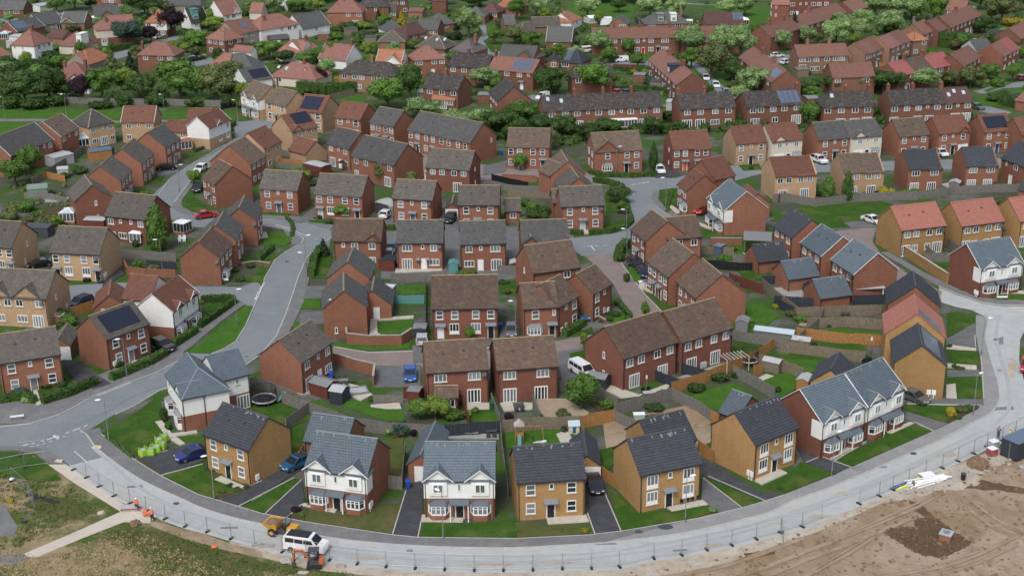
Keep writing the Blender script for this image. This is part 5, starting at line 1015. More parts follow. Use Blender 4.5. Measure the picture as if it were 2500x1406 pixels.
def T(x, yb, w, h, k='g', desc='round green tree', form='round', tr=.13, grp=None):
    """tree from its foot and its size in survey pixels"""
    TN[0] += 1; i = TN[0]; s = mpp(x, yb); p = P(x, yb); dep = math.asin(max(-1,min(1,CH/(p-Vector((0,0,CH))).length)))
    H_ = max(1.2, (h*s-w*s*.12*math.sin(dep))/math.cos(dep)*1.04) if form != 'bush' else max(.5, h*s*.85)
    W_ = w*s*1.2; y0 = p.y+ (W_*.35 if form == 'round' else 0)
    nm = {'round':'tree','cone':'conifer_tree','col':'columnar_tree','bush':'shrub'}[form]
    if form == 'bush':
        return thing('shrub', lab(desc,x,yb), 'shrub', (p.x, p.y+W_*.25, H_*.42), rnd.uniform(0,6.28), grp, me=crown('bush', i%4), mat=KIND[k], scale=(W_/2, W_/2, H_*.62))
    root = thing(nm, lab(desc,x,yb), 'tree', (p.x, y0, 0), rnd.uniform(0,6.28), grp or {'p':'pale leaved trees','c':'conifers'}.get(k,'garden and street trees'))
    ht = H_*tr if form == 'round' else H_*.06
    t = link('trunk', trunkm(i), root, scale=(H_*.9 if form == 'round' else H_*.5, H_*.9 if form == 'round' else H_*.5, H_ if form == 'round' else H_*.6))
    link('crown', crown(form, i%(6 if form == 'round' else 2)), root, (0,0,ht+(H_-ht)/2), mat=KIND[k], scale=(W_/2, W_/2, (H_-ht)/2*1.06))
    return root
def B(x, yb, w, h, k='d', desc='dark green shrub'): return T(x, yb, w, h, k, desc, 'bush')
def HG(pts, w=.9, h=1.2, desc='clipped green hedge', k='lf_h', dens=26):
    q = [P(*p) for p in pts]; c = sum(q, Vector())/len(q); r = random.Random(len(LAB)); mb = MB()
    for a, b in zip(q[:-1], q[1:]):
        d = b-a; L = d.length; d.normalize(); n = Vector((-d.y, d.x, 0))
        cs = [a-n*w*.42-c, b-n*w*.42-c, b+n*w*.42-c, a+n*w*.42-c]
        mb.add([(v.x,v.y,0) for v in cs]+[(v.x,v.y,h*.93) for v in cs], [(4,5,6,7),(0,1,5,4),(1,2,6,5),(2,3,7,6),(3,0,4,7)])
        for j in range(int(min(2600, L*(w+2*h)*dens))):
            t = r.uniform(0, L); u = r.uniform(0, w+2*h)
            if u < h: pos = a+d*t-n*w*.5; z = u; nn = -n
            elif u < h+w: pos = a+d*t+n*(u-h-w/2); z = h*r.uniform(.95,1.06); nn = Vector((0,0,1))
            else: pos = a+d*t+n*w*.5; z = u-h-w; nn = n
            leafquad(mb, Vector((pos.x-c.x, pos.y-c.y, z)), nn+rdir(r)*.8, r.uniform(.08,.17), r)
    x = sum(p[0] for p in pts)/len(pts); y = sum(p[1] for p in pts)/len(pts)
    return thing('hedge', lab(desc,x,y), 'hedge', (c.x,c.y,0), me=mb.mesh('hedge', k))
# ------------------------------------------------------------------ fences and garden walls
PM = {}
def FE(pts, h=1.8, mat='oldwood', desc='grey timber garden fence', step=1.9, posts=True):
    q = [P(*p) for p in pts]; c = q[0]; mb = MB(); rl = MB(); ps = []
    for a, b in zip(q[:-1], q[1:]):
        d = b-a; L = d.length; d.normalize(); n = Vector((-d.y,d.x,0)); m = max(1, round(L/step))
        for i in range(m):
            s = a+d*(L*i/m)-c; e = a+d*(L*(i+1)/m)-c; hh = h+rnd.uniform(-.05,.05)
            nb = 4
            for j in range(nb):
                s2 = s+(e-s)*(j/nb+.004); e2 = s+(e-s)*((j+1)/nb-.004); o = n*(.02 if j % 2 else .035)
                vs = [s2-o, e2-o, e2+o, s2+o]
                mb.add([(v.x,v.y,.02) for v in vs]+[(v.x,v.y,hh) for v in vs], [(4,5,6,7),(0,1,5,4),(1,2,6,5),(2,3,7,6),(3,0,4,7)])
            ps.append((s, d))
        ps.append((b-c, d))
    x = sum(p[0] for p in pts)/len(pts); y = sum(p[1] for p in pts)/len(pts)
    root = thing('garden_fence', lab(desc,x,y), 'fence', (c.x,c.y,0))
    mb.obj('panelling', mat, root)
    if posts:
        if (h,mat) not in PM: PM[(h,mat)] = MB().box(-.06,.06,-.06,.06,-.2,h+.1).mesh('post', mat)
        for s, d in ps[:90]: link('post', PM[(h,mat)], root, (s.x,s.y,0), math.atan2(d.y,d.x))
    return root
def BW(pts, h=1.8, mat='red', desc='brick garden wall', cop='conc'):
    q = [P(*p) for p in pts]; c = q[0]; mb = MB(); cp = MB()
    for a, b in zip(q[:-1], q[1:]):
        d = b-a; d.normalize(); n = Vector((-d.y,d.x,0)); s, e = a-c, b-c
        for m, w, z0, z1 in ((mb,.12,-.2,h),(cp,.17,h+.002,h+.09)):
            vs = [s-n*w-d*.03, e-n*w+d*.03, e+n*w+d*.03, s+n*w-d*.03]
            m.add([(v.x,v.y,z0) for v in vs]+[(v.x,v.y,z1) for v in vs], [(3,2,1,0),(4,5,6,7),(0,1,5,4),(1,2,6,5),(2,3,7,6),(3,0,4,7)])
    x = sum(p[0] for p in pts)/len(pts); y = sum(p[1] for p in pts)/len(pts)
    root = thing('garden_wall', lab(desc,x,y), 'wall', (c.x,c.y,0)); mb.obj('brickwork', mat, root); cp.obj('coping', cop, root); return root
# ------------------------------------------------------------------ sheds, glazed rooms, shelters
def SD(x1, y1, x2, y2, D, wall='oldwood', roof='mgrey', desc='small garden shed', he=1.9, ridge='u', k=.35, door=True):
    """x1,y1-x2,y2: ground line of the near side"""
    a, b = P(x1,y1), P(x2,y2); W = (b-a).length; an = math.atan2(b.y-a.y,b.x-a.x)
    root = thing('garden_shed', lab(desc,(x1+x2)/2,(y1+y2)/2), 'shed', (a.x,a.y,0), an)
    wall_geo(0,W,0,D,he,ridge,0,0,k).obj('wall', wall, root)
    m, rg = roof_geo(0,W,0,D,he,ridge,0,0,k,.12,.1,.06,.06); m.obj('roof', roof, root)
    if door: MB().box(W*.5-.4,W*.5+.4,-.04,-.002,.05,1.75).obj('door', wall, root)
    return root
def CN(x1, y1, x2, y2, D, desc='white conservatory', roof='polyc', he=2.3, ridge='u', hip=(0,0), k=.4, fr='frame'):
    a, b = P(x1,y1), P(x2,y2); W = (b-a).length; an = math.atan2(b.y-a.y,b.x-a.x)
    root = thing('conservatory', lab(desc,(x1+x2)/2,(y1+y2)/2), 'conservatory', (a.x,a.y,0), an)
    MB().box(0,W,0,D,-.1,.55).obj('base', 'red', root); MB().box(.06,W-.06,.06,D-.06,.55,he-.05).obj('glazing', 'glass', root)
    f = MB(); n = max(2,round(W/.8)); m_ = max(2,round(D/.8))
    for z in (.55, he-.12): f.box(-.02,W+.02,-.02,D+.02,z,z+.1)
    for i in range(n+1):
        for y in (0,D): f.cbox(W*i/n,y,(he+.55)/2,.1,.1,he-.6)
    for i in range(1,m_):
        for xx in (0,W): f.cbox(xx,D*i/m_,(he+.55)/2,.1,.1,he-.6)
    f.obj('frame', fr, root)
    m, rg = roof_geo(0,W,0,D,he,ridge,hip[0],hip[1],k,.1,.1,.06,.08); ro = m.obj('roof', roof, root); rg.obj('ridge', 'frame', ro)
    return root
def SHL(x1, y1, x2, y2, D, desc='open garden shelter', roof='mgrey', post='wood', h=2.3, slope=.15):
    a, b = P(x1,y1), P(x2,y2); W = (b-a).length; an = math.atan2(b.y-a.y,b.x-a.x)
    root = thing('garden_shelter', lab(desc,(x1+x2)/2,(y1+y2)/2), 'shelter', (a.x,a.y,0), an)
    MB().ext([(-.2,h),(D+.2,h+slope),(D+.2,h+slope+.1),(-.2,h+.1)], -.2, W+.2, 'x').obj('roof', roof, root)
    for xx, yy in ((.1,.1),(W-.1,.1),(.1,D-.1),(W-.1,D-.1)): MB().box(xx-.07,xx+.07,yy-.07,yy+.07,0,h+.02).obj('post', post, root)
    return root
def TR(x, y, w, desc, net=True):
    s = mpp(x,y); r = w*s/2; p = P(x,y); root = thing('trampoline', lab(desc,x,y), 'trampoline', (p.x,p.y,0))
    MB().cyl((0,0,.75),(0,0,.78),r*.86,k=24).obj('mat', 'black', root)
    ring = MB(); 
    for i in range(24):
        a, b = i*math.tau/24, (i+1)*math.tau/24; ring.cyl((r*.93*math.cos(a),r*.93*math.sin(a),.8),(r*.93*math.cos(b),r*.93*math.sin(b),.8),.13,k=5,cap=False)
    ring.obj('padded_rim', 'lgrey' if net else 'dgrey', root)
    for i in range(6):
        a = i*math.tau/6; MB().cyl((r*math.cos(a),r*math.sin(a),0),(r*math.cos(a),r*math.sin(a),2.5),.035,k=6).obj('pole', 'dgrey', root)
    if net:
        nt = MB()
        for i in range(40):
            a = i*math.tau/40; nt.cyl((r*.97*math.cos(a),r*.97*math.sin(a),.85),(r*.97*math.cos(a),r*.97*math.sin(a),2.45),.022,k=3,cap=False)
        for z in (1.1,1.5,1.9,2.3,2.45):
            for i in range(24):
                a, b = i*math.tau/24, (i+1)*math.tau/24; nt.cyl((r*.97*math.cos(a),r*.97*math.sin(a),z),(r*.97*math.cos(b),r*.97*math.sin(b),z),.025,k=3,cap=False)
        nt.obj('safety_net', 'black', root)
def PAR(x, y, w, desc, mat, open_=True):
    p = P(x,y); r = w*mpp(x,y)/2; root = thing('parasol', lab(desc,x,y), 'parasol', (p.x,p.y,0))
    MB().cyl((0,0,0),(0,0,2.4),.03,k=6).obj('pole', 'galv', root); MB().cyl((0,0,0),(0,0,.1),.3,k=10).obj('base','dgrey',root)
    MB().cyl((0,0,2.0),(0,0,2.5),r if open_ else .18,.05 if open_ else .1,k=8).obj('canopy', mat, root)
def SET(x, y, a, desc, mat='dgrey', top='mgrey', n=4, rad=.95):
    """garden table with chairs round it"""
    p = P(x,y); ca, sa = math.cos(a), math.sin(a)
    root = thing('garden_table', lab(desc,x,y), 'table', (p.x,p.y,0), a); MB().box(-.75,.75,-.45,.45,.68,.74).obj('table_top', top, root)
    for sx in (-.65,.65):
        for sy in (-.36,.36): MB().cbox(sx,sy,.34,.06,.06,.68).obj('leg', mat, root)
    for i in range(n):
        lx, ly, ra = [(-.4,-rad,0),(.4,-rad,0),(-.4,rad,math.pi),(.4,rad,math.pi),(-1.25,0,-1.57),(1.25,0,1.57)][i]
        c = thing('garden_chair', lab({'whitep':'white','black':'black','dgrey':'dark grey'}.get(mat,'dark')+' garden chair',x,y), 'chair', (p.x+lx*ca-ly*sa, p.y+lx*sa+ly*ca, 0), a+ra, 'garden chairs')
        MB().box(-.27,.27,-.27,.27,.38,.46).obj('seat', mat, c); MB().box(-.27,.27,-.33,-.26,.46,.95).obj('backrest', mat, c)
        for sx in (-.22,.22):
            for sy in (-.22,.22): MB().cbox(sx,sy,.19,.05,.05,.38).obj('leg', mat, c)
BN = {}
def BIN(x, y, mat, desc, a=0):
    p = P(x,y); root = thing('wheelie_bin', lab(desc,x,y), 'bin', (p.x,p.y,.14), a)
    if not BN:
        b = MB(); b.add([(-.24,-.28,.06),(.24,-.28,.06),(.24,.26,.06),(-.24,.26,.06),(-.3,-.37,.98),(.3,-.37,.98),(.3,.34,.98),(-.3,.34,.98)],[(3,2,1,0),(4,5,6,7),(0,1,5,4),(1,2,6,5),(2,3,7,6),(3,0,4,7)])
        BN['b'] = b.mesh('bin_body','binblue'); BN['l'] = MB().ext([(-.42,.985),(.42,.985),(.40,1.05),(0,1.09),(-.40,1.05)],-.32,.32,'x').mesh('bin_lid','binblue'); BN['w'] = MB().cyl((-.3,.3,.1),(.3,.3,.1),.1,k=10).mesh('bin_wheels','rubber')
    link('body', BN['b'], root, mat=mat); link('lid', BN['l'], root, mat=mat); link('wheels', BN['w'], root)
def LOUNGE(x, y, a, desc, mat):
    p = P(x,y); root = thing('sun_lounger', lab(desc,x,y), 'sun lounger', (p.x,p.y,.12), a, 'sun loungers')
    MB().box(-.33,.33,-.95,.35,.3,.38).obj('bed', mat, root); MB().ext([(.35,.3),(.95,.75),(.92,.82),(.33,.38)],-.33,.33,'x').obj('backrest', mat, root)
    for sx in (-.28,.28):
        for sy in (-.85,.3): MB().cbox(sx,sy,.15,.05,.05,.3).obj('leg', mat, root)
# ------------------------------------------------------------------ cars and vans
CM = {}
def carm(kind):
    if kind in CM: return CM[kind]
    if kind == 'van': L, W, Hh = 5.0, 1.95, 1.95; body = [(-2.5,.3),(-2.5,1.2),(-2.4,1.85),(-2.2,1.95),(.75,1.95),(.95,1.88),(1.62,1.18),(2.35,.98),(2.5,.7),(2.5,.3)]; cab = None
    elif kind == 'smallvan': L, W, Hh = 4.4, 1.8, 1.85; body = [(-2.2,.3),(-2.2,1.3),(-2.1,1.8),(.5,1.85),(.7,1.78),(1.3,1.1),(2.05,.9),(2.2,.65),(2.2,.3)]; cab = None
    elif kind == 'suv': L, W, Hh = 4.6, 1.88, 1.7; body = [(-2.3,.35),(-2.3,.95),(-2.2,1.06),(1.0,1.05),(2.05,.95),(2.3,.75),(2.3,.35)]; cab = [(-2.2,1.04),(-1.9,1.62),(-1.6,1.68),(.1,1.68),(.4,1.6),(1.05,1.03)]
    elif kind == 'saloon': L, W, Hh = 4.6, 1.82, 1.42; body = [(-2.3,.25),(-2.3,.85),(-2.1,.98),(-1.4,.98),(.95,.92),(2.0,.78),(2.3,.6),(2.3,.25)]; cab = [(-1.75,.97),(-1.0,1.36),(-.7,1.42),(.1,1.42),(.35,1.36),(1.15,.90)]
    else: L, W, Hh = 4.1, 1.78, 1.48; body = [(-2.05,.28),(-2.05,.8),(-1.95,.95),(.85,.93),(1.8,.8),(2.05,.62),(2.05,.28)]; cab = [(-1.95,.93),(-1.65,1.4),(-1.4,1.48),(.05,1.48),(.3,1.42),(1.05,.91)]
    hw = lambda z: W/2*(1-.16*max(0,(z-.85)/.8)) - (.06 if z < .4 else 0)
    def shell(prof, ins=0):
        n = len(prof); mb = MB(); vs = [(x,-hw(z)+ins,z) for x,z in prof]+[(x,hw(z)-ins,z) for x,z in prof]
        mb.add(vs, [tuple(range(n)), tuple(range(2*n-1,n-1,-1))]+[(i,n+i,n+(i+1)%n,(i+1)%n) for i in range(n)]); return mb
    b = shell(body); w = MB()
    if cab:
        w.v, w.f = shell(cab).v, shell(cab).f
        r = [p for p in cab[1:-1]]; z = max(p[1] for p in cab)
        b.add([(x,sy*hw(zz)*1.0,zz+.012) for x,zz in r for sy in (-1,1)], [(2*i,2*i+2,2*i+3,2*i+1) for i in range(len(r)-1)])
        for sy in (-1,1):      # pillars
            for (xa,za),(xb,zb) in ((cab[0],cab[1]),(cab[-1],cab[-2]),((-.35,cab[0][1]),(-.4,z-.02))):
                b.cyl((xa,sy*(hw(za)+.005),za),(xb,sy*(hw(zb)+.005),zb),.055,k=4)
    else:
        zs = 1.22; zt = 1.70 if kind == 'van' else 1.58
        x0, x1 = (-2.2,1.2) if kind == 'van' else (0,.95)
        for sy in (-1,1):
            y = lambda z: sy*(hw(z)+.012)
            xs = [(x0,x0+1.05),(x0+1.15,x0+2.15),(x0+2.25,x1)] if kind == 'van' else [(x0,x1)]
            for a, c in xs: w.add([(a,y(zs),zs),(c,y(zs),zs),(min(c,.95 if kind=='van' else .7),y(zt),zt),(a,y(zt),zt)], [(0,1,2,3)])
        p, q = (body[5], body[6]) if kind == 'van' else (body[4], body[5])
        w.add([(p[0]+.02,-hw(p[1])*.92,p[1]+.01),(q[0]+.02,-hw(q[1])*.92,q[1]+.03),(q[0]+.02,hw(q[1])*.92,q[1]+.03),(p[0]+.02,hw(p[1])*.92,p[1]+.01)], [(0,1,2,3)])
        w.add([(-L/2-.01,-.7,1.25),(-L/2-.01,.7,1.25),(-L/2+.06,.65,1.65),(-L/2+.06,-.65,1.65)], [(0,1,2,3)])
    wh = MB().cyl((0,-.11,0),(0,.11,0),.33,k=14); rim = MB().cyl((0,-.125,0),(0,.125,0),.2,k=10)
    hl = MB().box(-.03,.03,-.17,.17,-.07,.07)
    pl = MB().box(-.02,.02,-.26,.26,-.06,.06); mr = MB().box(-.08,.08,-.1,.1,-.07,.07)
    CM[kind] = (b.mesh('car_body','cwhite'), w.mesh('car_windows','tint'), wh.mesh('wheel','rubber'), rim.mesh('rim','rimmet'), hl.mesh('headlight','lampclear'), pl.mesh('number_plate','whitep'), mr.mesh('mirror','black'), L, W, body); return CM[kind]
def CAR(x1, y1, x2, y2, paint, kind='hatch', desc='', roof=None, z=.15):
    x, y = (x1+x2)/2, (y1+y2)/2; p = P(x,y,z); b, w, wh, rim, hl, pl, mr, L, W, prof = carm(kind)
    nm = 'parked_van' if 'van' in kind else 'parked_car'
    root = thing(nm, lab(desc,x,y), 'van' if 'van' in kind else 'car', (p.x,p.y,z), ang(x1,y1,x2,y2), 'parked vehicles')
    link('body', b, root, mat=paint); link('windows', w, root); far = y < 290
    for sx in (-.31,.31):
        for sy in (-1,1):
            o = link('wheel', wh, root, (sx*L, sy*(W/2-.1), .33))
            if not far: link('rim', rim, o)
    if not far:
        for sy in (-1,1):
            link('headlight', hl, root, (L/2-.03, sy*W*.36, .68)); link('tail_light', hl, root, (-L/2+.02, sy*W*.38, .85), mat='lampred')
            link('mirror', mr, root, (L*.17, sy*(W/2+.06), 1.0))
        link('number_plate', pl, root, (L/2+.01, 0, .48)); link('number_plate', pl, root, (-L/2-.01, 0, .6))
    if roof: 
        if kind == 'van': MB().box(-2.1,.6,-.72,.72,1.952,1.99).obj('roof_panel', roof, root)
        else: MB().box(-1.35,.0,-.66,.66,1.492,1.52).obj('roof_panel', roof, root)
    return root
LM = []
def LAMP(x, y, a=0.0, h=6.0):
    if not LM:
        LM.append(MB().cyl((0,0,0),(0,0,1.2),.085,k=8).cyl((0,0,1.2),(0,0,6.0),.055,.04,8).cyl((0,0,5.97),(.55,0,6.08),.035,k=6).mesh('lamp_pole','galv'))
        LM.append(MB().ball((.75,0,6.1),.42,.19,.11,12,6).mesh('lamp_head','whitep')); LM.append(MB().cbox(0,-.075,.6,.1,.03,.5).mesh('lamp_door','dgrey'))
    p = P(x,y); root = thing('street_lamp', lab('slim grey street lamp',x,y), 'street lamp', (p.x,p.y,.1), a, 'street lamps', )
    link('pole', LM[0], root); link('lamp_head', LM[1], root); link('access_door', LM[2], root)
# ------------------------------------------------------------------ trees (foot x, foot y, width, height in survey pixels)
for a in [(45,266,115,78,'d','big dark garden tree'),(110,262,85,85,'d','dark garden tree'),(150,255,50,55,'d','dark garden tree'),(243,252,76,84,'g','bright round tree'),(196,258,48,66,'b','purple leaved tree'),
 (430,260,118,98,'g','broad bright green tree'),(522,258,98,88,'o','grey green spreading tree'),(335,250,78,60,'d','dark bushy tree'),(345,252,48,48,'o','olive green tree'),(300,118,72,64,'n','blue green cedar'),
 (415,92,64,66,'b','copper beech with black purple crown'),(365,110,44,40,'b','small purple leaved tree'),(520,80,52,34,'l','pale green garden tree'),(475,124,78,40,'g','low round green tree'),(560,250,60,50,'d','dark tree'),
 (655,152,58,52,'g','mid green tree'),(748,168,62,38,'g','green garden tree'),(806,162,52,54,'g','round green garden tree'),(776,210,42,40,'b','dark purple tree'),(590,252,44,46,'l','yellow green tree'),(690,160,50,34,'d','dark garden tree'),
 (175,32,70,46,'p','pale green tree'),(134,34,38,36,'g','green tree'),(345,46,88,50,'d','dark rounded tree'),(216,26,32,28,'d','small dark tree'),(650,44,64,52,'p','pale blossoming tree'),(775,32,38,30,'l','pale yellow green tree'),
 (725,34,60,36,'g','green tree'),(750,14,110,40,'d','dark tree at the top edge'),(850,8,90,34,'d','dark tree at the top edge'),(1000,252,66,88,'d','tall dark leafy tree'),(945,276,92,76,'g','bright green tree'),(1030,296,92,48,'p','pale blossoming tree'),
 (1112,334,88,54,'p','pale grey green tree'),(1182,224,72,54,'p','cream blossoming tree'),(1145,98,62,72,'p','cream blossoming tree'),(1206,112,36,46,'g','small round street tree'),(1256,114,52,46,'o','olive street tree'),
 (1280,310,78,58,'g','round green tree'),(1300,124,46,48,'g','bright rounded tree'),(1262,54,48,54,'g','green tree'),(1310,46,52,54,'p','pale green tree'),(1435,50,58,54,'p','pale park tree'),(1512,34,42,34,'d','dark park tree'),
 (1590,50,64,54,'p','pale park tree'),(1655,50,58,52,'p','pale park tree'),(1780,46,56,42,'p','pale park tree'),(1822,44,52,46,'p','pale park tree'),(1467,138,54,58,'p','pale blossoming street tree'),(1535,138,34,40,'g','small street tree'),
 (1450,240,92,84,'g','very round grey green tree'),(1345,238,74,74,'d','olive dark garden tree'),(1692,140,74,72,'p','pale leafy tree'),(1762,138,64,68,'p','pale leafy tree'),(1812,150,72,80,'p','pale leafy tree'),
 (1740,202,84,90,'o','wide olive street tree'),(1790,206,48,52,'d','dark street tree'),(1846,236,78,70,'p','pale rounded street tree'),(1810,256,54,42,'p','pale low tree'),(1690,172,46,50,'g','green street tree'),
 (1875,108,46,44,'d','dark tree'),(1912,128,46,48,'p','pale small tree'),(1976,116,44,50,'p','pale leafy tree'),(2046,116,64,68,'p','pale leafy tree'),(2056,84,62,46,'p','pale leafy tree'),(2106,84,66,52,'p','pale leafy tree'),
 (2180,90,66,56,'p','pale leafy tree'),(2192,50,92,58,'p','pale leafy tree'),(2242,54,72,58,'p','pale leafy tree'),(2286,60,52,68,'g','mid green tree'),(2096,108,62,52,'p','pale leafy tree'),(2142,48,64,54,'p','pale leafy tree'),
 (2456,62,80,70,'o','large olive tree'),(2036,234,54,44,'d','dark rounded tree'),(2092,232,66,56,'p','pale rounded tree'),(2166,238,88,62,'d','broad dark green tree'),(2266,230,68,56,'p','pale rounded tree'),(2326,218,48,40,'o','olive small tree'),
 (2376,220,64,50,'o','olive spreading street tree'),(2420,202,52,40,'g','leafy street tree'),(2476,204,36,46,'g','small street tree'),(1590,14,120,36,'d','dark park tree at the top edge'),(1480,10,80,30,'d','dark park tree at the top edge'),
 (2080,10,60,36,'d','dark tree at the top edge'),(2330,26,60,44,'g','green tree at the top edge'),(2400,28,60,46,'g','green tree at the top edge'),(1160,24,70,36,'d','dark tree at the top edge'),(1075,16,60,30,'g','green tree at the top edge'),
 (945,452,74,68,'o','olive tree with twisted crown'),(1003,470,38,46,'o','thin leafed tree'),(836,540,48,40,'g','round headed small tree'),(62,436,62,68,'g','round green garden tree'),(30,462,64,66,'g','round green garden tree'),
 (471,458,34,42,'l','young yellow green street tree'),(1515,504,56,50,'d','broad dark street tree'),(1521,528,34,32,'g','small round tree'),(1270,420,36,42,'g','thin birch'),(1420,1016,88,86,'g','leafy green garden tree'),
 (1146,842,28,44,'g','young leafy tree'),(1062,1036,70,58,'l','yellow green garden tree'),(1020,1034,52,52,'g','green garden tree'),(1426,858,22,42,'l','thin young street tree'),(1576,780,22,40,'g','young street tree'),
 (1380,345,70,56,'d','dark hedgerow tree'),(1320,334,62,50,'d','dark hedgerow tree'),(1215,334,92,58,'d','dark hedgerow tree'),(1430,352,60,46,'d','dark hedgerow tree'),(1260,350,60,50,'d','dark hedgerow tree'),(1170,316,62,44,'p','pale hedgerow tree'),
 (1340,372,60,46,'o','brownish hedgerow tree'),(1596,336,54,48,'d','dark round tree'),(1978,308,54,56,'g','green garden tree'),(1930,296,54,38,'l','yellow green garden tree'),(1985,245,40,30,'g','green garden tree'),
 (2125,300,50,42,'d','dark garden tree'),(1960,236,40,34,'d','dark garden tree'),(2350,285,60,40,'d','dark garden tree'),(1480,335,80,40,'d','dark hedgerow tree'),(1250,300,50,40,'d','dark hedgerow tree'),(560,200,70,44,'o','grey green garden tree'),
 (905,178,60,40,'g','green garden tree'),(1075,262,46,36,'d','dark garden tree'),(70,70,50,34,'o','grey green garden tree'),(2440,130,60,44,'d','dark garden tree'),(2490,120,50,50,'g','green garden tree'),(2410,86,56,36,'d','dark garden tree'),(2490,30,40,40,'d','dark tree at the top edge')]: T(*a)
for a in [(276,194,56,66,'o','broad olive conifer'),(322,196,46,62,'c','dark conifer'),(497,70,32,48,'c','dark conifer'),(925,68,24,44,'c','dark pointed conifer'),(938,64,22,40,'y','golden pointed conifer'),(981,66,32,36,'y','golden rounded conifer'),
 (1937,104,42,66,'c','tall dark conifer'),(790,624,40,40,'c','low spreading spruce')]: T(*a, form='cone')
for a in [(388,612,58,104,'g','tall columnar birch'),(1595,420,26,66,'d','slim dark columnar tree'),(2020,490,40,56,'g','columnar green tree'),(2067,494,32,68,'d','tall columnar green tree'),(1990,478,14,30,'d','slim dark cypress')]: T(*a, form='col')
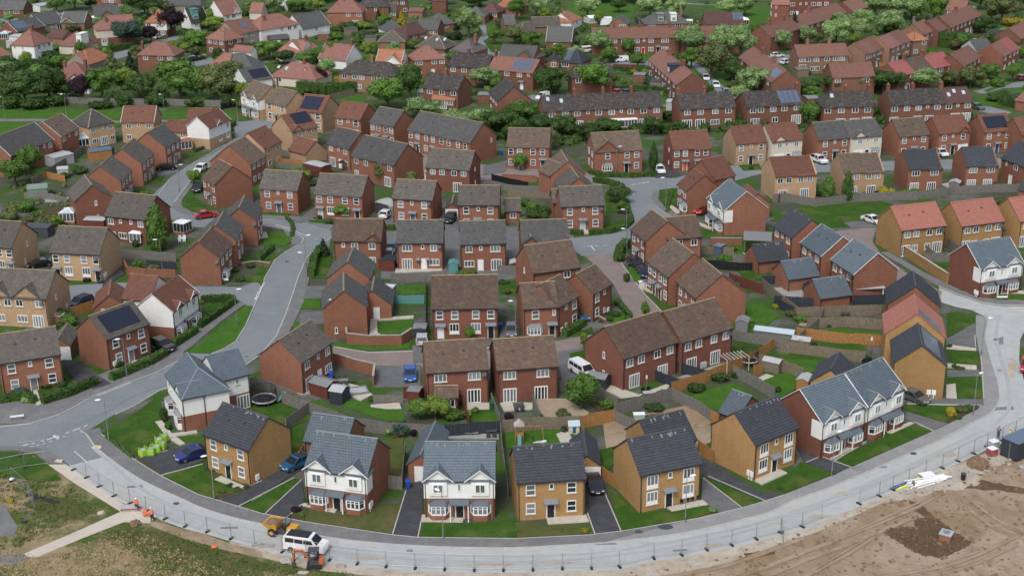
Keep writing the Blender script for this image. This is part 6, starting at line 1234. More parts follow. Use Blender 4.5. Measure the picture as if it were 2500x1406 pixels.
for a in [(60,140,55,30),(110,150,60,26),(200,130,50,30),(145,90,40,22,'g'),(175,80,40,24,'o'),(100,60,30,18,'g'),(125,66,16,16,'y','yellow shrub'),(330,90,40,24),(455,95,44,28),(480,95,28,26,'w','white blossoming shrub'),(545,125,50,24,'h'),
 (610,130,50,30),(560,70,28,26,'y','yellow green shrub'),(600,40,40,22),(690,120,50,22,'g'),(815,100,46,24,'g'),(850,80,54,30),(870,60,40,26,'d'),(885,72,50,22,'l'),(905,95,46,20),(900,128,50,26,'g'),(960,110,34,20,'l'),(1000,95,46,24,'o'),
 (1040,60,36,20,'g'),(1075,55,40,22,'l'),(1110,75,36,28,'c'),(1110,100,40,30,'c'),(1190,50,34,20),(1230,70,60,26,'o'),(1220,90,34,20,'g'),(1320,80,40,22),(1365,82,50,20),(1400,88,30,16,'h'),(1440,115,44,22,'g'),(1487,154,44,28,'l','bright rounded shrub'),
 (1400,110,36,20,'o'),(1385,120,40,22,'o'),(1530,120,44,24,'l'),(1640,120,40,28,'l','pale rounded shrub'),(1668,165,28,30,'y','yellow blossom shrub'),(1560,235,36,22),(1590,210,40,28,'n','grey green shrub'),(1570,180,36,26),(1548,182,22,16,'y','yellow shrub'),
 (1500,225,60,26,'o'),(1560,228,30,18,'g'),(2013,172,32,26,'w','white blossoming shrub'),(1970,185,30,16),(2180,130,50,22),(2210,150,34,20),(2380,75,40,26),(2440,110,50,26,'g'),(2478,66,56,24,'y','yellow flowering shrub'),(2350,160,40,26),
 (2345,200,50,30,'o'),(2300,205,40,26,'g'),(2395,170,34,22),(2440,215,40,26,'g'),(2490,262,44,40,'n','grey green shrub'),(2455,250,70,26,'h','trimmed dark shrub'),(2220,285,74,24,'l','yellow green shrub'),(2150,290,40,24),(2080,300,44,30),(2030,292,40,26,'b','purple shrub'),
 (1900,290,46,26,'o'),(1860,286,50,24),(1700,312,70,36),(1760,308,60,32),(1640,300,56,34),(1660,320,50,28),(1810,312,40,24),(1560,300,40,26),(1440,300,44,24,'g'),(1400,330,50,30),(1560,320,40,24),(830,225,40,26),(860,218,40,26),(800,226,46,28,'d'),(770,232,44,28,'d'),(740,235,44,26),(880,208,40,24),(825,205,22,22,'y','yellow green shrub'),
 (1100,290,50,30,'p'),(1150,305,50,30),(1200,290,50,30,'g'),(1240,320,60,34),(1290,345,60,34),(1310,360,40,30),(1195,345,50,26),(640,200,40,28,'d'),(560,262,60,36,'d'),(600,265,40,30,'o'),(270,255,50,36,'d'),(300,262,50,40,'d'),(380,262,60,40,'d'),(480,262,60,30,'d'),(240,268,60,20,'d'),(20,268,60,40,'d'),(75,270,60,40,'d'),(130,262,60,36,'d'),
 (30,190,60,40,'d'),(90,195,70,40,'g','bright clipped shrub'),(10,170,50,40,'d'),(60,170,60,30,'h'),(120,170,60,30,'d'),(180,110,60,22,'d'),(140,125,40,20,'g'),
 # new estate gardens
 (110,560,46,36,'o','rusty orange shrub'),(135,556,40,34,'l'),(60,520,50,34,'g'),(30,515,44,26,'o'),(80,545,40,26,'o'),(20,540,50,26,'o'),(55,405,40,24,'d'),(150,438,34,20),(190,425,40,22),(20,400,30,20),(210,690,24,12,'c'),(244,692,16,10,'n','blue grey shrub'),
 (150,790,50,44,'d'),(165,800,40,36,'g'),(140,810,34,24),(280,900,36,26,'d'),(290,890,20,16,'n','blue grey shrub'),(345,872,40,22,'d'),(365,862,34,24,'d'),(105,950,40,24,'d'),(130,945,46,24,'d'),(20,955,30,22,'d'),(45,968,50,22,'n','grey lavender shrub'),(62,985,24,20,'p','pale flowering shrub'),(150,945,24,20,'d'),
 (490,745,16,14,'l'),(400,1030,24,46,'d'),(412,1050,20,26,'d'),(505,1150,12,8),(520,1155,12,8),(560,1190,20,10),(580,1200,22,12),(600,1196,18,10),(540,1205,22,12,'o'),(750,1230,22,16),(795,1238,18,14),(890,1248,16,10),(735,1264,18,16,'g'),(722,1254,30,20,'b','bare purple shrub'),
 (1740,1252,22,18,'p','pale round shrub'),(1428,1302,22,16,'y','yellow green shrub'),(1262,1300,16,12,'g'),(2325,1020,30,30,'y','yellow gorse shrub'),(2350,1010,30,24,'o'),(2366,1005,26,20),(2340,1026,20,12),(1905,1196,16,12),(2036,1160,14,8),(2160,1065,14,10),(2195,1045,12,10),
 (980,1068,52,46,'n','blue grey shrub'),(955,1062,34,30,'p'),(935,1055,34,26,'d'),(1012,1066,30,26,'b','dark shrub'),(1244,1032,30,30,'b','purple leaved shrub'),(1376,1022,38,28,'o','tawny grassy shrub'),(1105,1030,50,40,'g'),(1140,1020,30,20,'l'),(1160,1010,26,18,'g'),
 (1330,1045,20,14),(905,980,16,16),(1110,968,20,20),(1000,900,12,10),(1160,840,36,16,'d'),(1485,1000,40,34,'g'),(1520,1005,34,26,'g'),(1580,985,40,24,'d'),(1620,975,40,24,'d'),(1700,960,50,26,'h'),(1760,935,46,26,'h'),(1800,925,40,24,'d'),(1600,1008,50,24,'d'),
 (1955,860,22,22,'g'),(1915,840,24,18),(1935,905,24,18,'l'),(1900,960,16,22,'d'),(1960,790,40,24,'g'),(1935,775,34,20,'o'),(1895,755,20,14,'y','yellow shrub'),(1830,790,26,18,'l'),(1990,845,14,12),(2020,800,24,12),(2330,900,14,14),(2345,905,24,10,'d'),(2320,850,14,12),(1990,570,40,24,'g'),(1910,580,40,18,'g'),
 (1500,775,34,18,'h'),(1490,785,20,14),(1470,790,18,12),(1530,690,20,30,'d'),(1515,640,30,30,'d'),(1255,520,30,16,'d'),(1300,518,40,30,'g'),(1330,525,36,24,'d'),(1280,505,36,24,'g'),(1310,535,56,26,'d'),(1275,545,20,20,'l'),(1375,532,18,24,'c'),(1410,418,22,16,'d'),(1255,500,14,12,'w','white flowering shrub'),
 (1255,400,26,18,'g'),(810,500,22,18,'d'),(780,535,14,14,'d'),(803,548,20,20,'d'),(745,440,36,30,'l','yellow green shrub'),(725,430,34,26,'l','yellow green shrub'),(760,455,30,20,'d'),(1010,405,24,16),(490,420,14,10),(330,410,18,14,'o'),(350,478,24,14,'l'),(335,476,20,12,'d'),
 (440,345,18,12),(455,350,18,12),(500,345,28,20,'d'),(520,338,20,16,'d'),(540,330,26,16,'w','pale flowering shrub'),(560,322,20,14,'d'),(610,655,26,16,'d'),(585,690,30,18,'d'),(500,690,30,16,'d'),(540,695,30,12,'d'),(575,665,16,14),(625,640,22,14),(330,605,20,24,'d'),(335,660,30,30,'g'),(370,665,34,22,'o'),(345,690,30,14),(410,655,30,20,'o'),
 (1300,690,24,14,'g'),(1230,695,30,14,'d'),(1130,675,34,16,'g'),(1155,672,26,14,'g'),(1105,660,20,14,'d'),(1235,720,24,20,'g'),(990,640,30,10),(970,655,20,12),(1045,655,40,12,'g'),(2165,484,38,36,'y','lime yellow shrub'),(2145,482,24,20,'b','dark red shrub'),(2190,486,34,22,'g'),(2215,486,50,24,'g'),(2240,478,34,18,'g'),(2100,478,26,20,'p'),(2085,480,20,14,'o'),(2290,476,30,14,'o'),(2000,480,22,16,'c'),
 (1840,400,18,24,'g'),(1835,415,14,10),(2380,460,30,14,'o'),(2440,500,40,20,'o'),(1785,615,40,18,'g'),(1760,640,24,22,'g'),(1800,705,24,18,'g'),(1770,745,24,24,'g'),(1790,760,30,26,'g')]:
    B(a[0], a[1], a[2], a[3], a[4] if len(a) > 4 else 'd', a[5] if len(a) > 5 else {'g':'leafy green shrub','o':'olive brown shrub','l':'pale green shrub','c':'small dark conifer shrub','h':'trimmed green shrub','p':'pale flowering shrub','b':'dark purple shrub','n':'grey shrub'}.get(a[4] if len(a) > 4 else 'd','dark green shrub'))
for a in [([(0,984),(55,976),(88,985)],1.0,1.2,'dark clipped front hedge'),([(104,986),(170,966),(236,938)],1.2,1.2,'curved dark clipped hedge'),([(272,930),(320,910),(360,893)],1.1,1.2,'dark clipped hedge'),([(364,892),(405,868)],1.1,1.2,'short dark clipped hedge'),
 ([(425,848),(480,812)],1.0,1.2,'dark clipped hedge'),([(487,802),(530,772),(571,742)],1.0,1.2,'long dark clipped hedge'),([(571,742),(566,736),(492,738)],1.,1.2,'dark corner hedge'),([(760,678),(768,640),(785,615)],1.3,1.5,'tall dark hedge'),([(632,640),(650,622),(666,608)],1.0,1.1,'dark clipped hedge'),
 ([(1392,572),(1423,573)],1.0,.9,'short box hedge'),([(1438,573),(1490,570),(1525,560),(1542,545),(1540,532)],.9,.9,'curved box hedge'),([(1440,424),(1470,432),(1540,434),(1600,430)],1.2,1.0,'dark curved front hedge'),([(1450,445),(1480,450),(1510,458)],1.2,1.2,'dark hedge'),
 ([(940,562),(965,562)],1.2,1.0,'small box hedge'),([(1508,640),(1512,622),(1530,600)],1.5,1.5,'dark wild hedge'),([(1425,795),(1400,812),(1378,822)],1.2,1.2,'dark clipped hedge'),([(1533,785),(1537,775),(1520,755),(1505,742)],.9,.8,'curved low box hedge'),
 ([(450,352),(500,338),(550,322),(572,305)],1.2,1.2,'long trimmed hedge on the bend'),([(475,372),(530,350),(565,332)],.8,.6,'low hedge beside the street'),([(700,534),(712,545),(716,560),(712,580)],.7,.5,'low dotted hedge on the bend'),([(1440,228),(1580,226),(1640,232),(1740,228)],1.6,1.8,'long dark hedge'),
 ([(2290,112),(2330,118),(2370,118)],4,4.5,'big dark evergreen hedge'),([(2438,255),(2490,262)],2.5,2.4,'dark trimmed hedge'),([(480,130),(540,128),(580,130)],1.6,1.8,'trimmed garden hedge'),([(120,160),(60,172),(0,178)],2,2.4,'long trimmed garden hedge'),([(265,128),(300,122),(326,118)],1.6,1.8,'dark road hedge'),
 ([(1585,160),(1650,165)],1.2,1.2,'garden hedge'),([(1500,172),(1560,178)],1.2,1.2,'garden hedge'),([(730,222),(800,232),(860,226),(870,205)],2.6,2.8,'tall mixed garden hedge'),([(930,68),(980,70)],1.4,1.6,'bright yellow green hedge'),([(1690,305),(1780,306),(1830,300)],2.4,2.2,'dark garden hedge'),
 ([(1870,300),(1960,300)],2,1.8,'dark garden hedge'),([(2000,304),(2100,302),(2160,300)],2,1.8,'dark garden hedge'),([(2060,62),(1990,58)],1.4,1.4,'dark hedge by the flats'),([(1840,80),(1880,70),(1900,62)],1.6,1.6,'trimmed hedge'),([(55,425),(120,428)],1.6,1.6,'dark garden hedge'),([(260,1068),(325,1119)],.5,.35,'straggly brown hedge line'),
 ([(1640,470),(1628,520)],.6,.4,'low verge hedge')]: HG(*a)
# ------------------------------------------------------------------ fences and walls
for a in [([(700,1050),(760,1006)],1.8,'oldwood'),([(690,985),(760,1012),(860,1048),(940,1060),(1085,1068)],1.8,'oldwood'),([(760,1006),(690,970),(640,950),(612,950)],1.8,'oldwood'),([(700,1050),(700,1125)],1.8,'oldwood'),([(732,1134),(742,1116)],1.8,'newwood','orange timber side gate fence'),
 ([(928,1190),(982,1195),(986,1160),(990,1110)],1.8,'oldwood'),([(1085,1068),(1222,1058)],1.9,'dblue','dark blue painted fence round the decking'),([(1222,1058),(1226,1110),(1240,1215)],1.8,'oldwood'),([(1226,1056),(1300,1050),(1416,1046)],1.9,'wood','brown timber back fence'),([(1416,1046),(1500,1030)],1.9,'newwood','bright orange timber fence'),
 ([(1414,1046),(1436,1105)],1.8,'wood'),([(1500,1030),(1560,1060),(1575,1075)],1.8,'oldwood'),([(1470,1170),(1500,1190)],1.8,'newwood','orange timber side fence'),([(1705,1105),(1740,1130)],1.8,'newwood','orange timber gate fence'),
 ([(1500,1015),(1640,975)],1.8,'oldwood'),([(1640,975),(1710,1010),(1735,1030)],1.8,'oldwood','pale weathered fence'),([(1640,962),(1720,935),(1790,905),(1850,880),(1890,852)],1.8,'newwood','long orange timber fence'),([(1735,1030),(1800,1060)],1.8,'newwood','bright orange panel fence'),
 ([(1790,920),(1840,945),(1890,975)],1.8,'oldwood'),([(1840,920),(1860,912)],1.8,'newwood','short orange fence'),([(1366,957),(1390,952),(1480,935)],1.8,'oldwood'),([(1440,952),(1475,980),(1506,1003)],1.8,'oldwood'),([(1298,965),(1304,1000),(1318,1030)],1.6,'oldwood'),
 ([(1590,925),(1660,953)],1.7,'dblue','dark navy painted fence'),([(1655,910),(1726,930)],1.7,'dblue','dark navy painted fence by the pergola'),([(1120,970),(1145,1040)],1.5,'redwood','dark red painted fence'),([(986,972),(1037,970),(1040,990)],1.7,'redwood','dark red painted fence by the blue car'),([(1200,985),(1220,1035)],1.6,'oldwood'),
 ([(912,985),(984,985)],1.3,'oldwood','open grey rail fence'),([(1790,832),(1850,842),(1940,850)],1.8,'oldwood'),([(1940,850),(2000,800),(2010,775)],1.8,'oldwood'),([(1945,776),(2050,772),(2150,770)],1.8,'wood','brown timber garden fence'),([(1970,802),(2060,798),(2160,806)],1.8,'wood','brown slatted timber fence'),
 ([(1945,825),(2050,838),(2155,845)],1.8,'newwood','long bright orange fence'),([(1905,860),(2000,872),(2060,880),(2110,885)],1.8,'wood','brown timber garden fence'),([(1850,890),(1920,910),(1960,925)],1.8,'wood','brown timber fence'),([(1860,705),(1900,740),(1945,775)],1.9,'wood','tall dark timber fence'),([(1890,748),(1935,770)],1.6,'dblue','navy fence'),
 ([(1890,745),(2000,752)],1.7,'dblue','dark blue panel fence'),([(1860,695),(1925,692)],1.6,'dblue','dark navy low fence'),([(1960,715),(1985,700),(2030,700)],1.6,'dblue','navy slatted fence'),([(2083,745),(2160,742)],1.7,'dblue','dark mesh fence with white posts'),([(1720,655),(1800,662),(1835,662)],1.6,'black','black painted fence'),
 ([(1715,620),(1790,625)],1.6,'wood'),([(1790,640),(1850,650)],1.6,'oldwood'),([(1780,690),(1860,718)],1.8,'redwood','red brown timber fence'),([(1885,495),(1920,492),(1990,506),(2100,492),(2240,488)],1.8,'oldwood','long grey fence along the meadow'),([(2240,488),(2330,475),(2430,470),(2500,470)],1.8,'oldwood','pale grey fence'),
 ([(1900,495),(1940,478),(1960,470)],1.7,'redwood','dark red garden fence'),([(2255,450),(2320,480)],1.6,'oldwood'),([(2400,445),(2440,470)],1.6,'redwood','red painted fence'),([(2310,600),(2345,625),(2380,650)],1.7,'oldwood'),([(2240,605),(2280,635)],1.6,'oldwood'),([(2255,640),(2335,640)],1.7,'oldwood','pale grey fence'),
 ([(955,690),(1090,688)],1.7,'oldwood','grey garden fence'),([(955,742),(1035,742)],1.6,'teal','turquoise tinted fence'),([(1040,700),(1040,830)],1.7,'dgrey','dark garden fence'),([(1215,670),(1300,672)],1.7,'oldwood'),([(1300,690),(1275,675)],1.6,'oldwood'),([(925,655),(960,655)],1.6,'redwood','dark red fence'),
 ([(300,630),(380,635),(430,640)],1.7,'oldwood'),([(360,655),(430,660)],1.5,'dblue','navy garden fence'),([(60,485),(130,490),(165,500)],1.5,'oldwood'),([(80,455),(160,405),(210,370)],1.7,'oldwood'),([(80,450),(115,435),(160,445)],1.5,'newwood','orange timber fence'),([(150,790),(175,775),(228,758)],1.8,'newwood','orange brown timber fence'),
 ([(110,250),(240,256),(400,258),(560,262)],1.8,'oldwood','long pale fence behind the green'),([(540,268),(590,258)],1.6,'black','black fence'),([(795,250),(865,232)],1.8,'wood','brown timber fence'),([(670,402),(738,410)],1.7,'newwood','bright orange fence panel'),([(650,405),(740,418)],1.4,'oldwood'),
 ([(735,440),(790,430)],1.5,'redwood','dark fence'),([(1200,440),(1240,450),(1290,460)],1.4,'black','black fence'),([(1230,465),(1330,470)],1.3,'oldwood'),([(1240,480),(1350,486)],1.3,'wood'),([(225,385),(280,375)],1.5,'dblue','dark fence'),([(1310,130),(1340,132)],1.6,'newwood','orange garden fence'),([(1495,168),(1575,170)],1.4,'redwood','red garden fence'),
 ([(1590,208),(1630,208)],1.5,'newwood','pale timber fence'),([(2145,165),(2175,168)],1.5,'newwood','orange timber fence'),([(2320,120),(2355,122)],1.5,'redwood','rusty brown fence')]:
    FE(a[0], a[1], a[2], a[3] if len(a) > 3 else {'oldwood':'weathered grey timber fence','wood':'brown timber fence'}[a[2]], posts=min(p[1] for p in a[0]) > 560)
BW([(845,818),(848,838),(900,844),(980,843),(1006,826)],1.7,'red','curved red brick garden wall')
BW([(815,888),(870,905),(916,915),(912,945)],1.8,'red','red brick patio wall')
BW([(2154,592),(2230,640),(2310,692),(2336,690)],1.9,'och','long ochre brick garden wall','slabs')
BW([(305,655),(312,672),(360,678),(430,680)],1.5,'red','red brick garden wall','red')
BW([(1735,600),(1810,600)],1.5,'red','red brick garden wall with white topped coping','conc')
BW([(1226,440),(1310,445)],1.3,'red','red brick garden wall','red'); BW([(590,650),(625,645),(660,650)],.6,'red','low red brick front wall')
BW([(1415,785),(1440,770),(1478,792)],.8,'red','low red brick wall'); BW([(950,370),(1000,385)],1.2,'red','short red brick wall')
# ------------------------------------------------------------------ cars and vans: rear then front
for a in [((497,1110,447,1124),'croyal','saloon','royal blue saloon car parked on the drive'),((745,1130,703,1148),'ccyan','hatch','bright blue hatchback with black roof','black'),((1443,1170,1461,1214),'cblack','hatch','black hatchback facing the road'),
 ((700,1334,797,1347),'cwhite','van','white camper van with black roof','black'),((385,846,412,857),'cblack','suv','black estate car'),((1001,903,1002,940),'cblue','hatch','bright blue hatchback on the grey drive'),
 ((1030,848,1031,822),'csilver','hatch','silver hatchback'),((1248,800,1249,828),'cgrey','hatch','dark grey hatchback'),((1414,764,1430,788),'ccyan','hatch','light blue hatchback'),((1402,902,1442,926),'cwhite','van','white panel van'),
 ((1541,644,1566,662),'cblack','suv','black car, rear of two in a line'),((1563,660,1580,684),'cnavy','hatch','dark blue car, front of two in a line'),((118,647,78,654),'cblack','saloon','black car in the alley'),((217,738,177,755),'cnavy','suv','navy car with white roof bars'),
 ((384,416,429,413),'cblack','saloon','black car on the street'),((503,409,478,425),'cwhite','hatch','white hatchback on the left street'),((489,456,478,474),'cblack','hatch','dark car half hidden'),((479,534,528,527),'cred','saloon','red sports car'),
 ((936,534,954,522),'cwhite','hatch','white hatchback'),((1112,528,1089,550),'cblack','suv','black four wheel drive'),((958,596,951,628),'cslate','saloon','slate blue car in the courtyard'),((946,618,949,640),'csilver','hatch','pale silver car in the courtyard'),
 ((1600,410,1620,430),'cwhite','hatch','white hatchback'),((1726,514,1704,524),'cred','hatch','bright red hatchback'),((1985,391,2013,402),'cwhite','suv','white car on the back street'),((2286,374,2308,384),'cwhite','hatch','white car on the back street'),
 ((2115,538,2144,548),'cwhite','saloon','white saloon in the parking bay'),((2509,882,2505,918),'cred','hatch','dark red car cut by the right edge'),((2214,970,2246,982),'cgrey','saloon','dark grey saloon'),((2104,724,2150,720),'cblack','suv','black car under the carport'),
 ((1960,366,1980,378),'csilver','hatch','silver car'),((2370,344,2392,358),'cwhite','van','white pickup van'),((1532,150,1500,153),'cwhite','smallvan','white van on the terrace road'),((1540,154,1574,155),'cgrey','saloon','grey car on the terrace road'),
 ((1442,127,1412,130),'cwhite','van','white van outside bungalows'),((1330,134,1352,138),'cblack','hatch','dark car'),((1502,232,1522,228),'cred','hatch','red car'),((1524,232,1540,228),'cnavy','hatch','dark blue car'),
 ((1718,186,1728,203),'cwhite','hatch','white car on the sloping street'),((1740,205,1754,220),'cwhite','hatch','white car on the sloping street'),((1766,224,1780,236),'csilver','hatch','pale blue car on the sloping street'),((1338,238,1312,246),'cwhite','smallvan','white van on the lane'),
 ((1884,141,1912,139),'cwhite','hatch','white car near the terrace end'),((1908,158,1932,154),'cwhite','hatch','white car behind the brick fence'),((2096,108,2072,118),'cslate','hatch','dark blue car by the trees'),((2482,198,2510,192),'cpink','hatch','dusky red car on the avenue'),
 ((2372,262,2398,270),'cgrey','saloon','grey car on the drive'),((474,143,500,139),'cwhite','hatch','white car on the old road'),((462,150,482,147),'cnavy','hatch','dark blue car on the old road'),((378,96,394,92),'cwhite','hatch','white car behind the purple tree'),((2135,104,2122,98),'csilver','hatch','pale car by the trees'),((1560,58,1574,56),'cnavy','hatch','blue car at the top'),((885,318,905,312),'cred','hatch','red car')]:
    CAR(*a[0], a[1], a[2], a[3], a[4] if len(a) > 4 else None, z=.16 if a[0][1] > 300 else .04)
for a in [(523,1221,3.6),(266,1078,3.4),(1082,1316,2.4),(1673,1277,.3),(2030,1165,.5),(2375,1015,.6),(2395,870,0),(310,921,3.6),(579,795,.2),(803,823,.4),(1573,775,3.),(1259,825,3.1),(1529,588,3.2),(1530,638,3.2),(1625,506,3.1),(397,665,3.3),(748,655,.2),(439,472,.3),(13,295,3.14),(163,288,3.1),(403,288,3.1),(581,303,3.1),(1024,425,1.5),(1505,425,.2),(748,700,3.)]: LAMP(*a)
# ------------------------------------------------------------------ sheds, glazed rooms and garden things
SD(1432,950,1476,958,2.2,'dblue','mgrey','navy shed with grey roof',2.0); SD(1943,956,1972,962,2.4,'newwood','lgrey','wooden shed with pale roof',1.9,'v'); SD(805,985,836,990,2.4,'dblue','lgrey','navy summerhouse with pale roof',2.0)
SD(756,962,800,975,2.6,'redwood','mgrey','dark shed with grey roof',1.9); SD(1840,830,1935,842,2.0,'oldwood','polyc','long low shed with pale blue roof',1.7); SD(1795,812,1824,815,2.2,'mgrey','mgrey','grey shed',1.9,'v'); SD(1932,852,1975,858,1.8,'wood','lgrey','small shelter shed with pale roof',1.6)
SD(1860,905,1900,914,1.8,'wood','lgrey','timber shed with pale roof',1.7); SD(70,488,118,484,3.5,'sage','sage','sage green garden cabin',2.2); SD(142,436,168,434,2.2,'lgrey','lgrey','pale garden room',2.0); SD(1096,668,1118,668,2.2,'teal','teal','turquoise garden shed',1.8,'v')
SD(930,662,962,663,2.6,'redwood','dblue','maroon shed with dark hipped roof',1.9,'v'); SD(1245,668,1268,668,2.2,'redwood','lgrey','small maroon shed with pale roof',1.8,'v'); SD(190,548,222,550,2.4,'wood','dgrey','brown shed with dark roof',1.9,'v'); SD(206,560,255,562,2.6,'redwood','lgrey','flat roofed brick coloured store',1.9,k=.1)
SD(2315,465,2340,468,2.,'oldwood','lgrey','weathered slatted shed',1.8,'v'); SD(1742,625,1758,628,1.8,'cslate','cslate','blue painted store',1.9,k=.1); SD(950,530,962,530,2.6,'mgrey','lgrey','grey carport store',2.2,k=.1); SD(918,520,950,528,3.5,'dgrey','lgrey','grey flat roofed garage',2.3,k=.1)
SD(1010,825,1040,825,2.2,'dblue','mgrey','navy bin store',1.6,k=.1); SD(120,790,150,794,2.,'red','lgrey','brick bin store with pale lid',1.5,k=.15); SD(135,410,182,398,4,'lgrey','lgrey','pale flat roofed garden building',2.2,k=.1); SD(222,395,275,388,3,'newwood','cslate','timber lodge with slate blue roof',2.2,k=.3)
SD(995,984,1023,987,1.8,'redwood','mgrey','red shed with grey roof',1.9,k=.1); SD(1375,490,1352,488,1.5,'teal','teal','teal water store',1.5,k=.05,door=False); SD(1985,745,2000,742,1.8,'dblue','dblue','small navy shed',1.8,k=.1); SD(2175,930,2190,930,1.6,'lgrey','lgrey','pale grey store',1.5,k=.05)
SD(745,420,785,430,3,'redwood','lgrey','red brown garden store with pale roof',2.,k=.1); SD(20,600,50,606,3.,'dgrey','cslate','dark garden shed',2.,k=.3); SD(60,580,118,582,3,'dgrey','dgrey','dark flat roofed shed',2.,k=.1)
for x, y, d in [(1085,155,'grey'),(1380,262,'low grey'),(1870,162,'grey'),(2250,108,'pale'),(690,210,'grey'),(1290,200,'flat grey'),(1460,178,'slate'),(1560,202,'grey'),(1600,218,'dark'),(1960,190,'brown'),(740,86,'dark'),(860,88,'dark'),(790,100,'grey'),(905,108,'dark'),(1350,64,'white'),(1480,62,'white'),(870,172,'grey'),(2440,100,'pale blue'),(2380,118,'pale blue'),(2250,62,'pale'),(2310,92,'dark'),(295,190,'grey'),(30,118,'pale'),(560,112,'grey'),(1180,252,'grey'),(1130,250,'flat'),(1640,270,'pale'),(1810,282,'dark'),(1985,262,'grey'),(2140,275,'dark'),(2470,112,'grey')]:
    SD(x-14,y,x+14,y+rnd.uniform(-2,2),4,'orb' if 'flat' in d or 'grey' in d else {'dark':'wood','white':'whitep','brown':'wood'}.get(d,'lgrey'),{'dark':'dgrey','white':'whitep','brown':'wood','pale blue':'polyc','pale':'lgrey','slate':'gy'}.get(d,'mgrey'),d+' roofed garden outbuilding',2.2,k=.12)
CN(147,548,182,548,3.2,'white hipped conservatory',hip=(1,1)); CN(318,598,345,600,3.2,'small white conservatory','whitep',hip=(.6,.6)); CN(176,366,228,360,4.,'large white gabled conservatory',hip=(.5,.5)); CN(318,346,354,344,3.,'sun room with pink red roof','rd',hip=(1,1))
CN(1495,318,1556,314,3.2,'white lean to conservatory','whitep',k=.15); CN(1020,246,1052,246,3.,'white roofed sun room','whitep',hip=(1,1)); CN(682,208,726,208,3.,'white conservatory',hip=(1,1)); CN(1895,486,1946,482,3.,'white lean to conservatory with ribbed glass roof',k=.3)
CN(1040,452,1082,450,3.,'green lean to conservatory','sage',k=.2); CN(402,18,436,16,4,'white roofed conservatory','whitep',hip=(1,1)); CN(1735,66,1774,66,3.4,'pale blue conservatory',hip=(1,1)); CN(1794,66,1828,66,3.4,'white roofed conservatory','whitep',hip=(1,1)); CN(0,100,20,100,3.4,'white conservatory',hip=(1,1))
CN(1655,68,1690,68,3,'white garden room','whitep',k=.1); CN(920,735,958,738,2.4,'grey garden room with pale roof','lgrey',k=.1,fr='lgrey'); CN(436,372,470,368,3,'white conservatory with pink roof','rd',hip=(1,0)); CN(548,40,572,38,3,'white glazed porch',k=.3); CN(1440,62,1462,60,4.5,'white garage','whitep',k=.25); CN(222,62,262,58,4,'white roofed sun room','whitep',k=.2)
CN(425,572,450,576,2.5,'pale canopy on posts','whitep',k=.05,fr='lgrey')
SHL(1816,615,1880,618,4.5,'open timber shelter with grey roof'); SHL(2088,738,2156,735,4.,'carport with pale flat roof','lgrey','frame'); SHL(2420,590,2450,590,3,'blue fabric garden canopy','cblue','galv')
TR(645,985,62,'large round trampoline'); TR(1828,890,44,'round trampoline with dark net')
PAR(835,418,22,'black garden parasol','black'); PAR(1022,660,14,'round purple grey parasol','mgrey'); PAR(1046,660,14,'round purple grey parasol','mgrey'); PAR(1578,955,12,'closed cream parasol','cream',False); PAR(2126,860,8,'closed white parasol','whitep',False)
SET(838,938,.2,'grey garden dining set','dgrey','mgrey',6); SET(1582,968,.2,'dark rattan dining set','black','lgrey',4); SET(1266,998,.1,'dark patio table set','dgrey','dgrey',2); SET(1200,1062,0,'dark table set on decking','dgrey','dgrey',2); SET(2060,768,0,'dark rattan table set','dgrey','dgrey',4); SET(2110,880,.1,'black barbecue table set','black','black',2); SET(152,488,0,'black garden table set','black','black',2); SET(445,590,.2,'white patio table set','whitep','whitep',4); SET(800,408,0,'dark patio table set','dgrey','dgrey',2); SET(2395,455,.1,'dark patio table set','dgrey','dgrey',2)
LOUNGE(1137,1062,1.4,'grey sun lounger on the blue decking','mgrey'); LOUNGE(1151,1062,1.4,'grey sun lounger on the blue decking','mgrey'); LOUNGE(2016,758,1.9,'white sun lounger','whitep'); LOUNGE(2034,756,1.9,'white sun lounger','whitep')
for a in [(997,1192,'binblue','bright blue wheelie bin'),(809,925,'binblue','blue wheelie bin'),(815,945,'bingreen','green wheelie bin'),(1016,806,'binblue','blue wheelie bin'),(1030,806,'binblack','black wheelie bin'),(1222,806,'binblue','blue wheelie bin'),(1200,1000,'bingreen','green and teal bin'),(1224,380,'binblue','blue bin'),(160,770,'binblue','blue wheelie bin'),(1763,392,'binblue','blue wheelie bin'),(906,415,'binblack','black bin'),(2000,28,'binblue','blue communal bin'),(1960,30,'binblue','blue communal bin'),(1290,672,'binblack','black bin'),(640,492,'binblack','black bin'),(1150,560,'binblack','black bin')]: BIN(*a)

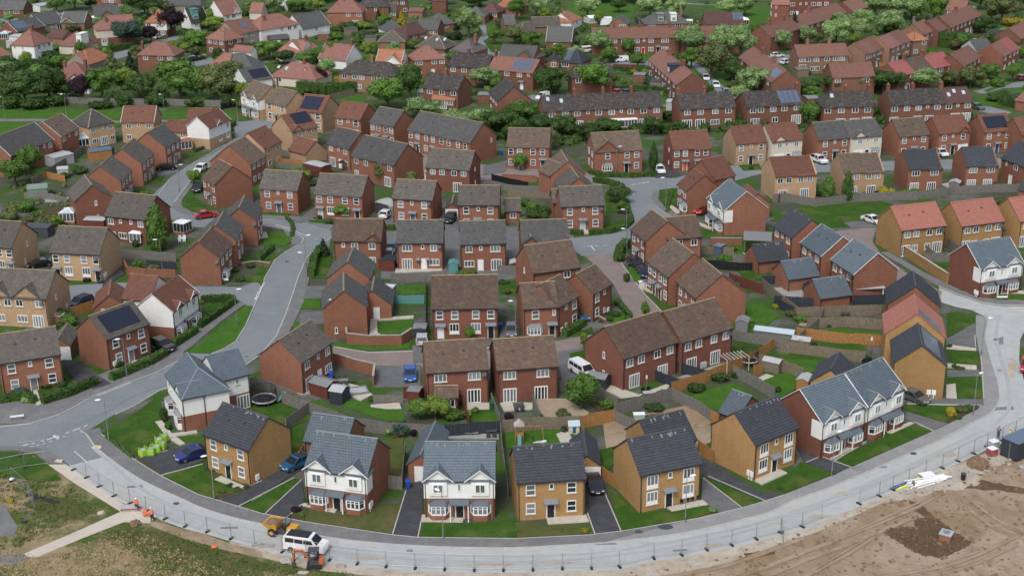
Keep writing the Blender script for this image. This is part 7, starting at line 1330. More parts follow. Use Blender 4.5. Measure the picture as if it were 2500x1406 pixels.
_r2 = random.Random(77); _n = 0
_OLD = [(-10,30),(2500,30),(2500,225),(2400,230),(1900,232),(1330,228),(1180,245),(1000,225),(820,205),(660,205),(560,225),(-10,240)]
_RD = [list(d[1:]) for d in DR+LAWN if d[1][1] < 300]
def _free(x, y):
    w = P(x,y)
    for o, A, B_, ref in HOUSES:
        d = w-o.location; d.z = 0
        if d.length < 24:
            a = o.rotation_euler.z; lx = d.x*math.cos(a)+d.y*math.sin(a); ly = -d.x*math.sin(a)+d.y*math.cos(a); W = (P(*B_,5)-P(*A,5)).length
            if -1.5 < lx < W+1.5 and -7 < ly < 11: return False
    return True
def _in(x, y, poly):
    c = False
    for i in range(len(poly)):
        (x1,y1),(x2,y2) = poly[i], poly[i-1]
        if (y1 > y) != (y2 > y) and x < (x2-x1)*(y-y1)/(y2-y1)+x1: c = not c
    return c
while _n < 95:
    x, y = _r2.uniform(0,2500), 30+210*_r2.random()**.8
    if not _in(x,y,_OLD) or not _free(x,y) or any(_in(x,y,q) for q in _RD): continue
    _n += 1; s = (y+560)/780; k = _r2.choice('ggdoghlp'); T(x, y, _r2.uniform(28,46)*s, _r2.uniform(24,44)*s, k, {'g':'small green garden tree','d':'small dark garden tree','o':'small olive garden tree','h':'small dense garden tree','l':'small yellow green tree','p':'small pale garden tree'}[k])
# ------------------------------------------------------------------ the building site in front
# mesh panel fencing along the dusty road: every panel a thing, its block foot a part
def panel(a, b, desc, x, y):
    d = b-a; L = d.length; root = thing('site_fence_panel', lab(desc,x,y), 'fence panel', (a.x,a.y,.03), math.atan2(d.y,d.x), 'mesh panels of the site fence')
    f = MB()
    for p, q in (((.04,0,.1),(.04,0,2.0)),((L-.04,0,.1),(L-.04,0,2.0)),((.04,0,2.0),(L-.04,0,2.0)),((.04,0,.25),(L-.04,0,.25))): f.cyl(p, q, .022, k=6)
    f.obj('frame', 'galv', root)
    w = MB()
    for i in range(1, 18): w.cyl((L*i/18,0,.25),(L*i/18,0,2.0),.0035,k=3,cap=False)
    for i in range(1, 7): w.cyl((.04,0,.25+i*.25),(L-.04,0,.25+i*.25),.0035,k=3,cap=False)
    w.obj('wire_mesh', 'galv', root)
    MB().box(-.14,.14,-.36,.36,-.02,.13).obj('block_foot', 'rubber', root)
Q = [P(*p) for p in FENCE]
for i in range(len(Q)-1):
    if 30 < i < 33: continue
    L = (Q[i+1]-Q[i]).length
    panel(Q[i], Q[i+1], 'mesh site fence panel', (FENCE[i][0]+FENCE[i+1][0])/2, FENCE[i][1]-60)
for a, b in (((-30,1130),(50,1114)),((50,1114),(115,1106)),((-30,1160),(60,1142)),((60,1142),(118,1134)),((30,1175),(70,1210)),((70,1210),(86,1246)),((60,1275),(86,1246)),((1906,1300),(1912,1330))):
    panel(P(*a), P(*b), 'loose fence panel', (a[0]+b[0])/2, (a[1]+b[1])/2)
# bulk bags on the lawn
for x, y in ((350,1114),(371,1111),(383,1105),(397,1098),(389,1087),(402,1079)):
    p = P(x,y); root = thing('bulk_bag', 'lime green bulk bag on the corner lawn', 'bulk bag', (p.x,p.y,.11), rnd.uniform(0,1.5), 'lime green bulk bags')
    b = MB(); n = 10
    for z0, z1, r0, r1 in ((0,.2,.46,.53),(.2,.75,.53,.51),(.75,.95,.51,.46)):
        b.add([(r0*math.copysign(abs(math.cos(i*math.tau/n))**.4,math.cos(i*math.tau/n)), r0*math.copysign(abs(math.sin(i*math.tau/n))**.4,math.sin(i*math.tau/n)), z0) for i in range(n)]+[(r1*math.copysign(abs(math.cos(i*math.tau/n))**.4,math.cos(i*math.tau/n)), r1*math.copysign(abs(math.sin(i*math.tau/n))**.4,math.sin(i*math.tau/n)), z1) for i in range(n)], [(i,(i+1)%n,n+(i+1)%n,n+i) for i in range(n)])
    b.obj('bag', 'lime', root); MB().ball((0,0,.9),.42,.42,.13).obj('filling', 'lgrey', root)
    for sx in (-1,1):
        for sy in (-1,1):
            MB().cyl((sx*.4,sy*.4,.9),(sx*.45,sy*.2,1.35),.04,k=5).cyl((sx*.45,sy*.2,1.35),(sx*.4,sy*.05,.92),.04,k=5).obj('loop', 'lime', root)
# dumper
p = P(688,1304); root = thing('site_dumper', 'yellow front tipping dumper with a skip full of soil, on the dusty road', 'dumper', (p.x,p.y,.05), math.pi-.35)
MB().add([(.3,-.75,.75),(1.2,-.75,.75),(1.2,.75,.75),(.3,.75,.75),(.1,-1.0,1.65),(2.0,-1.0,1.5),(2.0,1.0,1.5),(.1,1.0,1.65)],[(3,2,1,0),(0,1,5,4),(1,2,6,5),(2,3,7,6),(3,0,4,7)]).obj('skip','yellow',root)
MB().add([(.12,-.9,1.5),(1.85,-.9,1.4),(1.85,.9,1.4),(.12,.9,1.5),(1.0,0,1.95)],[(0,1,4),(1,2,4),(2,3,4),(3,0,4),(3,2,1,0)]).obj('soil_load','dirt',root)
MB().box(-2.0,1.3,-.45,.45,.45,.8).obj('chassis','dgrey',root); MB().box(-2.1,-1.0,-.6,.6,.8,1.35).obj('engine_cover','yellow',root)
MB().box(-.95,-.45,-.35,.35,.8,1.1).box(-1.05,-.92,-.35,.35,1.1,1.55).obj('seat','black',root); MB().cyl((-.1,0,.8),(-.3,0,1.4),.03,k=6).cyl((-.32,0,1.38),(-.3,0,1.43),.2,k=12).obj('steering_wheel','black',root)
rb = MB()
for sy in (-.6,.6): rb.cyl((-1.0,sy,1.2),(-1.0,sy,2.5),.04,k=6)
rb.cyl((-1.0,-.6,2.5),(-1.0,.6,2.5),.04,k=6).obj('roll_bar','black',root)
for x in (-1.4,.8):
    for sy in (-.78,.78):
        o = MB().cyl((x,sy-.2,.5),(x,sy+.2,.5),.5,k=16).obj('wheel','rubber',root); MB().cyl((x,sy-.215,.5),(x,sy+.215,.5),.24,k=12).obj('rim','yellow',o)
# mini excavator
p = P(768,1383); root = thing('mini_excavator', 'small orange mini excavator with dark canopy reaching into the trench by the white van', 'excavator', (p.x,p.y,.03), math.pi+.05)
for sy in (-.55,.55): MB().ext([(-.85,.12),(-.7,0),(.7,0),(.85,.12),(.85,.32),(.7,.42),(-.7,.42),(-.85,.32)][::-1] if 0 else [(-.85,.12),(-.7,0),(.7,0),(.85,.12),(.85,.32),(.7,.42),(-.7,.42),(-.85,.32)],sy-.14,sy+.14,'y').obj('track','rubber',root)
MB().box(-.75,.55,-.5,.5,.5,.95).obj('house','dgrey',root); MB().box(-.98,-.55,-.5,.5,.55,1.2).obj('counterweight','orangep',root); MB().box(-.4,.05,-.28,.28,.95,1.15).box(-.45,-.33,-.28,.28,1.15,1.65).obj('seat','black',root)
MB().box(-.6,.6,-.5,.5,2.15,2.25).obj('canopy_roof','dgrey',root)
for sx in (-.52,.5):
    for sy in (-.44,.44): MB().box(sx-.035,sx+.035,sy-.035,sy+.035,.95,2.15).obj('canopy_post','black',root)
MB().cyl((.5,0,.8),(1.2,0,2.1),.13,.12,6).cyl((1.2,0,2.1),(2.1,0,2.2),.12,.1,6).obj('boom','orangep',root); MB().cyl((2.1,0,2.25),(2.35,0,.75),.1,.08,6).obj('dipper_arm','orangep',root)
MB().add([(2.2,-.3,.75),(2.5,-.3,.75),(2.2,.3,.75),(2.5,.3,.75),(2.05,-.3,.3),(2.05,.3,.3),(2.4,-.3,.15),(2.4,.3,.15)],[(0,1,3,2),(1,6,7,3),(6,4,5,7),(0,4,6,1),(2,3,7,5),(0,2,5,4)]).obj('bucket','dgrey',root)
MB().cyl((.9,0,1.35),(1.9,0,2.28),.05,k=6).obj('hydraulic_ram','galv',root); MB().box(.7,.78,-.6,.6,.15,.5).obj('dozer_blade','dgrey',root)
# site cabin
a, b = P(2481,1129), P(2540,1104); an = math.atan2(b.y-a.y,b.x-a.x)
root = thing('site_cabin', 'dark navy steel site container at the edge of the bare soil', 'container', (a.x,a.y,.02), an)
MB().box(0,6.0,0,2.5,.1,2.5).obj('body','dblue',root)
rib = MB()
for i in range(24): rib.box(.12+i*.25,.24+i*.25,-.03,-.001,.2,2.4)
rb2 = rib.obj('ribbed_side','dblue',root); rb2['kind'] = 'thing'
MB().box(-.06,6.06,-.06,2.56,2.501,2.6).obj('roof','cslate',root); MB().box(-.05,-.001,.25,2.25,.2,2.35).obj('door','dblue',root); MB().box(-.07,-.05,1.1,1.18,.3,2.3).obj('lock_bar','galv',root)
# brick manhole on the soil
a, b = P(2292,1319), P(2318,1326); an = math.atan2(b.y-a.y,b.x-a.x)
root = thing('manhole_chamber', 'square brick manhole chamber with steel lid standing out of the dark soil', 'manhole', (a.x,a.y,0), an)
MB().box(0,1.25,0,1.25,-.1,.85).obj('brickwork','red',root); MB().box(-.08,1.33,-.08,1.33,.851,.98).obj('concrete_cap','lgrey',root); MB().box(.25,1.0,.25,1.0,.981,1.03).obj('lid','galv',root)
# pipes
for i in range(16):
    x = 2265+rnd.uniform(-14,14); y = 1176+rnd.uniform(-8,8); p = P(x,y); L = rnd.uniform(3.2,5.5)
    o = thing('drain_pipe', 'loose white plastic drain pipe in the pile beside the site fence', 'pipe', (p.x,p.y,.12+.1*(i%4)), .35+rnd.uniform(-.14,.14), 'white plastic pipes', me=MB().cyl((-L/2,0,0),(L/2,0,0),.085,k=8).mesh('drain_pipe','whitep'))
for x1,y1,x2,y2,m,c in ((2178,1191,2240,1168,'binblue','blue'),(2183,1194,2248,1169,'cblue','blue'),(2196,1192,2226,1180,'hivisy','yellow'),(2232,1172,2250,1163,'hivisy','yellow'),(2190,1196,2222,1183,'hivisy','yellow')):
    a, b = P(x1,y1), P(x2,y2); L = (b-a).length; thing('service_pipe', c+' service pipe lying beside the white pipe pile', 'pipe', ((a.x+b.x)/2,(a.y+b.y)/2,.1), math.atan2(b.y-a.y,b.x-a.x), 'coloured service pipes', me=MB().cyl((-L/2,0,0),(L/2,0,0),.08,k=8).mesh('service_pipe',m))
p = P(2262,1166); thing('insulation_board', 'white board lying on top of the pipe pile', 'board', (p.x,p.y,.5), .3, me=MB().box(-.9,.9,-.6,.6,0,.06).mesh('insulation_board','whitep'))
p = P(2351,1171); root = thing('bucket', 'black plastic barrel standing alone on the pale rubble', 'barrel', (p.x,p.y,.02)); MB().cyl((0,0,0),(0,0,.85),.26,.32,12).obj('barrel','black',root); MB().cyl((0,0,.82),(0,0,.9),.34,k=12).obj('rim','dgrey',root)
p = P(2228,1189); root = thing('timber_offcut', 'leaning brown timber offcut beside the yellow pipe', 'timber', (p.x,p.y,.02), .5); MB().ext([(-.2,0),(.2,0),(.05,.9),(-.25,.8)],-.12,.12,'x').obj('plank','wood',root)
# pallets
for i, (x, y, m) in enumerate(((2421,1110,'cpink'),(2425,1092,'lgrey'))):
    p = P(x,y); root = thing('brick_pack', ('lower pink' if i == 0 else 'upper pale grey')+' wrapped pack of bricks on a pallet by the navy container', 'brick pack', (p.x,p.y,.02), .45)
    MB().box(-.55,.55,-.5,.5,.14,.95).obj('bricks',m,root); MB().box(-.6,.6,-.5,.5,0,.03).box(-.6,.6,-.5,.5,.1,.13).box(-.6,-.5,-.5,.5,.03,.1).box(-.05,.05,-.5,.5,.03,.1).box(.5,.6,-.5,.5,.03,.1).obj('pallet','wood',root); MB().box(-.57,.57,-.52,.52,.951,.98).obj('wrap','whitep',root)
# rubble and loose items
def lump(name, label, cat, x, y, r, mat, flatn=.6, z=0, n=7):
    rr = random.Random(int(x*7+y)); p = P(x,y); mb = MB(); mb.ball((0,0,r*flatn*.4), r, r*.8, r*flatn, 15, 9); mb.v = [(v[0]*rr.uniform(.75,1.2), v[1]*rr.uniform(.75,1.2), v[2]*rr.uniform(.8,1.15)) for v in mb.v]
    return thing(name, label, cat, (p.x,p.y,z), rr.uniform(0,6), me=mb.mesh(name, mat))
lump('soil_heap','small dark soil heap beside the wrapped bricks','soil heap',2388,1135,1.6,'dirt',.45)
lump('rubble_stone','pale boulder under the navy container corner','stone',2496,1142,.6,'conc'); lump('rubble_stone','smaller pale stone near the navy container','stone',2464,1134,.35,'conc'); lump('orange_vest','crumpled orange hi vis vest lying on the verge grass','vest',523,1335,.32,'hivis',.5)
lump('stone_slab','pale flat stone on the straw coloured verge','stone',246,1252,.5,'slabs',.25); lump('white_cushion','white rounded plastic tub lying on the grass','tub',29,1170,.35,'whitep',.5); lump('soil_heap','small dark spoil heap beside the two kneeling path workers','soil heap',330,1279,.8,'dirt',.4)
lump('spoil_heap','grey spoil in the trench left of the mini excavator','soil heap',700,1368,.9,'conc',.3); lump('yellow_weed','yellow flowering weed by the tarmac stub','weed',24,1224,.5,'lf_y',.8)
p = P(105,1218); root = thing('black_sheeting', 'long crumpled black plastic sheet on the verge', 'plastic sheet', (p.x,p.y,.02), -.45)
mb = MB(); rr = random.Random(5)
for i in range(14): mb.ball((-2.2+i*.33,rr.uniform(-.2,.2),.08),rr.uniform(.3,.55),rr.uniform(.15,.4),rr.uniform(.08,.22),7,4)
mb.obj('sheet','black',root)
p = P(318,1245); root = thing('paving_stack', 'stack of grey edging stones on the sandy path behind the workers', 'stone stack', (p.x,p.y,.05), .1)
for i in range(3): MB().box(-1.1+i*.03,1.1-i*.05,-.4,.4,.02+i*.18,.19+i*.18).obj('stone_course',('conc','cpink','lgrey')[i],root)
for x, y, w, h in ((630,1332,.6,.3),(648,1336,.9,.25),(832,1384,.5,.4)): 
    p = P(x,y); root = thing('kerb_stone', lab('grey kerb stones',x,y), 'kerb stones', (p.x,p.y,.03), rnd.uniform(-.4,.4)); MB().box(-w,w,-.15,.15,0,h).obj('stone','conc',root)
p = P(740,1398); root = thing('sign_board', 'pale timber board lying on the verge below the excavator', 'board', (p.x,p.y,.03), -.05); MB().box(-.6,.6,-.25,.25,0,.08).obj('board','slabs',root)
# street name plates
for x, y, a in ((43,1026,.25),(546,692,.0),(2446,734,.0)):
    p = P(x,y); root = thing('street_name_sign', lab('low white street name plate',x,y), 'sign', (p.x,p.y,.1), a); MB().box(-.9,.9,-.03,.03,.45,.72).obj('plate','whitep',root)
    for sx in (-.7,.7): MB().box(sx-.04,sx+.04,.03,.09,0,.7).obj('post','dgrey',root)
# play tower, swing, slide, garden clutter in the corner plot
p = P(1268,1085); root = thing('play_tower', 'wooden play tower with green slide and swing arm on the back lawn', 'play tower', (p.x,p.y,.1), .02)
for sx in (-.5,.5):
    for sy in (0,1.0): MB().box(sx-.05,sx+.05,sy-.05,sy+.05,0,2.6).obj('post','newwood',root)
MB().box(-.55,.55,-.05,1.05,1.2,1.28).obj('platform','newwood',root); MB().ext([(-.7,2.55),(.7,2.55),(0,3.15)],-.15,1.15,'y').obj('roof','slabs',root); MB().ext([(-.02,1.25),(.0,1.15),(-1.9,.12),(-2.3,.15),(-2.3,.22),(-1.9,.2)],-.25,.25,'x').obj('slide','teal',root)
MB().cyl((.5,.5,2.3),(3.0,.5,2.3),.05,k=6).obj('swing_beam','newwood',root); MB().cyl((3.0,.5,2.3),(3.3,-.4,0),.05,k=6).obj('swing_leg','newwood',root); MB().cyl((3.0,.5,2.3),(3.3,1.4,0),.05,k=6).obj('swing_leg','newwood',root)
o = MB().cyl((1.8,.3,2.3),(1.8,.3,.6),.015,k=4).cyl((1.8,.7,2.3),(1.8,.7,.6),.015,k=4).box(1.65,1.95,.28,.72,.55,.6).obj('swing','black',root)
p = P(1318,1092); root = thing('slide', 'white plastic garden slide behind the narrow ochre house', 'slide', (p.x,p.y,.1), -1.0); MB().ext([(-1.2,.1),(-1.2,.25),(.9,1.3),(1.2,1.3),(1.2,1.15)],-.25,.25,'y').obj('chute','whitep',root); MB().box(.85,1.1,-.25,.25,0,1.15).obj('ladder','lgrey',root)
p = P(1402,1060); root = thing('playhouse', 'small pale blue roofed playhouse in the lawn corner', 'playhouse', (p.x,p.y,.17), .1); wall_geo(-.7,.7,0,1.2,1.1,'u',0,0,.8).obj('wall','cream',root); m_, r_ = roof_geo(-.7,.7,0,1.2,1.1,'u',0,0,.8,.12,.1,.06,.06); m_.obj('roof','polyc',root); MB().box(-.2,.2,-.04,-.002,.05,.9).obj('door','ccyan',root)
lump('storage_bag','dark covered barbecue on the slab patio','barbecue',1378,1055,.5,'black',1.2,.17); p = P(1560,1024); root = thing('storage_box','white storage box on the bare back plot','box',(p.x,p.y,.1),.05); MB().box(-.75,.75,-.4,.4,0,.75).obj('box','lgrey',root); MB().box(-.8,.8,-.45,.45,.751,.85).obj('lid','whitep',root)
p = P(1182,1056); root = thing('garden_sofa', 'pale cushioned rattan sofa on the blue decking', 'sofa', (p.x,p.y,.19), .0); MB().box(-1.0,1.0,-.4,.4,.1,.42).obj('seat','cpink',root); MB().box(-1.0,1.0,.41,.6,.1,.85).obj('backrest','lgrey',root); MB().box(-1.25,-1.01,-.4,.6,.1,.62).obj('armrest','dgrey',root); MB().box(1.01,1.25,-.4,.6,.1,.62).obj('armrest','dgrey',root)
for x, y in ((1368,1258),(1395,1257),(1422,1255),(1664,1232),(1678,1228),(1690,1225),(1702,1221)):
    p = P(x,y); root = thing('plant_pot', lab('round step pot',x,y), 'plant pot', (p.x,p.y,.2), 0, 'pots of plants by the doors'); MB().cyl((0,0,0),(0,0,.3),.18,.24,10).obj('pot','dgrey',root); o = link('plant', crown('bush',1), root, (0,0,.42), mat='lf_b', scale=(.3,.3,.25))
p = P(874,958); root = thing('raised_bed', 'square grey raised bed frame on the curved patio', 'raised bed', (p.x,p.y,.18), .3)
for x0,x1,y0,y1 in ((-1.4,1.4,-1.2,-1.05),(-1.4,1.4,1.05,1.2),(-1.4,-1.25,-1.04,1.04),(1.25,1.4,-1.04,1.04)): MB().box(x0,x1,y0,y1,0,.3).obj('side','mgrey',root)
MB().box(-1.24,1.24,-1.04,1.04,0,.15).obj('gravel_fill','lgrey',root)
p = P(1790,905); root = thing('pergola', 'bare timber pergola beams over the grey patio', 'pergola', (p.x,p.y,.17), .35)
for i in range(7): MB().box(-1.8+i*.6,-1.7+i*.6,-1.3,1.3,2.2,2.32).obj('beam','slabs',root)
for sx in (-1.75,1.85):
    for sy in (-1.2,1.2): MB().box(sx-.06,sx+.06,sy-.06,sy+.06,0,2.2).obj('post','slabs',root)
p = P(690,978); root = thing('garden_slide', 'small teal garden slide beside the trampoline', 'slide', (p.x,p.y,.12), .9); MB().ext([(-1.0,.08),(-1.0,.2),(.7,1.1),(.9,1.1),(.9,1.0)],-.22,.22,'y').obj('chute','teal',root); MB().box(.65,.88,-.22,.22,0,1.0).obj('ladder','whitep',root)
# ------------------------------------------------------------------ undergrowth, clods and grass tufts: uncountable ground cover
def inside(x, y, poly):
    c = False; n = len(poly)
    for i in range(n):
        (x1,y1),(x2,y2) = poly[i], poly[i-1]
        if (y1 > y) != (y2 > y) and x < (x2-x1)*(y-y1)/(y2-y1)+x1: c = not c
    return c
def clear(x, y, m=1.0):
    w = P(x,y)
    for o, A, B_, ref in HOUSES:
        d = w-o.location; d.z = 0
        if d.length < 22:
            a = o.rotation_euler.z; lx = d.x*math.cos(a)+d.y*math.sin(a); ly = -d.x*math.sin(a)+d.y*math.cos(a)
            W = (P(*B_,5)-P(*A,5)).length
            if -m < lx < W+m and -m-1 < ly < 10+m: return False
    return True
ROADS = [list(d[1:]) for d in DR+LAWN if d[1][1] < 300]
def scatter(name, poly, n, mat, rmin, rmax, quads, seed, avoid=True):
    r = random.Random(seed); xs = [p[0] for p in poly]; ys = [p[1] for p in poly]; mb = MB(); k = 0; tries = 0
    while k < n and tries < n*8:
        tries += 1; x = r.uniform(min(xs),max(xs)); y = min(ys)+(max(ys)-min(ys))*r.random()**.8
        if not inside(x,y,poly): continue
        if avoid and (not clear(x,y) or any(inside(x,y,q) for q in ROADS)): continue
        k += 1; p = P(x,y); R_ = r.uniform(rmin,rmax); h = R_*r.uniform(.6,1.2)
        mb.ball((p.x,p.y,h*.35),R_*.75,R_*.75,h*.7,6,4)
        for j in range(quads):
            d = rdir(r); d.z = abs(d.z); leafquad(mb, Vector((p.x+d.x*R_,p.y+d.y*R_,d.z*h+.1)), d+rdir(r)*.8, R_*r.uniform(.12,.26)+.04, r)
    o = mb.obj(name, mat); o['kind'] = 'stuff'; tag(o, {'u':'mixed low garden undergrowth between the old houses','h':'hedgerow undergrowth between the old and new estates'}[name[-1] if name[-1] in 'uh' else 'u'], 'undergrowth'); return o
OLD = [(-40,5),(2540,0),(2540,230),(2380,235),(1900,240),(1330,232),(1180,250),(1000,230),(820,215),(660,215),(560,235),(-40,245)]
for nm, n, mat, sd, a_, b_ in (('garden_undergrowth',420,'lf_h',1,.7,1.9),('garden_undergrowth',200,'lf_g',2,.6,1.6),('garden_undergrowth',120,'lf_o',3,.5,1.4)): scatter(nm, OLD, n, mat, a_, b_, 26, sd)['label'] = {'lf_h':'dark','lf_g':'mid green','lf_o':'olive'}[mat]+' undergrowth filling the gardens between the old houses'
STRIP = [(1000,285),(1310,300),(1800,305),(2380,290),(2380,305),(2000,312),(1700,325),(1560,330),(1330,362),(1220,345),(1040,300)]
scatter('hedgerow_undergrowth', STRIP, 150, 'lf_h', .8, 2.0, 30, 4)['label'] = 'dark hedgerow undergrowth behind the far row of new houses'
GARD = [(0,460),(150,420),(200,480),(160,560),(0,580)]
scatter('garden_undergrowth', GARD, 40, 'lf_o', .4, 1.1, 24, 6)['label'] = 'overgrown olive garden plants at the left edge'
def tufts(name, poly, n, mat, hmin, hmax, label, seed):
    r = random.Random(seed); xs = [p[0] for p in poly]; ys = [p[1] for p in poly]; mb = MB(); k = 0
    while k < n:
        x = r.uniform(min(xs),max(xs)); y = r.uniform(min(ys),max(ys))
        if not inside(x,y,poly) or inside(x,y,[(-60,1220),(14,1228),(50,1286),(38,1314),(-60,1336)]) or inside(x,y,[(58,1352),(295,1246),(375,1262),(372,1282),(303,1278),(95,1362)]): k += .2; continue
        k += 1; p = P(x,y)
        for j in range(4):
            a = r.uniform(0,3.14); w = r.uniform(.05,.16); h = r.uniform(hmin,hmax); dx, dy = math.cos(a)*w, math.sin(a)*w; ox, oy = r.uniform(-.3,.3), r.uniform(-.3,.3)
            mb.add([(p.x+ox-dx,p.y+oy-dy,.0),(p.x+ox+dx,p.y+oy+dy,.0),(p.x+ox+dx*.6+r.uniform(-.1,.1),p.y+oy+dy*.6,h),(p.x+ox-dx*.6,p.y+oy-dy*.6+r.uniform(-.1,.1),h*.9)],[(0,1,2,3)])
    o = mb.obj(name, mat); o['kind'] = 'stuff'; tag(o, label, 'grass')
tufts('grass_tufts',[(-40,1150),(150,1180),(250,1240),(180,1270),(60,1330),(-40,1350)],650,'verge',.06,.2,'rough green grass tufts on the left verge',1)
tufts('grass_tufts',[(280,1285),(420,1300),(690,1385),(900,1402),(620,1410),(440,1406),(250,1320)],800,'verge',.06,.2,'rough green grass tufts along the verge below the trench',2)
tufts('straw_tufts',[(-40,1330),(120,1360),(320,1290),(560,1400),(800,1406),(-40,1420)],1300,'straw',.05,.2,'dry straw tufts on the bare verge',3)
def clods(name, poly, n, mat, rmin, rmax, label, seed):
    r = random.Random(seed); xs = [p[0] for p in poly]; ys = [p[1] for p in poly]; mb = MB(); k = 0
    while k < n:
        x = r.uniform(min(xs),max(xs)); y = r.uniform(min(ys),max(ys)); k += .25
        if not inside(x,y,poly): continue
        k += .75; p = P(x,y); q = rmin+(rmax-rmin)*r.random()**3; mb.ball((p.x,p.y,q*.2),q*r.uniform(.8,1.3),q*r.uniform(.8,1.3),q*r.uniform(.4,.8),5,4)
    o = mb.obj(name, mat); o['kind'] = 'stuff'; tag(o, label, 'soil')
SITE = [(1500,1404),(1720,1366),(1906,1316),(2110,1240),(2320,1152),(2420,1110),(2520,1110),(2520,1420),(1500,1420)]
clods('soil_clods',SITE,1100,'dirt',.05,.28,'brown soil clods strewn over the building plot',1)
clods('soil_clods',[(2140,1292),(2236,1288),(2228,1262),(2300,1278),(2372,1322),(2300,1362),(2240,1352)],500,'soildk',.06,.32,'dark turned clods round the manhole',2)
clods('rubble',[(2160,1225),(2220,1190),(2330,1150),(2420,1110),(2500,1110),(2420,1150),(2330,1190),(2240,1215)],420,'conc',.05,.3,'pale rubble along the site fence',3)
clods('rubble',[(700,1380),(900,1392),(1240,1400),(1500,1396),(1650,1362),(1500,1420),(1200,1412),(900,1406)],350,'conc',.03,.16,'fine pale rubble outside the fence',4)
# wheel ruts in the soil: shallow ridges of soil either side
for pts in ([(1800,1406),(2000,1330),(2200,1250),(2300,1200)],[(1840,1412),(2040,1336),(2230,1260)],[(2100,1410),(2300,1380),(2450,1320),(2520,1280)],[(2130,1418),(2330,1388),(2480,1326)],[(2360,1240),(2430,1290),(2520,1320)],[(2380,1230),(2460,1285),(2520,1300)],[(1600,1408),(1760,1380),(1960,1310)],[(2140,1300),(2080,1340),(1960,1406)]):
    strip('soil_rut', smooth([(x+rnd.uniform(-6,6),y+rnd.uniform(-3,3)) for x,y in pts],8), .3, 'soil', .0, .10+.01*rnd.random()); strip('soil_rut', smooth([(x+5,y+5) for x,y in pts],8), .4, 'soil', .0, .14+.01*rnd.random())
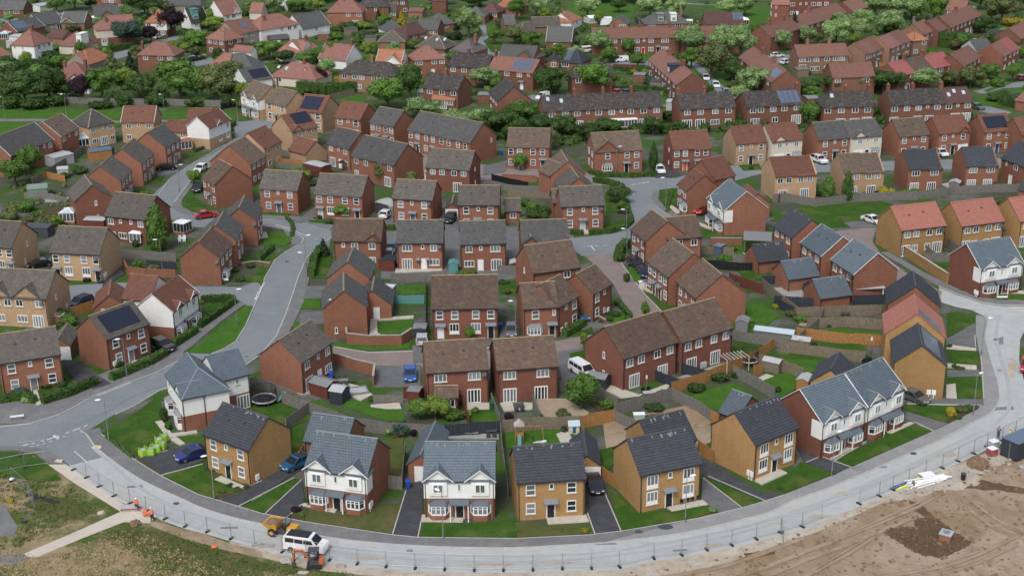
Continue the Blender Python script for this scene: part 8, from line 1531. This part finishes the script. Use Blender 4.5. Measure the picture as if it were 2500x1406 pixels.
# ------------------------------------------------------------------ people
def skin(name, pts, edges, rad, mat, parent, sub=1):
    me = bpy.data.meshes.new(name); me.from_pydata(pts, edges, []); me.materials.append(MATS[mat]); o = link(name, me, parent)
    m = o.modifiers.new('skin','SKIN'); m.use_smooth_shade = True
    if not me.skin_vertices: me.skin_vertices.new()
    for i, r in enumerate(rad):
        d = me.skin_vertices[0].data[i]; d.radius = r if isinstance(r, tuple) else (r, r); d.use_root = (i == 0)
    s = o.modifiers.new('sub','SUBSURF'); s.levels = sub; s.render_levels = sub; return o
def person(x, y, heading, label, pose='stand', top='hivis', legs='black', hat='whitep', lean=0.0):
    p = P(x,y); root = thing('person', label, 'person', (p.x,p.y,.06), heading)
    if pose == 'kneel': hip = .42; kn = [(.28,.12,.45),(.05,-.14,.06)]; ft = [(.30,.12,.04),(-.38,-.14,.06)]; tilt = .75
    else: hip = .92; kn = [(.06+lean*.2,.11,.50),(.0,-.11,.50)]; ft = [(.02,.13,.07),(-.02,-.13,.07)]; tilt = lean
    c, s = math.cos(tilt), math.sin(tilt)
    def up(u, w, f=0.0): return (u*s+f*c, w, hip+u*c-f*s)
    V = [(0,0,hip)]; Rr = [(.14,.12)]; E = []
    def add(v, r, par): V.append(v); Rr.append(r); E.append((par, len(V)-1)); return len(V)-1
    wst = add(up(.18,0),(.135,.105),0); ch = add(up(.40,0),(.165,.12),wst); nk = add(up(.56,0),.06,ch); hd = add(up(.68,0,.01),(.085,.10),nk); tp = add(up(.80,0,.0),(.075,.085),hd)
    nose = add(up(.70,0,.115),.016,hd)
    for sg in (-1,1): add(up(.69,sg*.09,0),.018,hd)
    for sg, k in ((1,0),(-1,1)):
        sh_ = add(up(.50,sg*.20),.065,ch)
        if pose == 'kneel': el, ha = up(.28,sg*.24,.22), up(.12,sg*.16,.46)
        else: el, ha = up(.24,sg*.27,.04+.06*k), up(.08+.1*k,sg*.22,.22+.1*k)
        e = add(el,.046,sh_); h = add(ha,.034,e); d = (Vector(ha)-Vector(el)).normalized()
        palm = add(tuple(Vector(ha)+d*.07),.036,h)
        for j in range(4):
            o_ = Vector((0,(j-1.5)*.02,0)); q = add(tuple(Vector(ha)+d*.12+o_),.0095,palm); add(tuple(Vector(ha)+d*(.155-.008*abs(j-1.3))+o_+Vector((-.012,0,-.012))),.008,q)
        th = add(tuple(Vector(ha)+d*.06+Vector((.03,-sg*.035,0))),.010,h); add(tuple(Vector(ha)+d*.095+Vector((.045,-sg*.04,0))),.009,th)
    lg = []
    for k, sg in ((0,1),(1,-1)):
        t = add((0,sg*.10,hip-.06),.09,0); kk = add(kn[k],.06,t); a = add((ft[k][0]-.02,ft[k][1],ft[k][2]+.06),.042,kk); add((ft[k][0]+.14,ft[k][1],max(.04,ft[k][2]-.02)),.04,a); lg.append((t,kk,a))
    skin('body', V, E, Rr, 'skin', root)
    J = [up(.0,0),up(.18,0),up(.40,0),up(.535,0)]; je = [(0,1),(1,2),(2,3)]; jr = [(.16,.14),(.16,.13),(.19,.145),.085]
    for i, sg in ((9,1),(0,-1)):
        pass
    arms = [(v, V.index(v)) for v in ()]
    for sg, k in ((1,0),(-1,1)):
        if pose == 'kneel': el, ha = up(.28,sg*.24,.22), up(.12,sg*.16,.46)
        else: el, ha = up(.24,sg*.27,.04+.06*k), up(.08+.1*k,sg*.22,.22+.1*k)
        n = len(J); J += [up(.50,sg*.20), el, tuple(Vector(ha)*.9+Vector(el)*.1)]; je += [(2,n),(n,n+1),(n+1,n+2)]; jr += [.085,.064,.052]
    skin('jacket', J, je, jr, top, root)
    Tv = [(0,0,hip)]; te = []; tr_ = [(.16,.14)]
    for t, kk, a in lg:
        n = len(Tv); Tv += [V[t],V[kk],tuple(Vector(V[a])+Vector((0,0,.05)))]; te += [(0,n),(n,n+1),(n+1,n+2)]; tr_ += [.11,.08,.062]
    skin('trousers', Tv, te, tr_, legs, root)
    for t, kk, a in lg:
        f = V[a]; MB().ball((f[0]+.07,f[1],max(.05,f[2]-.05)),.15,.06,.06,10,6).obj('boot','black',root)
    hp = up(.765,0,.0)
    if hat: MB().ball((hp[0],hp[1],hp[2]+.03),.115,.105,.10,12,8).box(hp[0]+.06,hp[0]+.17,-.08,.08,hp[2]+.0,hp[2]+.02).obj('hard_hat',hat,root)
    else: MB().ball((hp[0]-.012,hp[1],hp[2]+.02),.098,.092,.085,12,8).obj('hair','black',root)
    if top.startswith('hivis') and pose != 'x':
        for z in (.16,.34): 
            q = up(z,0); MB().ball(q,.165,.185,.03,14,4).obj('reflective_band','lgrey',root)
person(335,1247,-1.4,'worker in orange hi vis jacket and white helmet standing on the sandy path','stand','hivis','black','whitep',.1)
person(373,1273,2.2,'worker in orange hi vis with yellow back panel bending beside the kneeling one','stand','hivis','black','whitep',.35)
person(360,1262,2.6,'kneeling worker in orange hi vis beside the site fence','kneel','hivis','hivis','hivis')
person(2436,1071,.8,'person in dark clothes walking on the dusty road near the navy container','stand','black','black',None,.12)
person(2466,1076,2.5,'worker in yellow hi vis jacket standing behind the navy container','stand','hivisy','black','hivisy',.1)
person(718,1369,.2,'worker in orange hi vis standing in the trench by the excavator bucket','stand','hivis','black','whitep',.2)
# ------------------------------------------------------------------ labels: a place word for look-alikes that still share one
def finish_labels():
    by = {}
    for o in LAB: by.setdefault(o['label'].lower(), []).append(o)
    for lab, os_ in by.items():
        if len(os_) < 2 or 'drain pipe' in lab: continue
        os_.sort(key=lambda o: px(o.matrix_world.translation)[0]); n = len(os_)
        W = ['leftmost','second from left','third from left','fourth from left','fifth from left','sixth from left','seventh from left','eighth from left','ninth from left','tenth from left']
        for i, o in enumerate(os_):
            if n > 1 and i == n-1: w = 'rightmost' if n > 2 else 'right one'
            elif n == 2: w = 'left one'
            else: w = W[i] if i < len(W) else '%dth from left' % (i+1)
            o['label'] = o['label']+', '+w
bpy.context.view_layer.update(); finish_labels()
# ------------------------------------------------------------------ light, camera
w = bpy.data.worlds.new('World'); C.world = w; w.use_nodes = True
nt = w.node_tree; bg = nt.nodes['Background']
sk = nt.nodes.new('ShaderNodeTexSky'); sk.sky_type = 'NISHITA'; sk.sun_disc = False
SE, SR = 52, 200
sk.sun_elevation = R(SE); sk.sun_rotation = R(SR); sk.air_density = 1.0; sk.dust_density = 3.0; sk.ozone_density = 1.0
hs = nt.nodes.new('ShaderNodeHueSaturation'); hs.inputs['Saturation'].default_value = .62
nt.links.new(sk.outputs[0], hs.inputs['Color']); nt.links.new(hs.outputs[0], bg.inputs['Color']); bg.inputs['Strength'].default_value = .13
sl = bpy.data.lights.new('sun', 'SUN'); sl.energy = 1.1; sl.angle = R(16); sl.color = (1,.99,.97)
so = bpy.data.objects.new('sun', sl); COL.objects.link(so); so['kind'] = 'helper'
sd = Vector((math.sin(R(SR))*math.cos(R(SE)), math.cos(R(SR))*math.cos(R(SE)), math.sin(R(SE))))
so.rotation_euler = sd.to_track_quat('Z','Y').to_euler()
cam = bpy.data.cameras.new('camera'); co = bpy.data.objects.new('camera', cam); COL.objects.link(co)
cam.sensor_width = 36; cam.lens = 36*F/2500; cam.clip_end = 5000; cam.clip_start = 1
from mathutils import Matrix
co.matrix_world = Matrix(((_r.x,_u.x,-_f.x,0),(_r.y,_u.y,-_f.y,0),(_r.z,_u.z,-_f.z,CH),(0,0,0,1)))
C.camera = co
vs = C.view_settings; vs.view_transform = 'Standard'; vs.look = 'None'; vs.exposure = .46; vs.gamma = 1; vs.use_curve_mapping = False
C.render.resolution_x = 1024; C.render.resolution_y = 575
